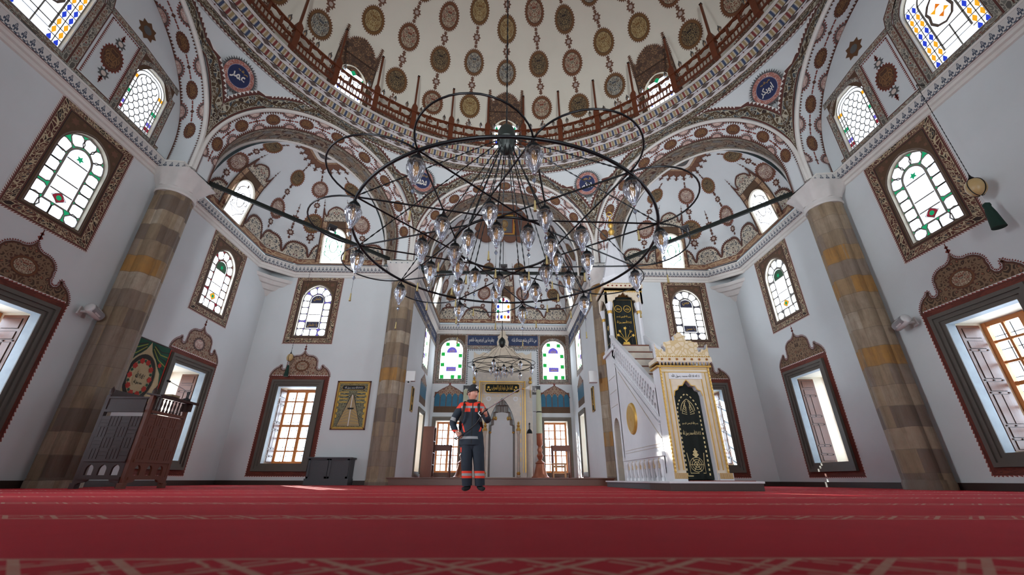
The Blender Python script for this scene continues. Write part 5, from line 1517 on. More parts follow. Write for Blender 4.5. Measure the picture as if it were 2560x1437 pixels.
# ------------------------------------------------------------------ hanging egg ornaments
def egg(x, y, ztop, z, s, lab):
    t = thing('egg_ornament', lab, 'ornament', (x, y, z))
    m = MB(); m.lathe([(.0, .19 * s)] + [(.15 * s * sin(pi * i / 14), .19 * s * cos(pi * i / 14)) for i in range(1, 14)] + [(0, -.19 * s)], EGG, 28, cap=False); m.build('egg', t, 60)
    m = MB()
    for a in (0, pi / 2): m.tube([(.153 * s * sin(q) * cos(a), .153 * s * sin(q) * sin(a), .193 * s * cos(q)) for q in [2 * pi * i / 28 for i in range(28)]], .006 * s + .002, IRON, 5, True)
    m.lathe([(.05 * s, .2 * s), (.02 * s, .25 * s), (.01, .3 * s)], IRON, 12); m.build('egg_band', t, 50)
    m = MB(); hk = Vector((.2 if x > 0 else 0, .2 if x < 0 else 0, 0)); m.tube([Vector((0, 0, ztop - z)), Vector((0, 0, ztop - z)) + hk], .01, IRON, 6); chain_tube(m, (0, 0, .28 * s), (0, 0, ztop - z), .009, IRON, .05); m.build('hanging_chain', t)
    m = MB(); m.tube([(0, 0, -.18 * s), (0, 0, -.36 * s)], .012 * s, WPLAST, 6); m.build('tassel_cord', t)
    m = MB(); m.lathe([(.012, -.36 * s), (.055 * s, -.39 * s), (.06 * s, -.43 * s), (.05 * s, -.46 * s), (.075 * s, -.6 * s), (.1 * s, -.86 * s), (.105 * s, -.9 * s), (0, -.88 * s)], TASG, 24, (0, 0, 0), lambda q, z: 1 + (.07 * sin(q * 12) if z < -.47 * s else 0)); m.build('tassel', t, 50)
egg(9.4, 6.42, 8.42, 5.50, 1.05, 'ostrich egg ornament with dark green tassel hanging on the right wall')
egg(-7.95, 15.32, 8.02, 4.30, .78, 'small ostrich egg ornament with green tassel above the left bay window')
# ------------------------------------------------------------------ mihrab
mh = thing('mihrab', 'tall grey beige marble prayer niche with gilded frame and black inscription panel', 'mihrab', (0, 22.85, .24))
FM = lambda x, z, d=0.0: Vector((x, -d, z - .24))
def abox(mb, F, x0, x1, z0, z1, d0, d1, mat): mb.add(*box_in(F, x0, x1, z0, z1, d0, d1), mat)
nar = arch_pts(.68, .3, 2.6, 4.15, 0, 12)
m = MB()
out = [(1.28, .26), (1.28, 5.1), (-1.28, 5.1), (-1.28, .26)]
m.flat(out, FM, .30, GMARB, [nar]); 
A = [FM(x, z, .30) for x, z in nar]; 
for (x0, x1, z0, z1) in ((-1.62, -1.28, .26, 5.6), (1.28, 1.62, .26, 5.6)): abox(m, FM, x0, x1, z0, z1, 0, .22, GMARB)
abox(m, FM, -1.28, 1.28, 5.1, 5.6, 0, .22, GMARB)
m.build('surround', mh)
m = MB()                                            # stepped niche: muqarnas tiers over a semicircular recess
lv = [(.68, .30), (.68, 2.45), (.64, 2.5), (.64, 2.75), (.56, 2.8), (.56, 3.05), (.46, 3.1), (.46, 3.4), (.32, 3.45), (.32, 3.75), (.16, 3.8), (.14, 4.15)]
P = []; n = 24
for r, z in lv:
    for i in range(n + 1):
        a = pi * i / n; k = 1 - (.07 * (i % 2) if z > 2.5 else .012 * (i % 6 == 0)); P.append(FM(-r * k * cos(a), z, .30 - min(r * 1.0, .62) * k * sin(a) * .95))
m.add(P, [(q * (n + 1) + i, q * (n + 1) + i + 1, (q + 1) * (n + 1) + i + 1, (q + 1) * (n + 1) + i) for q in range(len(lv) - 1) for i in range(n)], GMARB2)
m.build('niche_hood', mh)
m = MB()
for i in range(5):
    a = pi * (i + .5) / 5; c = FM(-.64 * cos(a), 2.42, .30 - .52 * sin(a)); m.lathe([(0, .05), (.06, .03), (.075, 0), (.06, -.05), (0, -.07)], GOLD, 12, c)
for i in range(6):
    a = pi * (i + .5) / 6; c = FM(-.45 * cos(a), 3.12, .30 - .4 * sin(a)); m.lathe([(.02, .12), (.07, .02), (.05, -.06), (0, -.1)], GOLD, 10, c)
m.build('gilt_drops', mh, 40)
m = MB()
for d_, w in ((0, .03), (.12, .014)):
    for sx in (-1, 1): abox(m, FM, sx * (1.22 - d_) - w, sx * (1.22 - d_) + w, .5, 5.05 - d_, .3, .35, GOLD)
    abox(m, FM, -1.22 + d_, 1.22 - d_, 5.0 - d_ - w, 5.0 - d_ + w, .3, .35, GOLD)
m.build('gilt_frame', mh)
m = MB(); oct_ = [(-.92, 4.5), (-.82, 4.42), (.82, 4.42), (.92, 4.5), (.92, 4.82), (.82, 4.9), (-.82, 4.9), (-.92, 4.82)]
m.prism(oct_, FM, .34, .30, VELVET); line(m, oct_, FM, .345, .03, GOLD, True)
letters(m, 'كلما دخل عليها زكريا المحراب', FM, 0, 4.66, 1.15, .30, GOLDL, .35)
for sx in (-1, 1):
    for dx, dz, r in ((.74, .04, .08), (.66, -.1, .06), (.8, -.08, .05)): star(m, FM, sx * dx, 4.66 + dz, r, GOLDL, .346, 6)
m.build('inscription_panel', mh)
m = MB()
for sx in (-1, 1): medallion(m, FM, sx * .72, 4.1, .13, .13, MARB, .31, GMARB, 16); star(m, FM, sx * .72, 4.1, .1, GMARB, .316, 6)
m.build('rosettes', mh)
for sx in (-1, 1):
    m = MB(); c = FM(sx * .86, .3, .36)
    m.lathe([(.09, 0), (.1, .06), (.06, .1), (.055, 2.0), (.09, 2.06), (.1, 2.16)], GMARB, 18, c)
    m.lathe([(.1, 2.16), (.12, 2.22), (.08, 2.3), (.05, 2.36), (.09, 2.42), (.04, 2.5), (.06, 2.56), (0, 2.66)], GOLD, 14, c); m.lathe([(.07, .1), (.1, .16), (.07, .24)], GOLD, 14, c)
    m.build('colonnette', mh, 40)
    m = MB(); c = FM(sx * 1.52, 4.9, .26); m.lathe([(0, -.75), (.02, -.7), (.02, 0), (.1, .04), (.1, .14), (.03, .2), (.09, .3), (0, .42)], GOLD, 14, c); m.build('gilt_finial', mh, 40)
m = MB()
for r_ in range(5):
    for sx in (-1, 1):
        for zz in range(9): abox(m, FM, sx * .98 - .012, sx * .98 + .012, 1.0 + zz * .45, 1.2 + zz * .45, .30, .306, GOLD) if r_ == 0 else None
for zz in range(4):
    for xx in range(-4, 5): abox(m, FM, xx * .24 - .08, xx * .24 + .08, 4.25 + zz * .2 - .008, 4.25 + zz * .2 + .008, .30, .304, GOLD) if zz in (0,) else None
m.build('gilt_tracery', mh)
m = MB()                                            # painted and carved crest above
cr = [(1.62, 5.6), (1.62, 6.75), (1.5, 6.62), (1.3, 6.55), (1.1, 6.7), (.8, 6.62), (.55, 6.95), (.3, 7.0), (.34, 7.3), (.26, 7.5), (.3, 7.62), (.16, 7.72), (.16, 7.9), (0, 8.02)]
cr = cr + [(-x, z) for x, z in cr[:-1]][::-1]
m.prism(cr, FM, .14, .02, BMARB); m.build('crest', mh)
# ------------------------------------------------------------------ niche furniture
def candle(x, lab):
    t = thing('candlestick', lab, 'candlestick', (x, 21.5, .245))
    m = MB(); m.lathe([(.42, 0), (.42, .05), (.36, .09), (.3, .2), (.22, .5), (.2, .62), (.24, .66), (.17, .72), (.08, .8), (.12, .9), (.16, 1.0), (.09, 1.12), (.13, 1.25), (.08, 1.4), (.15, 1.5), (.15, 1.95), (.17, 2.0)], COPPER, 36); m.build('base', t, 40)
    m = MB(); m.lathe([(.145, 1.98), (.14, 3.0), (.115, 4.1), (.02, 4.16)], WAXC, 28); m.build('candle', t, 40)
    m = MB(); m.tube([(-.16, 0, 3.05), (-.3, 0, 3.05)], .012, IRON, 6); m.lathe([(.14, 3.0), (.145, 3.03), (.138, 3.06)], IRON, 24, cap=False); m.build('clamp', t)
WAXC = plain('pale green wax', '#b3b49a', '#a5a98a', .5, sc=4)
candle(1.86, 'tall copper candlestick with thick candle right of the mihrab'); candle(-1.86, 'tall copper candlestick with thick candle left of the mihrab behind the person')
def glasscol(x, lab):
    t = thing('marble_post', lab, 'post', (x, 22.2, .245))
    m = MB(); m.lathe([(.16, 0), (.16, .08), (.13, .12), (.125, 2.0), (.15, 2.06)], GMARB, 24); m.build('shaft', t, 40)
    m = MB(); m.lathe([(.15, 2.06), (.13, 2.16), (.09, 2.24), (.02, 2.3), (.02, 2.5), (.05, 2.54), (0, 2.62)], IRON, 18); m.build('cap', t, 40)
glasscol(1.42, 'grey stone post with dark finial beside the right candlestick')
def ltable(x, y, lab):
    t = thing('lectern_table', lab, 'table', (x, y, .245))
    m = MB(); m.box((0, 0, 1.42), (.92, .55, .04), WOODM, None, .008); m.build('tabletop', t)
    for sy in (-1, 1): m = MB(); m.box((0, sy * .24, 1.3), (.84, .03, .2), WOODM); m.build('apron', t)
    for sx in (-1, 1):
        for sy in (-1, 1):
            m = MB(); m.box((sx * .40, sy * .23, .70), (.06, .06, 1.40), WOODM, None, .005); m.build('leg', t)
    m = MB(); m.box((0, 0, .18), (.78, .04, .05), WOODM); m.build('stretcher', t)
ltable(-2.85, 21.4, 'tall narrow wooden reading table in front of the left niche window'); ltable(2.85, 21.4, 'tall narrow wooden reading table in front of the right niche window')
t = thing('bookcase', 'reddish wooden bookcase against the left side of the prayer niche', 'bookcase', (-3.36, 20.6, .245))
m = MB(); m.box((-.02, -.3, 1.08), (.5, .04, 2.16), WOODM); m.box((-.02, .3, 1.08), (.5, .04, 2.16), WOODM); m.box((-.25, 0, 1.08), (.03, .6, 2.16), WOODM); m.box((-.02, 0, 2.16), (.52, .66, .04), WOODM); m.build('carcass', t)
for z in (.06, .55, 1.05, 1.55): 
    m = MB(); m.box((0, 0, z), (.46, .56, .03), WOODM); m.build('shelf', t)
STOOLW = streaky('pale stool wood', '#b08a5c', '#c29c6c')
t = thing('stool', 'small pale wooden stool before the right niche window', 'stool', (2.62, 20.4, .245))
m = MB(); m.box((0, 0, .60), (.62, .36, .05), STOOLW, None, .01); m.build('seat', t)
for sx in (-1, 1):
    for sy in (-1, 1):
        m = MB(); m.box((sx * .27, sy * .13, .29), (.05, .05, .58), STOOLW); m.build('leg', t)
m = MB(); m.box((0, -.13, .48), (.5, .03, .1), STOOLW); m.box((0, -.13, .2), (.5, .03, .04), STOOLW); m.build('rail', t)
def plaque(F, x, z, w, h, lab, name='wall_plaque', mat=None, text=None, gold=False):
    t = thing(name, lab, 'plaque', F(x, z, .0)); p0 = Vector(F(x, z, 0)); G = lambda a, b, d=0.0: Vector(F(x + a, z + b, d)) - p0
    m = MB(); I = rect(-w / 2 + .03, w / 2 - .03, -h / 2 + .03, h / 2 - .03); O = rect(-w / 2, w / 2, -h / 2, h / 2)
    for (x0, x1, z0, z1) in ((-w / 2, w / 2, -h / 2, -h / 2 + .045), (-w / 2, w / 2, h / 2 - .045, h / 2), (-w / 2, -w / 2 + .045, -h / 2, h / 2), (w / 2 - .045, w / 2, -h / 2, h / 2)):
        m.add(*box_in(G, x0, x1, z0, z1, .0, .04), GOLD if gold else mat)
    m.build('frame', t)
    m = MB(); m.add(*box_in(G, -w / 2 + .04, w / 2 - .04, -h / 2 + .04, h / 2 - .04, .0, .022), mat or VELVET)
    if text:
        for i, s in enumerate(text): letters(m, s, G, 0, h * (.5 - (i + .5) / len(text)) * .8, w * .66, h / len(text) * .5, GOLDL if gold else LETTER, .026)
    m.build('panel', t); return t
plaque(FNB, 1.82, 4.62, .52, .46, 'small slate plaque with lettering right of the mihrab', mat=SPIRE, text=['الله'])
plaque(FNB, -1.86, 4.62, .52, .46, 'small slate plaque left of the mihrab above the person', mat=SPIRE, text=['محمد'])
plaque(mir(FNR, 0) if False else FNL, 17.9, 3.25, .42, 1.0, 'narrow gold framed black panel on the left niche wall', 'calligraphy_picture', VELVET, ['محمد'], True)
plaque(lambda x, z, d=0.0: FNR(2 * 17.6 - x, z, d), 17.6, 3.25, .42, 1.0, 'narrow gold framed black panel on the right niche wall', 'calligraphy_picture', VELVET, ['الله'], True)
t = thing('exit_sign', 'small green and white exit sign on the right niche wall', 'sign', FNR(15.9, 4.7, 0)); G = lambda a, b, d=0.0: Vector((-d, -a, b))
m = MB(); m.add(*box_in(G, -.16, .16, -.26, .26, 0, .03), WPLAST); m.add(*box_in(G, -.13, .13, -.2, .2, .03, .034), plain('sign green', '#1d7a4a', rough=.5)); m.build('sign_plate', t)
m = MB(); m.add([G(*p, .036) for p in ((-.03, .12), (.03, .12), (.03, -.02), (.08, -.02), (0, -.13), (-.08, -.02), (-.03, -.02))], [tuple(range(7))], WPLAST); m.build('arrow', t)
t = thing('junction_box', 'white wall box with round black camera beside the left niche pillar', 'camera', (-3.32, 15.05, 3.45))
m = MB(); m.box((0, 0, .12), (.32, .2, .36), WPLAST, None, .015); m.build('housing', t)
m = MB(); m.tube([(-.02, -.08, -.1), (-.02, -.26, -.14)], .055, WPLAST, 14); m.tube([(-.02, -.262, -.14), (-.02, -.266, -.141)], .04, BLACKP, 14); m.build('lens_barrel', t, 40)
t = thing('wall_box', 'white electrical box on the right niche pillar', 'box', (3.3, 15.05, 3.6))
m = MB(); m.box((0, 0, 0), (.3, .2, .42), WPLAST, None, .015); m.build('housing', t)
# ------------------------------------------------------------------ things along the walls
def speaker(x, y, z, sg, lab):
    t = thing('loudspeaker', lab, 'loudspeaker', (x, y, z)); t.rotation_euler = (0, radians(12) * sg, radians(90 + 12) * sg)
    m = MB(); m.lathe([(0, -.27), (.1, -.265), (.14, -.24), (.155, -.1), (.155, .1), (.14, .24), (.1, .265), (0, .27)], WPLAST, 24, sy=1.0)
    m.v = [(p[2] * .85, p[1] * .7, p[0] * .75) for p in m.v]; m.build('speaker_body', t, 50)
    m = MB(); m.grid(lambda u, v: Vector(((u - .5) * .38, -.075 - .037 * sin(pi * v), (v - .5) * .17)), 10, 8, GREYP); m.build('grille', t, 50)
    m = MB(); m.tube([(0, .08, 0), (0, .26, 0)], .03, WPLAST, 10); m.box((0, .27, 0), (.14, .03, .2), WPLAST); m.build('bracket', t)
speaker(-9.36, 9.05, 3.63, 1, 'white wall loudspeaker beside the left banded pillar')
speaker(9.36, 8.95, 3.55, -1, 'white wall loudspeaker beside the right banded pillar')
t = thing('framed_picture', 'large gold framed picture of an embroidered door curtain on the left bay wall', 'picture', FB(-5.53, 2.65, 0)); G = lambda a, b, d=0.0: Vector((a, -d, b))
W_, H_ = 1.24, 1.74; m = MB()
for k, (o, w, d) in enumerate(((0, .035, .05), (.035, .03, .035), (.065, .02, .045))):
    x1, z1 = W_ / 2 - o, H_ / 2 - o
    for a in ((-x1, x1, z1 - w, z1), (-x1, x1, -z1, -z1 + w), (-x1, -x1 + w, -z1, z1), (x1 - w, x1, -z1, z1)): m.add(*box_in(G, *a, 0, d), (WOODM, GOLD, GOLD)[k])
m.build('frame', t)
m = MB(); PIC = T('dark picture ground'); u_, v_ = PIC.uv(); PICM = PIC.bsdf(arab(PIC, u_.abs(), v_, 16, '#7d7a5c', ('#2b2a22', '#33312a', '#252620'), '#5c5a44', .09), .5)
TAN = plain('tan curtain', '#8d7a58', '#a08b66', .6, sc=14)
m.flat(rect(-.54, .54, -.79, .79), G, .02, PICM)
tri_ = [(-.42, -.74), (.42, -.74), (.06, .32), (0, .42), (-.06, .32)]
m.flat(tri_, G, .024, TAN); line(m, [(0, -.74), (0, .36)], G, .027, .03, LETTER); line(m, tri_, G, .026, .025, BLACKP, True)
for i in range(1, 6): line(m, [(-.40 + i * .03, -.74 + i * .09), (-.05, -.74 + i * .12)], G, .027, .012, GOLDL); line(m, [(.40 - i * .03, -.74 + i * .09), (.05, -.74 + i * .12)], G, .027, .012, GOLDL)
m.flat([(-.1, -.16), (.1, -.16), (.12, -.1), (-.12, -.1)], G, .029, BLACKP)
m.flat([(-.44, .62), (-.38, .54), (.38, .54), (.44, .62), (.38, .72), (-.38, .72)], G, .024, BLACKP); line(m, [(-.44, .62), (-.38, .54), (.38, .54), (.44, .62), (.38, .72), (-.38, .72)], G, .027, .012, GOLDL, True)
letters(m, 'لا اله الا الله محمد رسول الله', G, 0, .63, .66, .11, LETTER, .028)
for z in (.46, .34, .22, .1): line(m, [(-.46, z), (-.16, z)], G, .026, .03, GOLDL); line(m, [(.16, z), (.46, z)], G, .026, .03, GOLDL)
for sx in (-1, 1):
    for z in (.4, .2, 0, -.2, -.4): m.flat([(sx * .49 + .03 * cos(q * pi / 4), z + .07 * sin(q * pi / 4)) for q in range(8)], G, .026, GOLDL)
line(m, rect(-.52, .52, -.77, .77), G, .028, .015, GOLDL, True)
m.build('picture', t)
t = thing('cabinet', 'low dark grey wooden cabinet with two doors under the framed picture', 'cabinet', (-5.78, 15.395, 0))
m = MB(); m.box((0, 0, .10), (1.44, .5, .2), CABG); m.box((0, 0, .83), (1.50, .56, .05), CABG, None, .008); m.box((0, .03, .5), (1.40, .44, .66), CABG); m.build('body', t)
for sx in (-1, 1):
    m = MB(); x = sx * .345
    for a in ((-.33, .33, .76, .81), (-.33, .33, .2, .26), (-.33, -.265, .2, .81), (.265, .33, .2, .81)): m.box((x + (a[0] + a[1]) / 2, -.215, (a[2] + a[3]) / 2), (a[1] - a[0], .04, a[3] - a[2]), CABG)
    m.box((x, -.20, .51), (.54, .02, .52), CABG); m.build('door', t)
t = thing('tapestry', 'green curtained prayer tapestry with red floral oval on the left wall', 'tapestry', FL(11.25, 2.75, 0)); G = lambda a, b, d=0.0: Vector((d, a, b))
TGRN = plain('tapestry green', '#0f3a2a', '#16503a', .9, sc=30); TCRM = plain('tapestry cream', '#b8a987', '#a5956f', .9, sc=30); TRED = plain('tapestry red', '#9a2418', '#b0382a', .9, sc=30); TBLK = plain('tapestry black', '#1a1d18', '#2b2a22', .9, sc=40); TGOL = plain('tapestry gold green', '#8a8a3a', '#6d7a34', .9, sc=20)
m = MB(); m.add(*box_in(G, -.72, .72, -.95, .85, .01, .03), TCRM)
for sx in (-1, 1):
    sw = [(sx * .72, .85), (0, .85), (sx * .1, .62), (sx * .35, .35), (sx * .6, .1), (sx * .72, -.3)]; m.flat(sw, G, .034, TGRN)
    m.flat([(sx * .72, -.1), (sx * .58, -.4), (sx * .66, -.95), (sx * .72, -.95)], G, .036, TGRN)
    for k in range(5):
        o = .06 + k * .1; line(m, [(sx * .70, .8 - o * 1.3), (sx * (.42 - o * .1), .72 - o * .75), (sx * .12, .82 - o * .35)], G, .038, .03, TGOL if k % 2 else TBLK)
E_ = lambda a, b, n=32: [(a * cos(2 * pi * i / n), -.12 + b * sin(2 * pi * i / n)) for i in range(n)]
m.ribbon(E_(.38, .5), E_(.47, .62), G, .036, TBLK); line(m, E_(.5, .66), G, .038, .03, TCRM, True); m.flat(E_(.2, .27), G, .036, TCRM); letters(m, 'لا اله الا الله', G, 0, -.06, .3, .18, TBLK, .04, True, .03); letters(m, 'محمد رسول الله', G, 0, -.24, .28, .14, TBLK, .04, True, .03)
for i in range(10):
    q = 2 * pi * i / 10; star(m, G, .33 * cos(q), -.12 + .44 * sin(q), .085, TRED, .041, 6, .75); star(m, G, .33 * cos(q + .31), -.12 + .44 * sin(q + .31), .05, TGRN, .04, 5)
for sx in (-1, 1):
    for z in (.42, -.72): star(m, G, sx * .5, z - .1, .08, TRED, .04, 6)
line(m, [(.71, -.95), (.71, .85)], G, .04, .03, TRED)
m.build('woven_panel', t)
m = MB(); m.tube([(.03, -.76, .87), (.03, .76, .87)], .018, WOODD, 8); m.build('hanging_rod', t)
# ------------------------------------------------------------------ pulpit stair (minbar)
mb_ = thing('minbar', 'tall white marble pulpit stair with gilded portal, pierced balustrade and pointed canopy', 'minbar', (3.74, 8.4, 0))
OX, OY = 3.74, 8.4
FP = lambda x, z, d=0.0: Vector((x - OX, -d, z))                       # portal front, d towards the hall
FS = lambda y, z, d=0.0: Vector((3.22 - OX - d, y - OY, z))            # left flank, d outwards
def lb(mb, x0, x1, y0, y1, z0, z1, mat, bev=0): mb.box(((x0 + x1) / 2 - OX, (y0 + y1) / 2 - OY, (z0 + z1) / 2), (x1 - x0, y1 - y0, z1 - z0), mat, None, bev)
m = MB(); lb(m, 3.02, 4.72, 8.15, 9.3, 0, .125, SKIRT, .006); lb(m, 3.06, 4.4, 9.3, 13.2, 0, .125, CABG, .006)
lb(m, 3.0, 4.74, 8.13, 9.32, .125, .16, MARB, .006); lb(m, 3.02, 4.4, 9.32, 13.2, .125, .16, MARB, .006); m.build('plinth', mb_)
m = MB(); lb(m, 3.46, 4.6, 8.16, 8.62, .16, .172, REDP); m.build('carpet_strip', mb_)
# portal
XC = 3.74
op = [(XC + .29, .16), (XC + .29, 1.72), (XC + .265, 1.82), (XC + .2, 1.85), (XC + .17, 1.92), (XC + .09, 1.93), (XC + .05, 1.99), (XC, 2.04)]
op = op + [(2 * XC - x, z) for x, z in op[:-1]][::-1]
body = rect(3.22, 4.27, .16, 2.32)
m = MB(); m.flat(body, FP, 0, BMARB, [op]); m.flat(body, FP, -.38, BMARB, [op])
n = len(op); m.add([FP(x, z, 0) for x, z in op] + [FP(x, z, -.38) for x, z in op], [(i, (i + 1) % n, n + (i + 1) % n, n + i) for i in range(n)], MARB)
n = 4; m.add([FP(x, z, 0) for x, z in body] + [FP(x, z, -.38) for x, z in body], [(i, (i + 1) % n, n + (i + 1) % n, n + i) for i in range(n)], MARB)
m.add(*box_in(FP, 3.18, 3.44, .16, .30, -.4, .05), MARB); m.add(*box_in(FP, 4.04, 4.31, .16, .30, -.4, .05), MARB)
m.build('portal_frame', mb_)
m = MB()
for sx in (-1, 1):
    x = XC + sx * .5; m.tube([FP(x, .3 + 2.0 * i / 60, .012) for i in range(61)], [.016 + .006 * (i % 2) for i in range(61)], GOLD, 6)
    for o in (.42, .33): m.add(*box_in(FP, XC + sx * o - .008, XC + sx * o + .008, .35, 2.2, 0, .012), GOLD)
for z in (2.2, 2.27): m.add(*box_in(FP, 3.27, 4.21, z - .008, z + .008, 0, .012), GOLD)
for i in range(14): m.add(*box_in(FP, 3.2 + i * .018, 3.21 + i * .018, .2, .3, .05, .056), GOLD); m.add(*box_in(FP, 4.05 + i * .018, 4.06 + i * .018, .2, .3, .05, .056), GOLD)
line(m, op[1:-1], FP, .006, .02, GOLD); m.build('gilt_lines', mb_)
m = MB(); m.add(*box_in(FP, 3.4, 4.08, 2.06, 2.19, 0, .014), MARB); letters(m, 'لا اله الا الله محمد رسول الله', FP, XC, 2.125, .58, .085, BLACKL, .018); m.build('inscription_panel', mb_)
m = MB()
m.add(*box_in(FP, 3.19, 4.30, 2.30, 2.33, -.4, .05), GOLD); m.add(*box_in(FP, 3.17, 4.32, 2.40, 2.50, -.42, .09), BMARB)
for i in range(15):
    x = 3.2 + (i + .5) * 1.09 / 15; m.add([FP(x - .036, 2.40, .085), FP(x + .036, 2.40, .085), FP(x, 2.33, .03), FP(x, 2.40, .0)], [(0, 1, 2), (0, 2, 3), (1, 3, 2)], MARB); m.add(*box_in(FP, x - .004, x + .004, 2.33, 2.40, .05, .088), GOLD)
for i in range(7):
    x = 3.2 + (i + .5) * 1.09 / 7; m.tube([FP(x, 2.45, .085), FP(x, 2.45, .10)], .028, GOLD, 12); m.tube([FP(x, 2.45, .1), FP(x, 2.45, .108)], .016, REDP, 10)
for i in range(24): m.add(*box_in(FP, 3.18 + i * .0475, 3.20 + i * .0475, 2.495, 2.52, .06, .095), GOLD)
for z in (2.325, 2.40): m.add(*box_in(lambda y, z_, d=0.0: FS(y, z_, d), 8.38, 8.82, z - .012, z + .012, 0, .05), GOLD)
m.build('cornice_moulding', mb_)
cr = [(.56, 2.5), (.565, 2.80), (.53, 2.70), (.48, 2.66), (.42, 2.69), (.40, 2.63), (.35, 2.62), (.33, 2.70), (.38, 2.75), (.36, 2.83), (.27, 2.84), (.22, 2.87), (.13, 2.86), (.11, 2.93), (.13, 2.97), (.07, 2.99), (.05, 3.03), (0, 3.06)]
cr = [(XC + x, z) for x, z in cr] + [(XC - x, z) for x, z in cr[:-1]][::-1]
m = MB(); m.prism(cr, FP, .05, -.08, CARVED, MARB); m.build('crest', mb_)
# curtain in the portal
cu = thing('portal_curtain', 'black green velvet curtain with gold embroidery hanging in the pulpit portal', 'curtain', (OX, 8.55, 0), 'embroidered curtains of the pulpit'); 
del cu['group']
FC = lambda x, z, d=0.0: Vector((x - OX, -d - .012 * sin(26 * (x - OX) + 1.0 * z) * (2.1 - z) * .6, z))
m = MB(); m.grid(lambda u, v: FC(3.455 + .57 * u, .19 + 1.80 * v), 24, 10, VELVET); m.build('cloth', cu, 80)
m = MB()
path = [(XC - .22, .26), (XC - .22, 1.45), (XC - .17, 1.62), (XC - .08, 1.74), (XC, 1.79), (XC + .08, 1.74), (XC + .17, 1.62), (XC + .22, 1.45), (XC + .22, .26)]
q = resample(path, 80, False)
for i in range(0, 79, 2):
    a, b = q[i], q[i + 1]; line(m, [a, b], FC, .012, .024, EMB)
line(m, [(XC - .22, .25), (XC - .1, .25)], FC, .012, .02, EMB)
inn = arch_pts(.14, 1.2, 1.45, 1.68, XC, 6); line(m, inn[1:-1], FC, .012, .012, EMB)
for sx in (-1, 1):
    for k in range(5): line(m, [(XC + sx * (.02 + .02 * k), 1.64 - .04 * k), (XC + sx * (.06 + .016 * k), 1.6 - .05 * k), (XC + sx * .03, 1.5 - .03 * k)], FC, .012, .01, EMB)
letters(m, 'بسم الله الرحمن الرحيم', FC, XC, 1.21, .32, .07, EMB, .013, True, .01); letters(m, 'لا اله الا الله محمد رسول الله', FC, XC, 1.03, .36, .11, EMB, .013, True, .01)
bx = [(XC - .17, .66), (XC - .15, .5), (XC - .15, .3), (XC + .15, .3), (XC + .15, .5), (XC + .17, .66)]; line(m, bx, FC, .012, .014, EMB)
for r_ in (.13, .09, .05): line(m, [(XC + r_ * cos(q_ * pi / 6), .45 + r_ * sin(q_ * pi / 6)) for q_ in range(12)], FC, .012, .01, EMB, True)
for k in range(6): line(m, [(XC, .45), (XC + .13 * cos(k * pi / 3), .45 + .13 * sin(k * pi / 3))], FC, .012, .01, EMB)
finial(m, FC, XC, .58, .16, EMB, .013)
m.build('embroidery', cu)
# flank wall, arcade base, pierced balustrade
zb = lambda y: .97 + .685 * (y - 8.26)
m = MB()
for x, s in ((3.22, 1), (4.20, -1)):
    F = lambda y, z, d=0.0, x=x: Vector((x - OX - d, y - OY, z))
    poly = [(8.76, .70 if s > 0 else .16), (11.66, .70 if s > 0 else .16), (11.66, zb(11.66)), (8.76, zb(8.76))]
    m.flat(poly, F, 0, MARB); m.flat(poly, F, -.06, MARB)
for a, b in (((8.76, zb(8.76)), (11.7, zb(11.7))), ((8.76, zb(8.76) - .09), (11.66, zb(11.66) - .09))): m.bar(FS(*a, .012), FS(*b, .012), .05, .03, MARB)
m.bar(FS(8.8, 1.1 - .14, .006), FS(11.4, zb(11.4) - .2, .006), .02, .012, GMARB)
for a in ((8.95, .86, 11.5, .86), (8.95, .8, 11.5, .8)): m.bar(FS(a[0], a[1], .004), FS(a[2], a[3], .004), .012, .01, GMARB)
m.build('side_panel', mb_)
m = MB()
holes = []; N_ = 8; y0, y1 = 8.85, 11.62
for i in range(N_):
    yc = y0 + (y1 - y0) * (i + .5) / (N_ * 1.12) ; holes.append(arch_pts(.07, .17, .38, .50, 9.05 + i * .31, 5))
P_ = rect(8.76, 11.66, .16, .62); m.flat(P_, FS, .02, MARB, holes); m.quad(FS(8.76, .16, -.1), FS(11.66, .16, -.1), FS(11.66, .7, -.1), FS(8.76, .7, -.1), GMARB)
for h in holes:
    n = len(h); m.add([FS(x, z, .02) for x, z in h] + [FS(x, z, -.1) for x, z in h], [(i, (i + 1) % n, n + (i + 1) % n, n + i) for i in range(n)], MARB)
for i in range(N_ + 1): 
    c = FS(8.9 + i * .31, .16, .03); m.lathe([(.05, 0), (.05, .05), (.028, .08), (.045, .2), (.03, .3), (.05, .34), (.05, .4)], MARB, 12, c)
m.add(*box_in(FS, 8.76, 11.66, .62, .70, -.1, .05), MARB); m.build('arcade_base', mb_, 40)
m = MB(); 
for i in range(N_): m.flat(arch_pts(.10, .40, .44, .60, 9.05 + i * .31, 5), FS, .026, CARVED, [arch_pts(.075, .38, .385, .51, 9.05 + i * .31, 5)] if False else ())
m.build('carved_spandrels', mb_)
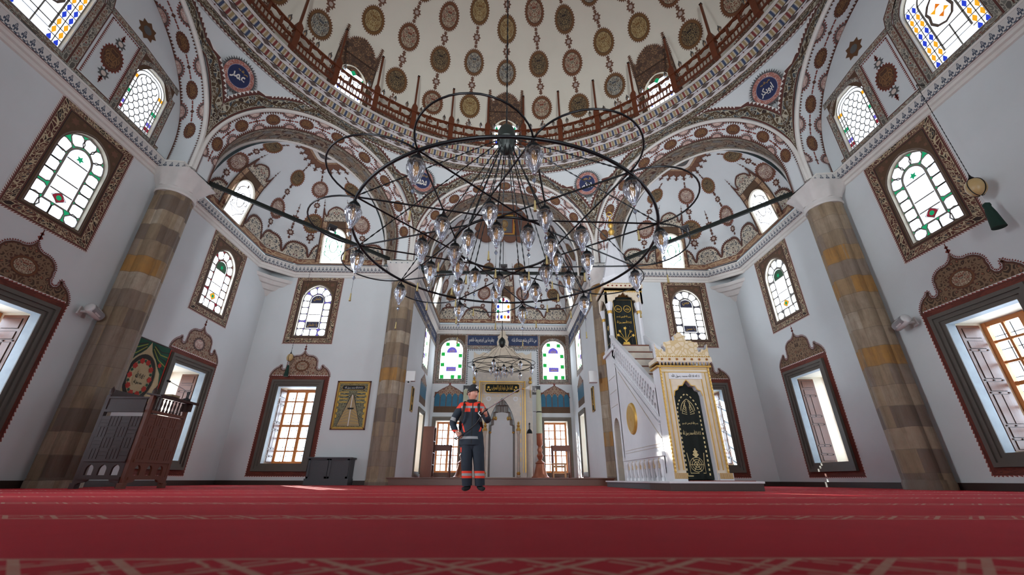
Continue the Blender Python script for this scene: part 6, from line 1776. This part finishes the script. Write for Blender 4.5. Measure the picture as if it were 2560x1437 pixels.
for x, nm in ((3.22, 'balustrade'), (4.22, 'balustrade')):
    m = MB(); F = lambda y, z, d=0.0, x=x: Vector((x - OX - d, y - OY, z))
    yA, yB = 8.74, 11.86; hb_ = .66
    def sk(y, t): return (y, zb(y) + .02 + t * hb_)
    outl = [sk(yA, 0), sk(yB, 0), sk(yB, 1), sk(yA, 1)]
    hs = []
    for i in range(21):
        for j in range(3):
            y = yA + .17 + i * .139 + (.07 if j == 1 else 0); t = .26 + j * .2
            if y > yB - .08: continue
            c = sk(y, t); rr = .058 if j == 1 else .062
            hs.append([(c[0] + rr * cos(k * pi / 3 + .3), c[1] + rr * 1.15 * sin(k * pi / 3 + .3)) for k in range(6)])
    m.flat(outl, F, 0, MARB, hs); m.flat(outl, F, -.05, MARB, hs)
    for h in hs: m.add([F(a, b, 0) for a, b in h] + [F(a, b, -.05) for a, b in h], [(k, (k + 1) % 6, 6 + (k + 1) % 6, 6 + k) for k in range(6)], MARB)
    for t in (0, 1): m.bar(F(*sk(yA, t), -.025), F(*sk(yB, t), -.025), .1, .07, MARB)
    m.build(nm, mb_)
m = MB(); ns = 14
for i in range(ns):
    y = 8.80 + i * .198; z = .16 + (i + 1) * .253
    lb(m, 3.28, 4.18, y, y + .21, max(.16, z - .5), z - .03, GMARB); lb(m, 3.28, 4.18, y - .015, y + .21, z - .035, z, WOODM)
m.build('stair_flight', mb_)
m = MB(); c = FS(10.6, 1.56, .0)
R90 = Euler((0, radians(-90), 0)).to_matrix(); L0 = MB(); L0.lathe([(.0, .075), (.05, .07), (.1, .05), (.2, .06), (.27, .045), (.31, .055), (.36, .04), (.38, .0)], GOLD, 48, lobes=lambda q, z: 1 + .015 * sin(24 * q), cap=False)
L0.v = [tuple(R90 @ Vector(p) + c) for p in L0.v]; L0.build('gilt_disc', mb_, 30)
# rear tower with passage and canopy
m = MB(); tw = rect(11.66, 12.66, .16, 3.68); pas = arch_pts(.30, .16, 1.45, 1.78, 12.12, 6)
for x in (3.22, 4.27):
    F = lambda y, z, d=0.0, x=x: Vector((x - OX, y - OY, z)); m.flat(tw, F, 0, MARB, [pas] if x < 4 else ())
n = len(pas); m.add([FS(y, z, 0) for y, z in pas] + [FS(y, z, -1.0) for y, z in pas], [(i, (i + 1) % n, n + (i + 1) % n, n + i) for i in range(n)], GMARB)
lb(m, 3.22, 4.27, 11.60, 11.66, .16, 3.68, MARB); lb(m, 3.22, 4.27, 12.62, 12.66, .16, 3.68, MARB); lb(m, 3.16, 4.32, 11.6, 12.72, 3.62, 3.72, MARB, .008)
for z in (2.1, 2.5, 2.9): m.bar(FS(11.75, z, .004), FS(12.5, z, .004), .012, .01, GMARB)
m.build('rear_tower', mb_)
for x in (3.29, 4.20):
    for y in (11.86, 12.62):
        m = MB(); m.lathe([(.085, 3.72), (.085, 3.85), (.065, 3.9), (.06, 4.85), (.075, 4.9)], MARB, 16, (x - OX, y - OY, 0)); m.lathe([(.078, 4.84), (.082, 4.88), (.078, 4.93)], GOLD, 16, (x - OX, y - OY, 0)); m.lathe([(.075, 4.93), (.12, 5.12), (.125, 5.2)], MARB, 8, (x - OX, y - OY, 0)); m.build('column', mb_, 40)
m = MB(); wsc = [(3.18, 5.2)]
arc = [(3.36, 5.16), (3.40, 5.26), (3.46, 5.28), (3.48, 5.36), (3.56, 5.38), (3.6, 5.45), (3.66, 5.44), (3.74, 5.54), (3.82, 5.44), (3.88, 5.45), (3.92, 5.38), (4.0, 5.36), (4.02, 5.28), (4.09, 5.26), (4.13, 5.16)]
FCN = lambda x, z, d=0.0: Vector((x - OX, 11.76 - OY - d, z)); fr_ = [(3.16, 5.16), (3.16, 5.66), (4.33, 5.66), (4.33, 5.16)] + arc[::-1]
m.prism(fr_, FCN, 0, -.06, BMARB)
FCS = lambda y, z, d=0.0: Vector((3.16 - OX - d, y - OY, z)); sd_ = [(11.76, 5.16), (11.76, 5.66), (12.74, 5.66), (12.74, 5.16)] + [(12.62, 5.16), (12.5, 5.3), (12.25, 5.44), (12.0, 5.3), (11.88, 5.16)]
m.prism(sd_, FCS, 0, -.06, BMARB); lb(m, 4.27, 4.33, 11.76, 12.74, 5.16, 5.66, BMARB); lb(m, 3.16, 4.33, 12.68, 12.74, 5.16, 5.66, BMARB)
lb(m, 3.12, 4.37, 11.70, 12.8, 5.66, 5.80, BMARB); lb(m, 3.16, 4.33, 11.76, 12.74, 5.58, 5.66, GOLD)
for i in range(8): m.tube([FCN(3.2 + (i + .5) * 1.1 / 8, 5.73, .06), FCN(3.2 + (i + .5) * 1.1 / 8, 5.73, .075)], .026, REDP, 10)
for i in range(22): m.add(*box_in(FCN, 3.14 + i * .055, 3.165 + i * .055, 5.80, 5.83, .03, .06), GOLD); m.add([FCN(3.14 + i * .055, 5.58, .01), FCN(3.195 + i * .055, 5.58, .01), FCN(3.168 + i * .055, 5.50, .005)], [(0, 1, 2)], GOLD)
for i in range(18): m.add(*box_in(FCS, 11.74 + i * .057, 11.765 + i * .057, 5.80, 5.83, .03, .06), GOLD)
m.build('canopy', mb_)
m = MB(); cx, cy = 3.745 - OX, 12.25 - OY
m.lathe([(.56, 5.80), (.55, 6.12), (.57, 6.16), (.50, 6.2), (.30, 7.0), (.10, 7.85), (.07, 7.9)], MARB, 8, (cx, cy, 0), ang=(pi / 8, 2 * pi + pi / 8)); m.build('spire', mb_, 20)
m = MB(); m.lathe([(.07, 7.88), (.06, 7.96), (.11, 8.04), (.11, 8.1), (.05, 8.16), (.04, 8.22), (.09, 8.3), (.09, 8.36), (.04, 8.42), (.03, 8.5), (.07, 8.56), (.03, 8.62), (.02, 8.7)], GOLD, 20, (cx, cy, 0))
m.tube([(cx + .1 * cos(radians(a)), cy, 8.8 + .1 * sin(radians(a))) for a in range(-60 + 150, 361 + 90, 20)], .02, GOLD, 8); m.build('gilt_finial', mb_, 40)
cv = thing('canopy_curtain', 'black green curtain with gold flower vase hanging under the pulpit canopy', 'curtain', (OX, 12.0, 0))
FK = lambda x, z, d=0.0: Vector((x - OX, -d - .012 * sin(24 * (x - OX)), z))
m = MB(); m.grid(lambda u, v: FK(3.42 + .66 * u, 3.74 + 1.72 * v), 20, 4, VELVET); m.build('cloth', cv, 80)
m = MB()
for x, w in ((3.6, 'محمد'), (3.88, 'الله')):
    line(m, [(x + .11 * cos(i * pi / 10), 5.06 + .11 * sin(i * pi / 10)) for i in range(20)], FK, .012, .014, GOLDL, True); letters(m, w, FK, x, 5.06, .13, .09, GOLDL, .013)
letters(m, 'بسم الله الرحمن الرحيم', FK, 3.74, 4.80, .44, .1, GOLDL, .013); letters(m, 'لا اله الا الله محمد رسول الله', FK, 3.74, 4.62, .46, .12, GOLDL, .013)
for a, l in ((90, .42), (62, .36), (118, .36), (40, .3), (140, .3)):
    e = (3.74 + l * cos(radians(a)), 4.0 + l * sin(radians(a))); line(m, [(3.74, 3.98), ((3.74 + e[0]) / 2, (4.0 + e[1]) / 2 + .03), e], FK, .012, .012, GOLDL); star(m, FK, *e, .055, GOLDL, .013, 5, .5)
m.flat([(3.66, 3.98), (3.82, 3.98), (3.85, 3.9), (3.78, 3.8), (3.7, 3.8), (3.63, 3.9)], FK, .012, GOLDL); line(m, rect(3.46, 4.04, 3.78, 5.36), FK, .012, .012, GOLDL, True)
m.build('embroidery', cv)
cv2 = thing('side_curtain', 'narrow dark curtain on the left flank of the pulpit canopy', 'curtain', (3.30, 12.24, 0))
m = MB(); m.grid(lambda u, v: Vector((.008 * sin(u * 14), (u - .5) * .6, 3.9 + 1.3 * v)), 16, 3, VELVET); m.build('cloth', cv2, 80)
m = MB(); G = lambda a, b, d=0.0: Vector((-.012 - d, a, b)); line(m, rect(-.24, .24, 4.0, 5.1), G, .0, .02, GOLDL, True); star(m, G, 0, 4.5, .1, GOLDL, .0, 6); m.build('embroidery', cv2)
mc = thing('microphone', 'thin microphone on a stand at the top of the pulpit stair', 'microphone', (3.86, 11.78, 3.72))
m = MB(); m.tube([(0, 0, 0), (0, 0, .45), (-.06, -.05, .62)], .008, BLACKP, 6); m.tube([(-.06, -.05, .62), (-.1, -.09, .66)], .018, BLACKP, 8); m.lathe([(.06, 0), (.05, .02), (0, .03)], BLACKP, 14); m.build('stand', mc)
# ------------------------------------------------------------------ dark wooden pulpit chair
pc = thing('pulpit_chair', 'dark carved wooden preaching chair with lectern before the left pillar', 'pulpit', (-7.76, 9.52, 0))
X0, X1, Y0_, Y1_ = -.44, .44, -.52, .53
for x, mat in ((X0, WOODD), (X1, WOODM)):  # lighter wood on the right-hand posts paints in the light on that side
    for y in (Y0_, Y1_):
        m = MB(); m.box((x, y, .9), (.075, .075, 1.72), mat, None, .006); m.box((x, y, .05), (.11, .11, .1), mat, None, .006); m.build('corner_post', pc)
def parquet(mb, G, x0, x1, z0, z1, mats):
    mb.add(*box_in(G, x0, x1, z0, z1, 0, .02), mats[0])
    nx, nz = max(2, round((x1 - x0) / .2)), max(2, round((z1 - z0) / .2)); w, h = (x1 - x0) / nx, (z1 - z0) / nz
    for i in range(nx):
        for j in range(nz):
            for k in range(3):
                a = (k + .5) / 3
                if (i + j) % 2: mb.add(*box_in(G, x0 + i * w + .01, x0 + (i + 1) * w - .01, z0 + (j + a) * h - h * .14, z0 + (j + a) * h + h * .14, .02, .03), mats[1])
                else: mb.add(*box_in(G, x0 + (i + a) * w - w * .14, x0 + (i + a) * w + w * .14, z0 + j * h + .01, z0 + (j + 1) * h - .01, .02, .03), mats[1])
for nm, G, w, mats in (('front_panel', lambda a, b, d=0.0: Vector((a, Y0_ - .02 - d, b)), X1 - .04, (WOODD, WOODD)), ('side_panel', lambda a, b, d=0.0: Vector((X1 + .01 + d, a, b)), Y1_ - .04, (WOODM, WOODM))):  # shaded front in the darker wood, lit side in the lighter: shading by colour
    m = MB(); parquet(m, G, -w, w, .52, 1.40 if nm == 'side_panel' else 1.34, mats)
    for z in (.48, 1.42, .16): m.add(*box_in(G, -w, w, z, z + .05, -.02, .045), mats[0])
    m.build(nm, pc)
    m = MB(); hs = [arch_pts(.075, .24, .34, .43, (i - 1) * w * .62, 5) for i in range(3)]; P_ = rect(-w, w, .2, .49); m.flat(P_, G, .02, mats[0], hs); m.flat(P_, G, -.02, mats[0], hs)
    for h in hs: n = len(h); m.add([G(x, z, .02) for x, z in h] + [G(x, z, -.02) for x, z in h], [(i, (i + 1) % n, n + (i + 1) % n, n + i) for i in range(n)], mats[0])
    for sx in (-1, 1): m.prism([(sx * w, .16), (sx * w, .06), (sx * (w - .05), .10), (sx * (w - .16), .12), (sx * (w - .2), .16)], G, .03, -.02, mats[0])
    m.build('arcade_rail', pc)
m = MB(); m.box((X0, 0, .86), (.03, 1.0, .8), WOODD); m.box((0, Y1_, .95), (.86, .03, .9), WOODD); m.box((0, 0, .62), (.86, 1.0, .04), WOODD); m.build('seat_box', pc)
m = MB(); m.box((-.02, Y0_ - .01, 1.56), (.76, .03, .26), WOODD, None, .006); m.box((-.02, Y0_ - .01, 1.71), (.84, .06, .04), WOODD, None, .006); m.build('front_rail', pc)
m = MB()
for i in range(9):
    y = Y0_ + .09 + i * .1; m.lathe([(.018, 1.46), (.024, 1.5), (.012, 1.54), (.022, 1.62), (.012, 1.7), (.022, 1.74)], WOODD, 10, (X1, y, 0))
m.build('spindles', pc, 40)
m = MB(); m.box((X1 + .06, 0, 1.77), (.34, 1.16, .035), WOODD, Euler((0, radians(8), 0)).to_matrix(), .006); m.box((X1 + .21, 0, 1.75), (.04, 1.16, .05), WOODD, None, .006); m.box((X1 + .06, .46, 1.66), (.2, .05, .18), WOODD); m.build('lectern_top', pc)
for x, y in ((X0, Y0_), (X1, Y0_)):
    m = MB(); m.lathe([(.04, 1.75), (.03, 1.79), (.045, 1.84), (.035, 1.89), (.012, 1.92), (0, 1.95)], WOODD, 14, (x, y, 0)); m.build('finial', pc, 40)
m = MB(); m.box((-.42, -.1, 1.72), (.05, .9, .32), WOODD, Euler((0, radians(-6), 0)).to_matrix(), .01); m.build('backrest', pc)
mc = thing('microphone', 'black gooseneck microphone on the lectern of the dark pulpit chair', 'microphone', (-7.20, 9.80, 1.795))
m = MB(); m.lathe([(.08, 0), (.075, .03), (.03, .05), (.025, .12), (.035, .15), (.03, .19), (0, .2)], BLACKP, 16); m.build('base', mc, 40)
m = MB(); m.tube([(0, 0, .17), (-.1, -.1, .25), (-.28, -.28, .36)], .007, GREYP, 6); m.tube([(-.28, -.28, .36), (-.33, -.33, .385)], .022, BLACKP, 8); m.build('gooseneck', mc)
bk = thing('book', 'small brown book lying on the lectern of the dark pulpit chair', 'book', (-7.26, 9.42, 1.80))
m = MB(); m.box((0, 0, .02), (.17, .24, .03), TAN, None, .004); m.build('pages', bk); m = MB(); m.box((0, 0, .038), (.18, .25, .006), WOODM); m.box((0, 0, .003), (.18, .25, .006), WOODM); m.build('cover', bk)
# ------------------------------------------------------------------ the person with the sprayer
PX, PY = -.54, 7.70
pr = thing('person', 'person in navy and orange work suit and black knit cap holding a spray lance', 'person', (PX, PY, 0))
def skin_obj(name, pts, edges, radii, mat, sub=2, parent=pr, smooth=True):
    me = bpy.data.meshes.new(name); me.from_pydata([Vector(p) - Vector((PX, PY, 0)) for p in pts], edges, [])
    o = bpy.data.objects.new(name, me); COL.objects.link(o); o.parent = parent
    o.modifiers.new('skin', 'SKIN'); s = o.modifiers.new('sub', 'SUBSURF'); s.levels = s.render_levels = sub
    if not me.skin_vertices: pass
    for v, r in zip(me.skin_vertices[0].data, radii): v.radius = r if isinstance(r, tuple) else (r, r)
    me.skin_vertices[0].data[0].use_root = True
    o.modifiers['skin'].use_smooth_shade = True
    me.materials.append(mat)
    dg = bpy.context.evaluated_depsgraph_get(); ev = o.evaluated_get(dg)
    nm = bpy.data.meshes.new_from_object(ev); o.modifiers.clear(); o.data = nm; bpy.data.meshes.remove(me)
    nm.materials.clear(); nm.materials.append(mat); nm.polygons.foreach_set('use_smooth', [True] * len(nm.polygons))
    return o
SKINM = plain('skin', '#b98470', '#a87362', .5, sc=14)
def m_suit(name, kind):
    t = T(name); x, y, z = t.obj(); n = t.noise(t.vec(x, y, z), 14, 3)
    nav = t.mix(n, '#08111d', '#10202f'); ORG, REF = '#c8321c', '#85888a'
    if kind == 'jacket':
        f = y.lt(.03); ax = (x - .0).abs()
        yoke = z.gt(1.335) * z.lt(1.455)
        flap = z.gt(1.265) * z.lt(1.34) * ((ax - .115).abs().lt(.075)) * f
        col = t.mix((yoke * ((ax).lt(.30))).max(flap), nav, ORG)
        col = t.mix((z - 1.348).abs().lt(.019) * ax.lt(.205), col, REF)
        col = t.mix(ax.lt(.009) * f * z.gt(.74), col, '#05070a')
        arm = x.lt(-.30) * (z + x * .35 - 1.035).abs().lt(.03) + x.gt(.22) * (z - 1.17).abs().lt(.0)
        col = t.mix(arm, col, REF)
        col = t.mix((z - .835).abs().lt(.021) * ax.lt(.235) * (x.gt(-.2)), col, REF)
        sl = ((ax - .155 + (z - 1.0) * -.35).abs()).lt(.014) * (z - 1.0).abs().lt(.075) * f
        col = t.mix(sl * (1 - (x * 0)), col, ORG)
        col = t.mix(x.lt(-.24) * z.lt(.965) * z.gt(.93), col, ORG)
    else:
        col = t.mix((z - .255).abs().lt(.055), nav, ORG); col = t.mix((z - .255).abs().lt(.02), col, REF)
        col = t.mix(x.lt(-.165) * (z - .64).abs().lt(.04), col, ORG)
    return t.bsdf(col, .8, 0, n, .15)
JACK, TROU = m_suit('navy orange jacket', 'jacket'), m_suit('navy work trousers', 'trousers')
KNIT = plain('black knit', '#0c0d10', '#15161a', .9, sc=60); SOCK = plain('black sock', '#0b0c0f', '#121317', .9, sc=40)
# body: one continuous figure
P = [(-.55, 7.70, .86), (-.56, 7.70, 1.10), (-.57, 7.69, 1.33), (-.565, 7.68, 1.44), (-.56, 7.67, 1.52),
     (-.74, 7.69, 1.36), (-.90, 7.76, 1.10), (-.80, 7.62, .915), (-.755, 7.585, .875),
     (-.40, 7.69, 1.35), (-.27, 7.63, 1.11), (-.295, 7.48, 1.20), (-.325, 7.435, 1.235),
     (-.64, 7.70, .78), (-.615, 7.66, .44), (-.59, 7.72, .10), (-.455, 7.70, .78), (-.40, 7.66, .44), (-.375, 7.72, .10)]
E_l = [(0, 1), (1, 2), (2, 3), (3, 4), (2, 5), (5, 6), (6, 7), (7, 8), (2, 9), (9, 10), (10, 11), (11, 12), (0, 13), (13, 14), (14, 15), (0, 16), (16, 17), (17, 18)]
RB = [(.08, .07), (.10, .08), (.14, .09), .06, .058, .06, .042, .028, .03, .06, .042, .028, .03, .085, .06, .04, .085, .06, .04]
body = skin_obj('body', P, E_l, RB, SKINM, 1)
# head, fingers joined into the body mesh
hm = MB(); Hc = Vector((-.553 - PX, 7.665 - PY, 1.60)); fd = Vector((.74, -.67, -.06)).normalized(); rt = Vector((-fd.y, fd.x, 0)).normalized() * -1; upv = rt.cross(fd); upv = upv if upv.z > 0 else -upv
def hp(u, v):
    th, ph = 2 * pi * u, pi * v; x, y, z = sin(ph) * sin(th), sin(ph) * cos(th), cos(ph)
    g = lambda cx, cz, s, sz: math.exp(-((x - cx) / s) ** 2 - ((z - cz) / sz) ** 2) * (1 if y > 0 else 0)
    a, b, c = .079, .098, .125
    if z < 0: a *= 1 - .30 * (-z) ** 1.6; b *= 1 - .10 * (-z) ** 2
    X, Y, Z = a * x, b * y, c * z
    Y += .024 * g(0, -.10, .13, .15) + .012 * g(0, -.24, .2, .06) + .006 * g(0, -.48, .3, .1) + .008 * g(0, .22, .5, .10) + .012 * g(0, -.78, .35, .15)
    Y -= .010 * g(.36, .04, .2, .1) + .010 * g(-.36, .04, .2, .1) + .003 * g(0, -.40, .3, .035)
    return Hc + rt * X + fd * Y + upv * Z
hm.grid(hp, 40, 30, SKINM)
for s in (-1, 1):
    c = Hc + rt * (.079 * s) + fd * -.005 + upv * -.005; hm.tube([c + upv * (.032 * cos(q)) + fd * (.018 * sin(q) - .01) + rt * (.008 * s) for q in [2 * pi * i / 12 for i in range(12)]], .009, SKINM, 6, True)
    hm.tube([c - upv * .02, c + upv * .02], .014, SKINM, 6)
    ec = Hc + rt * (.031 * s) + fd * .083 + upv * .006
    L_ = MB()
    hm.lathe([(.0, .007), (.007, .005), (.0105, 0), (.007, -.005), (0, -.007)], WPLAST, 10, ec - fd * .004, cap=False); hm.lathe([(0, .006), (.006, 0), (0, -.006)], BLACKP, 8, ec + fd * .004, cap=False)
    hm.tube([ec + rt * (-.02) + upv * .021 + fd * .008, ec + upv * .026 + fd * .012, ec + rt * .02 + upv * .021 + fd * .006], .0045, BLACKP, 6)
hm.tube([Hc + rt * x_ + fd * (.097 - abs(x_) * .35) + upv * -.052 for x_ in (-.024, -.01, .0, .01, .024)], .0042, plain('lips', '#8a4a42', rough=.5), 6)
def fingers(w, dirn, side_, curl, L=.078):
    """palm and five fingers: w wrist, dirn knuckle direction, side_ towards the thumb, curl palm normal"""
    w = Vector(w) - Vector((PX, PY, 0)); d, s, c = Vector(dirn).normalized(), Vector(side_).normalized(), Vector(curl).normalized()
    k = w + d * .075
    hm.tube([w, w + d * .03, w + d * .06, w + d * .085], [.026, .034, .038, .030], SKINM, 12)
    for i, (l, o) in enumerate(((.9, .030), (1.0, .010), (.95, -.010), (.75, -.029))):
        b = w + d * .078 + s * o; p1 = b + d * L * l * .36 + c * .008; p2 = p1 + d * L * l * .12 + c * L * l * .30; p3 = p2 - d * L * l * .18 + c * L * l * .16
        hm.tube([b - d * .01, b, p1, p2, p3], [.009, .0098, .0092, .0085, .006], SKINM, 8)
    t0 = w + d * .03 + s * .03; hm.tube([w + d * .02, t0, t0 + d * .03 + s * .016 + c * .012, t0 + d * .052 + s * .008 + c * .03], [.014, .0125, .011, .008], SKINM, 8)
fingers((-.80, 7.615, .912), (.55, -.30, -.45), (.35, -.2, .8), (.2, .9, .1))
fingers((-.295, 7.475, 1.205), (-.35, -.75, .55), (.25, -.2, .9), (-.85, .35, -.1))
h = hm.build('head_tmp', None, 60)
me = body.data; bm = bmesh.new(); bm.from_mesh(me)
base = len(me.materials)
for mt in h.data.materials:
    if mt.name not in [x.name for x in me.materials]: me.materials.append(mt)
idx = [[x.name for x in me.materials].index(mt.name) for mt in h.data.materials]
for p_ in h.data.polygons: p_.material_index = idx[p_.material_index]
bm.from_mesh(h.data); bm.to_mesh(me); bm.free(); bpy.data.objects.remove(h)
for p_ in me.polygons: p_.use_smooth = True
# clothing
JP = [(-.55, 7.70, .85), (-.55, 7.70, .92), (-.555, 7.70, 1.05), (-.565, 7.69, 1.24), (-.57, 7.69, 1.36), (-.565, 7.68, 1.455),
      (-.735, 7.69, 1.375), (-.83, 7.72, 1.24), (-.905, 7.76, 1.09), (-.855, 7.69, .99), (-.805, 7.625, .925),
      (-.40, 7.69, 1.365), (-.325, 7.67, 1.24), (-.262, 7.625, 1.115), (-.275, 7.55, 1.15), (-.293, 7.49, 1.195)]
JE = [(0, 1), (1, 2), (2, 3), (3, 4), (4, 5), (4, 6), (6, 7), (7, 8), (8, 9), (9, 10), (4, 11), (11, 12), (12, 13), (13, 14), (14, 15)]
JR = [(.20, .14), (.222, .15), (.19, .13), (.20, .13), (.165, .115), (.075, .075), (.085, .085), .078, .070, .062, .050, (.085, .085), .078, .068, .060, .048]
skin_obj('jacket', JP, JE, JR, JACK, 2)
m = MB(); m.lathe([(.19, .98), (.198, .90), (.206, .80), (.21, .735), (.208, .718), (.17, .716)], JACK, 36, (-.553 - PX, 7.70 - PY, 0), sy=.72, cap=False); m.build('jacket_hem', pr, 60)
m = MB(); m.lathe([(.078, 0), (.088, .02), (.095, .055), (.085, .06), (.07, .03)], KNIT, 24, (-.562 - PX, 7.675 - PY, 1.425), sy=.95); m.build('collar', pr, 50)
m = MB()
def leg_tube(pts):
    q = []; rr = []
    for (x, y, z, r), (x2, y2, z2, r2) in zip(pts, pts[1:]):
        for k in range(5):
            t = k / 5; t2 = t * t * (3 - 2 * t); q.append((x + (x2 - x) * t - PX, y + (y2 - y) * t - PY, z + (z2 - z) * t)); rr.append((r + (r2 - r) * t2) * (1 + .018 * sin(37 * (z + (z2 - z) * t) + x * 9)))
    x, y, z, r = pts[-1]; q.append((x - PX, y - PY, z)); rr.append(r)
    m.tube(q, rr, TROU, 24)
leg_tube([(-.615, 7.70, .93, .12), (-.632, 7.70, .80, .118), (-.622, 7.69, .66, .112), (-.614, 7.67, .46, .096), (-.602, 7.69, .26, .089), (-.592, 7.71, .09, .084)])
leg_tube([(-.47, 7.70, .93, .12), (-.455, 7.70, .80, .118), (-.43, 7.69, .66, .110), (-.405, 7.67, .46, .095), (-.388, 7.69, .26, .088), (-.377, 7.71, .09, .083)])
m.tube([(-.545 - PX, 7.70 - PY, .90), (-.545 - PX, 7.70 - PY, .76), (-.54 - PX, 7.70 - PY, .66), (-.535 - PX, 7.695 - PY, .60)], [.13, .125, .10, .05], TROU, 20)
m.build('trousers', pr, 80)
for a, b in (((-.575, 7.745, .05), (-.655, 7.60, .035)), ((-.385, 7.745, .055), (-.30, 7.60, .035))):
    a, b = Vector(a), Vector(b)
    skin_obj('shoe', [(*(a + Vector((0, 0, .06))),), a, a.lerp(b, .5), b], [(0, 1), (1, 2), (2, 3)], [.06, (.05, .048), (.048, .036), (.036, .026)], SOCK, 2)
m = MB(); ce = Hc + upv * .02 - fd * .004
def cap(u, v):
    th = 2 * pi * u; ph = pi * (.535 - .07 * cos(th)) * v; x, y, z = sin(ph) * sin(th), sin(ph) * cos(th), cos(ph)
    return ce + rt * (.094 * x) + fd * (.112 * y) + upv * (.142 * z + .006 * y + .008)
m.grid(cap, 36, 14, KNIT); m.tube([cap(i / 36, 1.0) + upv * .004 for i in range(36)], .0095, KNIT, 8, True)
m.build('knit_cap', pr, 70)
m = MB(); bc = ce + fd * .104 + upv * .082 + rt * .0; bn = fd * .9 + upv * .3
m.tube([bc - bn * .012, bc + bn * .004], .024, WPLAST, 18); m.tube([bc + bn * .004, bc + bn * .006], .012, GREYP, 14); m.build('cap_badge', pr, 40)
# knapsack sprayer
sp = thing('knapsack_sprayer', 'green knapsack sprayer with black straps, hose and silver lance carried by the person', 'sprayer', (PX, PY, 0))
o3 = Vector((PX, PY, 0)); V3 = lambda *p: Vector(p) - o3
SGRN = plain('green plastic tank', '#1f7a3a', '#2a8a46', .35, sc=4)
m = MB(); m.box(V3(-.585, 7.93, 1.10), (.36, .19, .44), SGRN, None, .05); m.lathe([(.07, 1.32), (.07, 1.36), (.05, 1.38)], BLACKP, 20, V3(-.585, 7.93, 0)); m.build('tank', sp, 50)
for sg, x in ((-1, -.69), (1, -.435)):
    m = MB(); pts = [(x, 7.86, 1.36), (x, 7.78, 1.46), (x + .005, 7.66, 1.455), (x + .0, 7.565, 1.37), (x - sg * -.015, 7.535, 1.24), (x + sg * .05, 7.57, 1.10), (x + sg * .07, 7.68, 1.0), (x + sg * .03, 7.83, .95)]
    q = [Vector(p) - o3 for p in pts]
    for a, b in zip(q, q[1:]): m.bar(a, b, .045, .012, BLACKP, (0, -1, .3))
    m.build('strap', sp)
m = MB(); m.tube([V3(*p) for p in ((-.70, 7.90, .92), (-.86, 7.80, .84), (-.80, 7.56, .80), (-.70, 7.53, .88), (-.58, 7.52, .96), (-.47, 7.50, 1.05), (-.38, 7.44, 1.17), (-.355, 7.42, 1.215))], .009, BLACKP, 8); m.build('hose', sp, 60)
m = MB(); m.tube([V3(-.40, 7.43, 1.19), V3(-.27, 7.385, 1.29)], .016, BLACKP, 10); m.tube([V3(-.38, 7.41, 1.165), V3(-.43, 7.40, 1.22), V3(-.40, 7.40, 1.25)], .008, WPLAST, 8); m.build('trigger_handle', sp, 60)
LANCE = plain('silver lance', '#b9bcc0', rough=.25, metal=.9)
m = MB(); m.tube([V3(-.28, 7.388, 1.283), V3(.22, 7.25, 1.575), V3(.275, 7.235, 1.60), V3(.33, 7.22, 1.605)], .0085, LANCE, 10); m.build('lance', sp, 60)
m = MB(); m.tube([V3(.32, 7.222, 1.605), V3(.352, 7.215, 1.605), V3(.36, 7.213, 1.605)], [.015, .016, .008], BRASS, 12); m.build('nozzle', sp, 40)
t = T('fine spray'); a = t.n('ShaderNodeBsdfTransparent'); b = t.n('ShaderNodeBsdfDiffuse', {0: '#ffffff'}); c = t.n('ShaderNodeMixShader', {0: .05}); t.nt.links.new(a.outputs[0], c.inputs[1]); t.nt.links.new(b.outputs[0], c.inputs[2]); MIST = t.out(S(t, c.outputs[0]))
m = MB()
for k, (r, l) in enumerate(((.055, .14), (.08, .2), (.035, .1))):
    d_ = Vector((.9, -.2, .15)).normalized(); x_ = d_.cross(Vector((0, 0, 1))).normalized(); z_ = x_.cross(d_); a0 = V3(.36, 7.213, 1.605)
    P_ = [a0] + [a0 + d_ * l + (x_ * cos(i * pi / 8) + z_ * sin(i * pi / 8)) * r * (1 + .2 * (i % 3 - 1)) for i in range(16)]
    m.add(P_, [(0, 1 + i, 1 + (i + 1) % 16) for i in range(16)], MIST)
m.build('spray_mist', sp, 180)
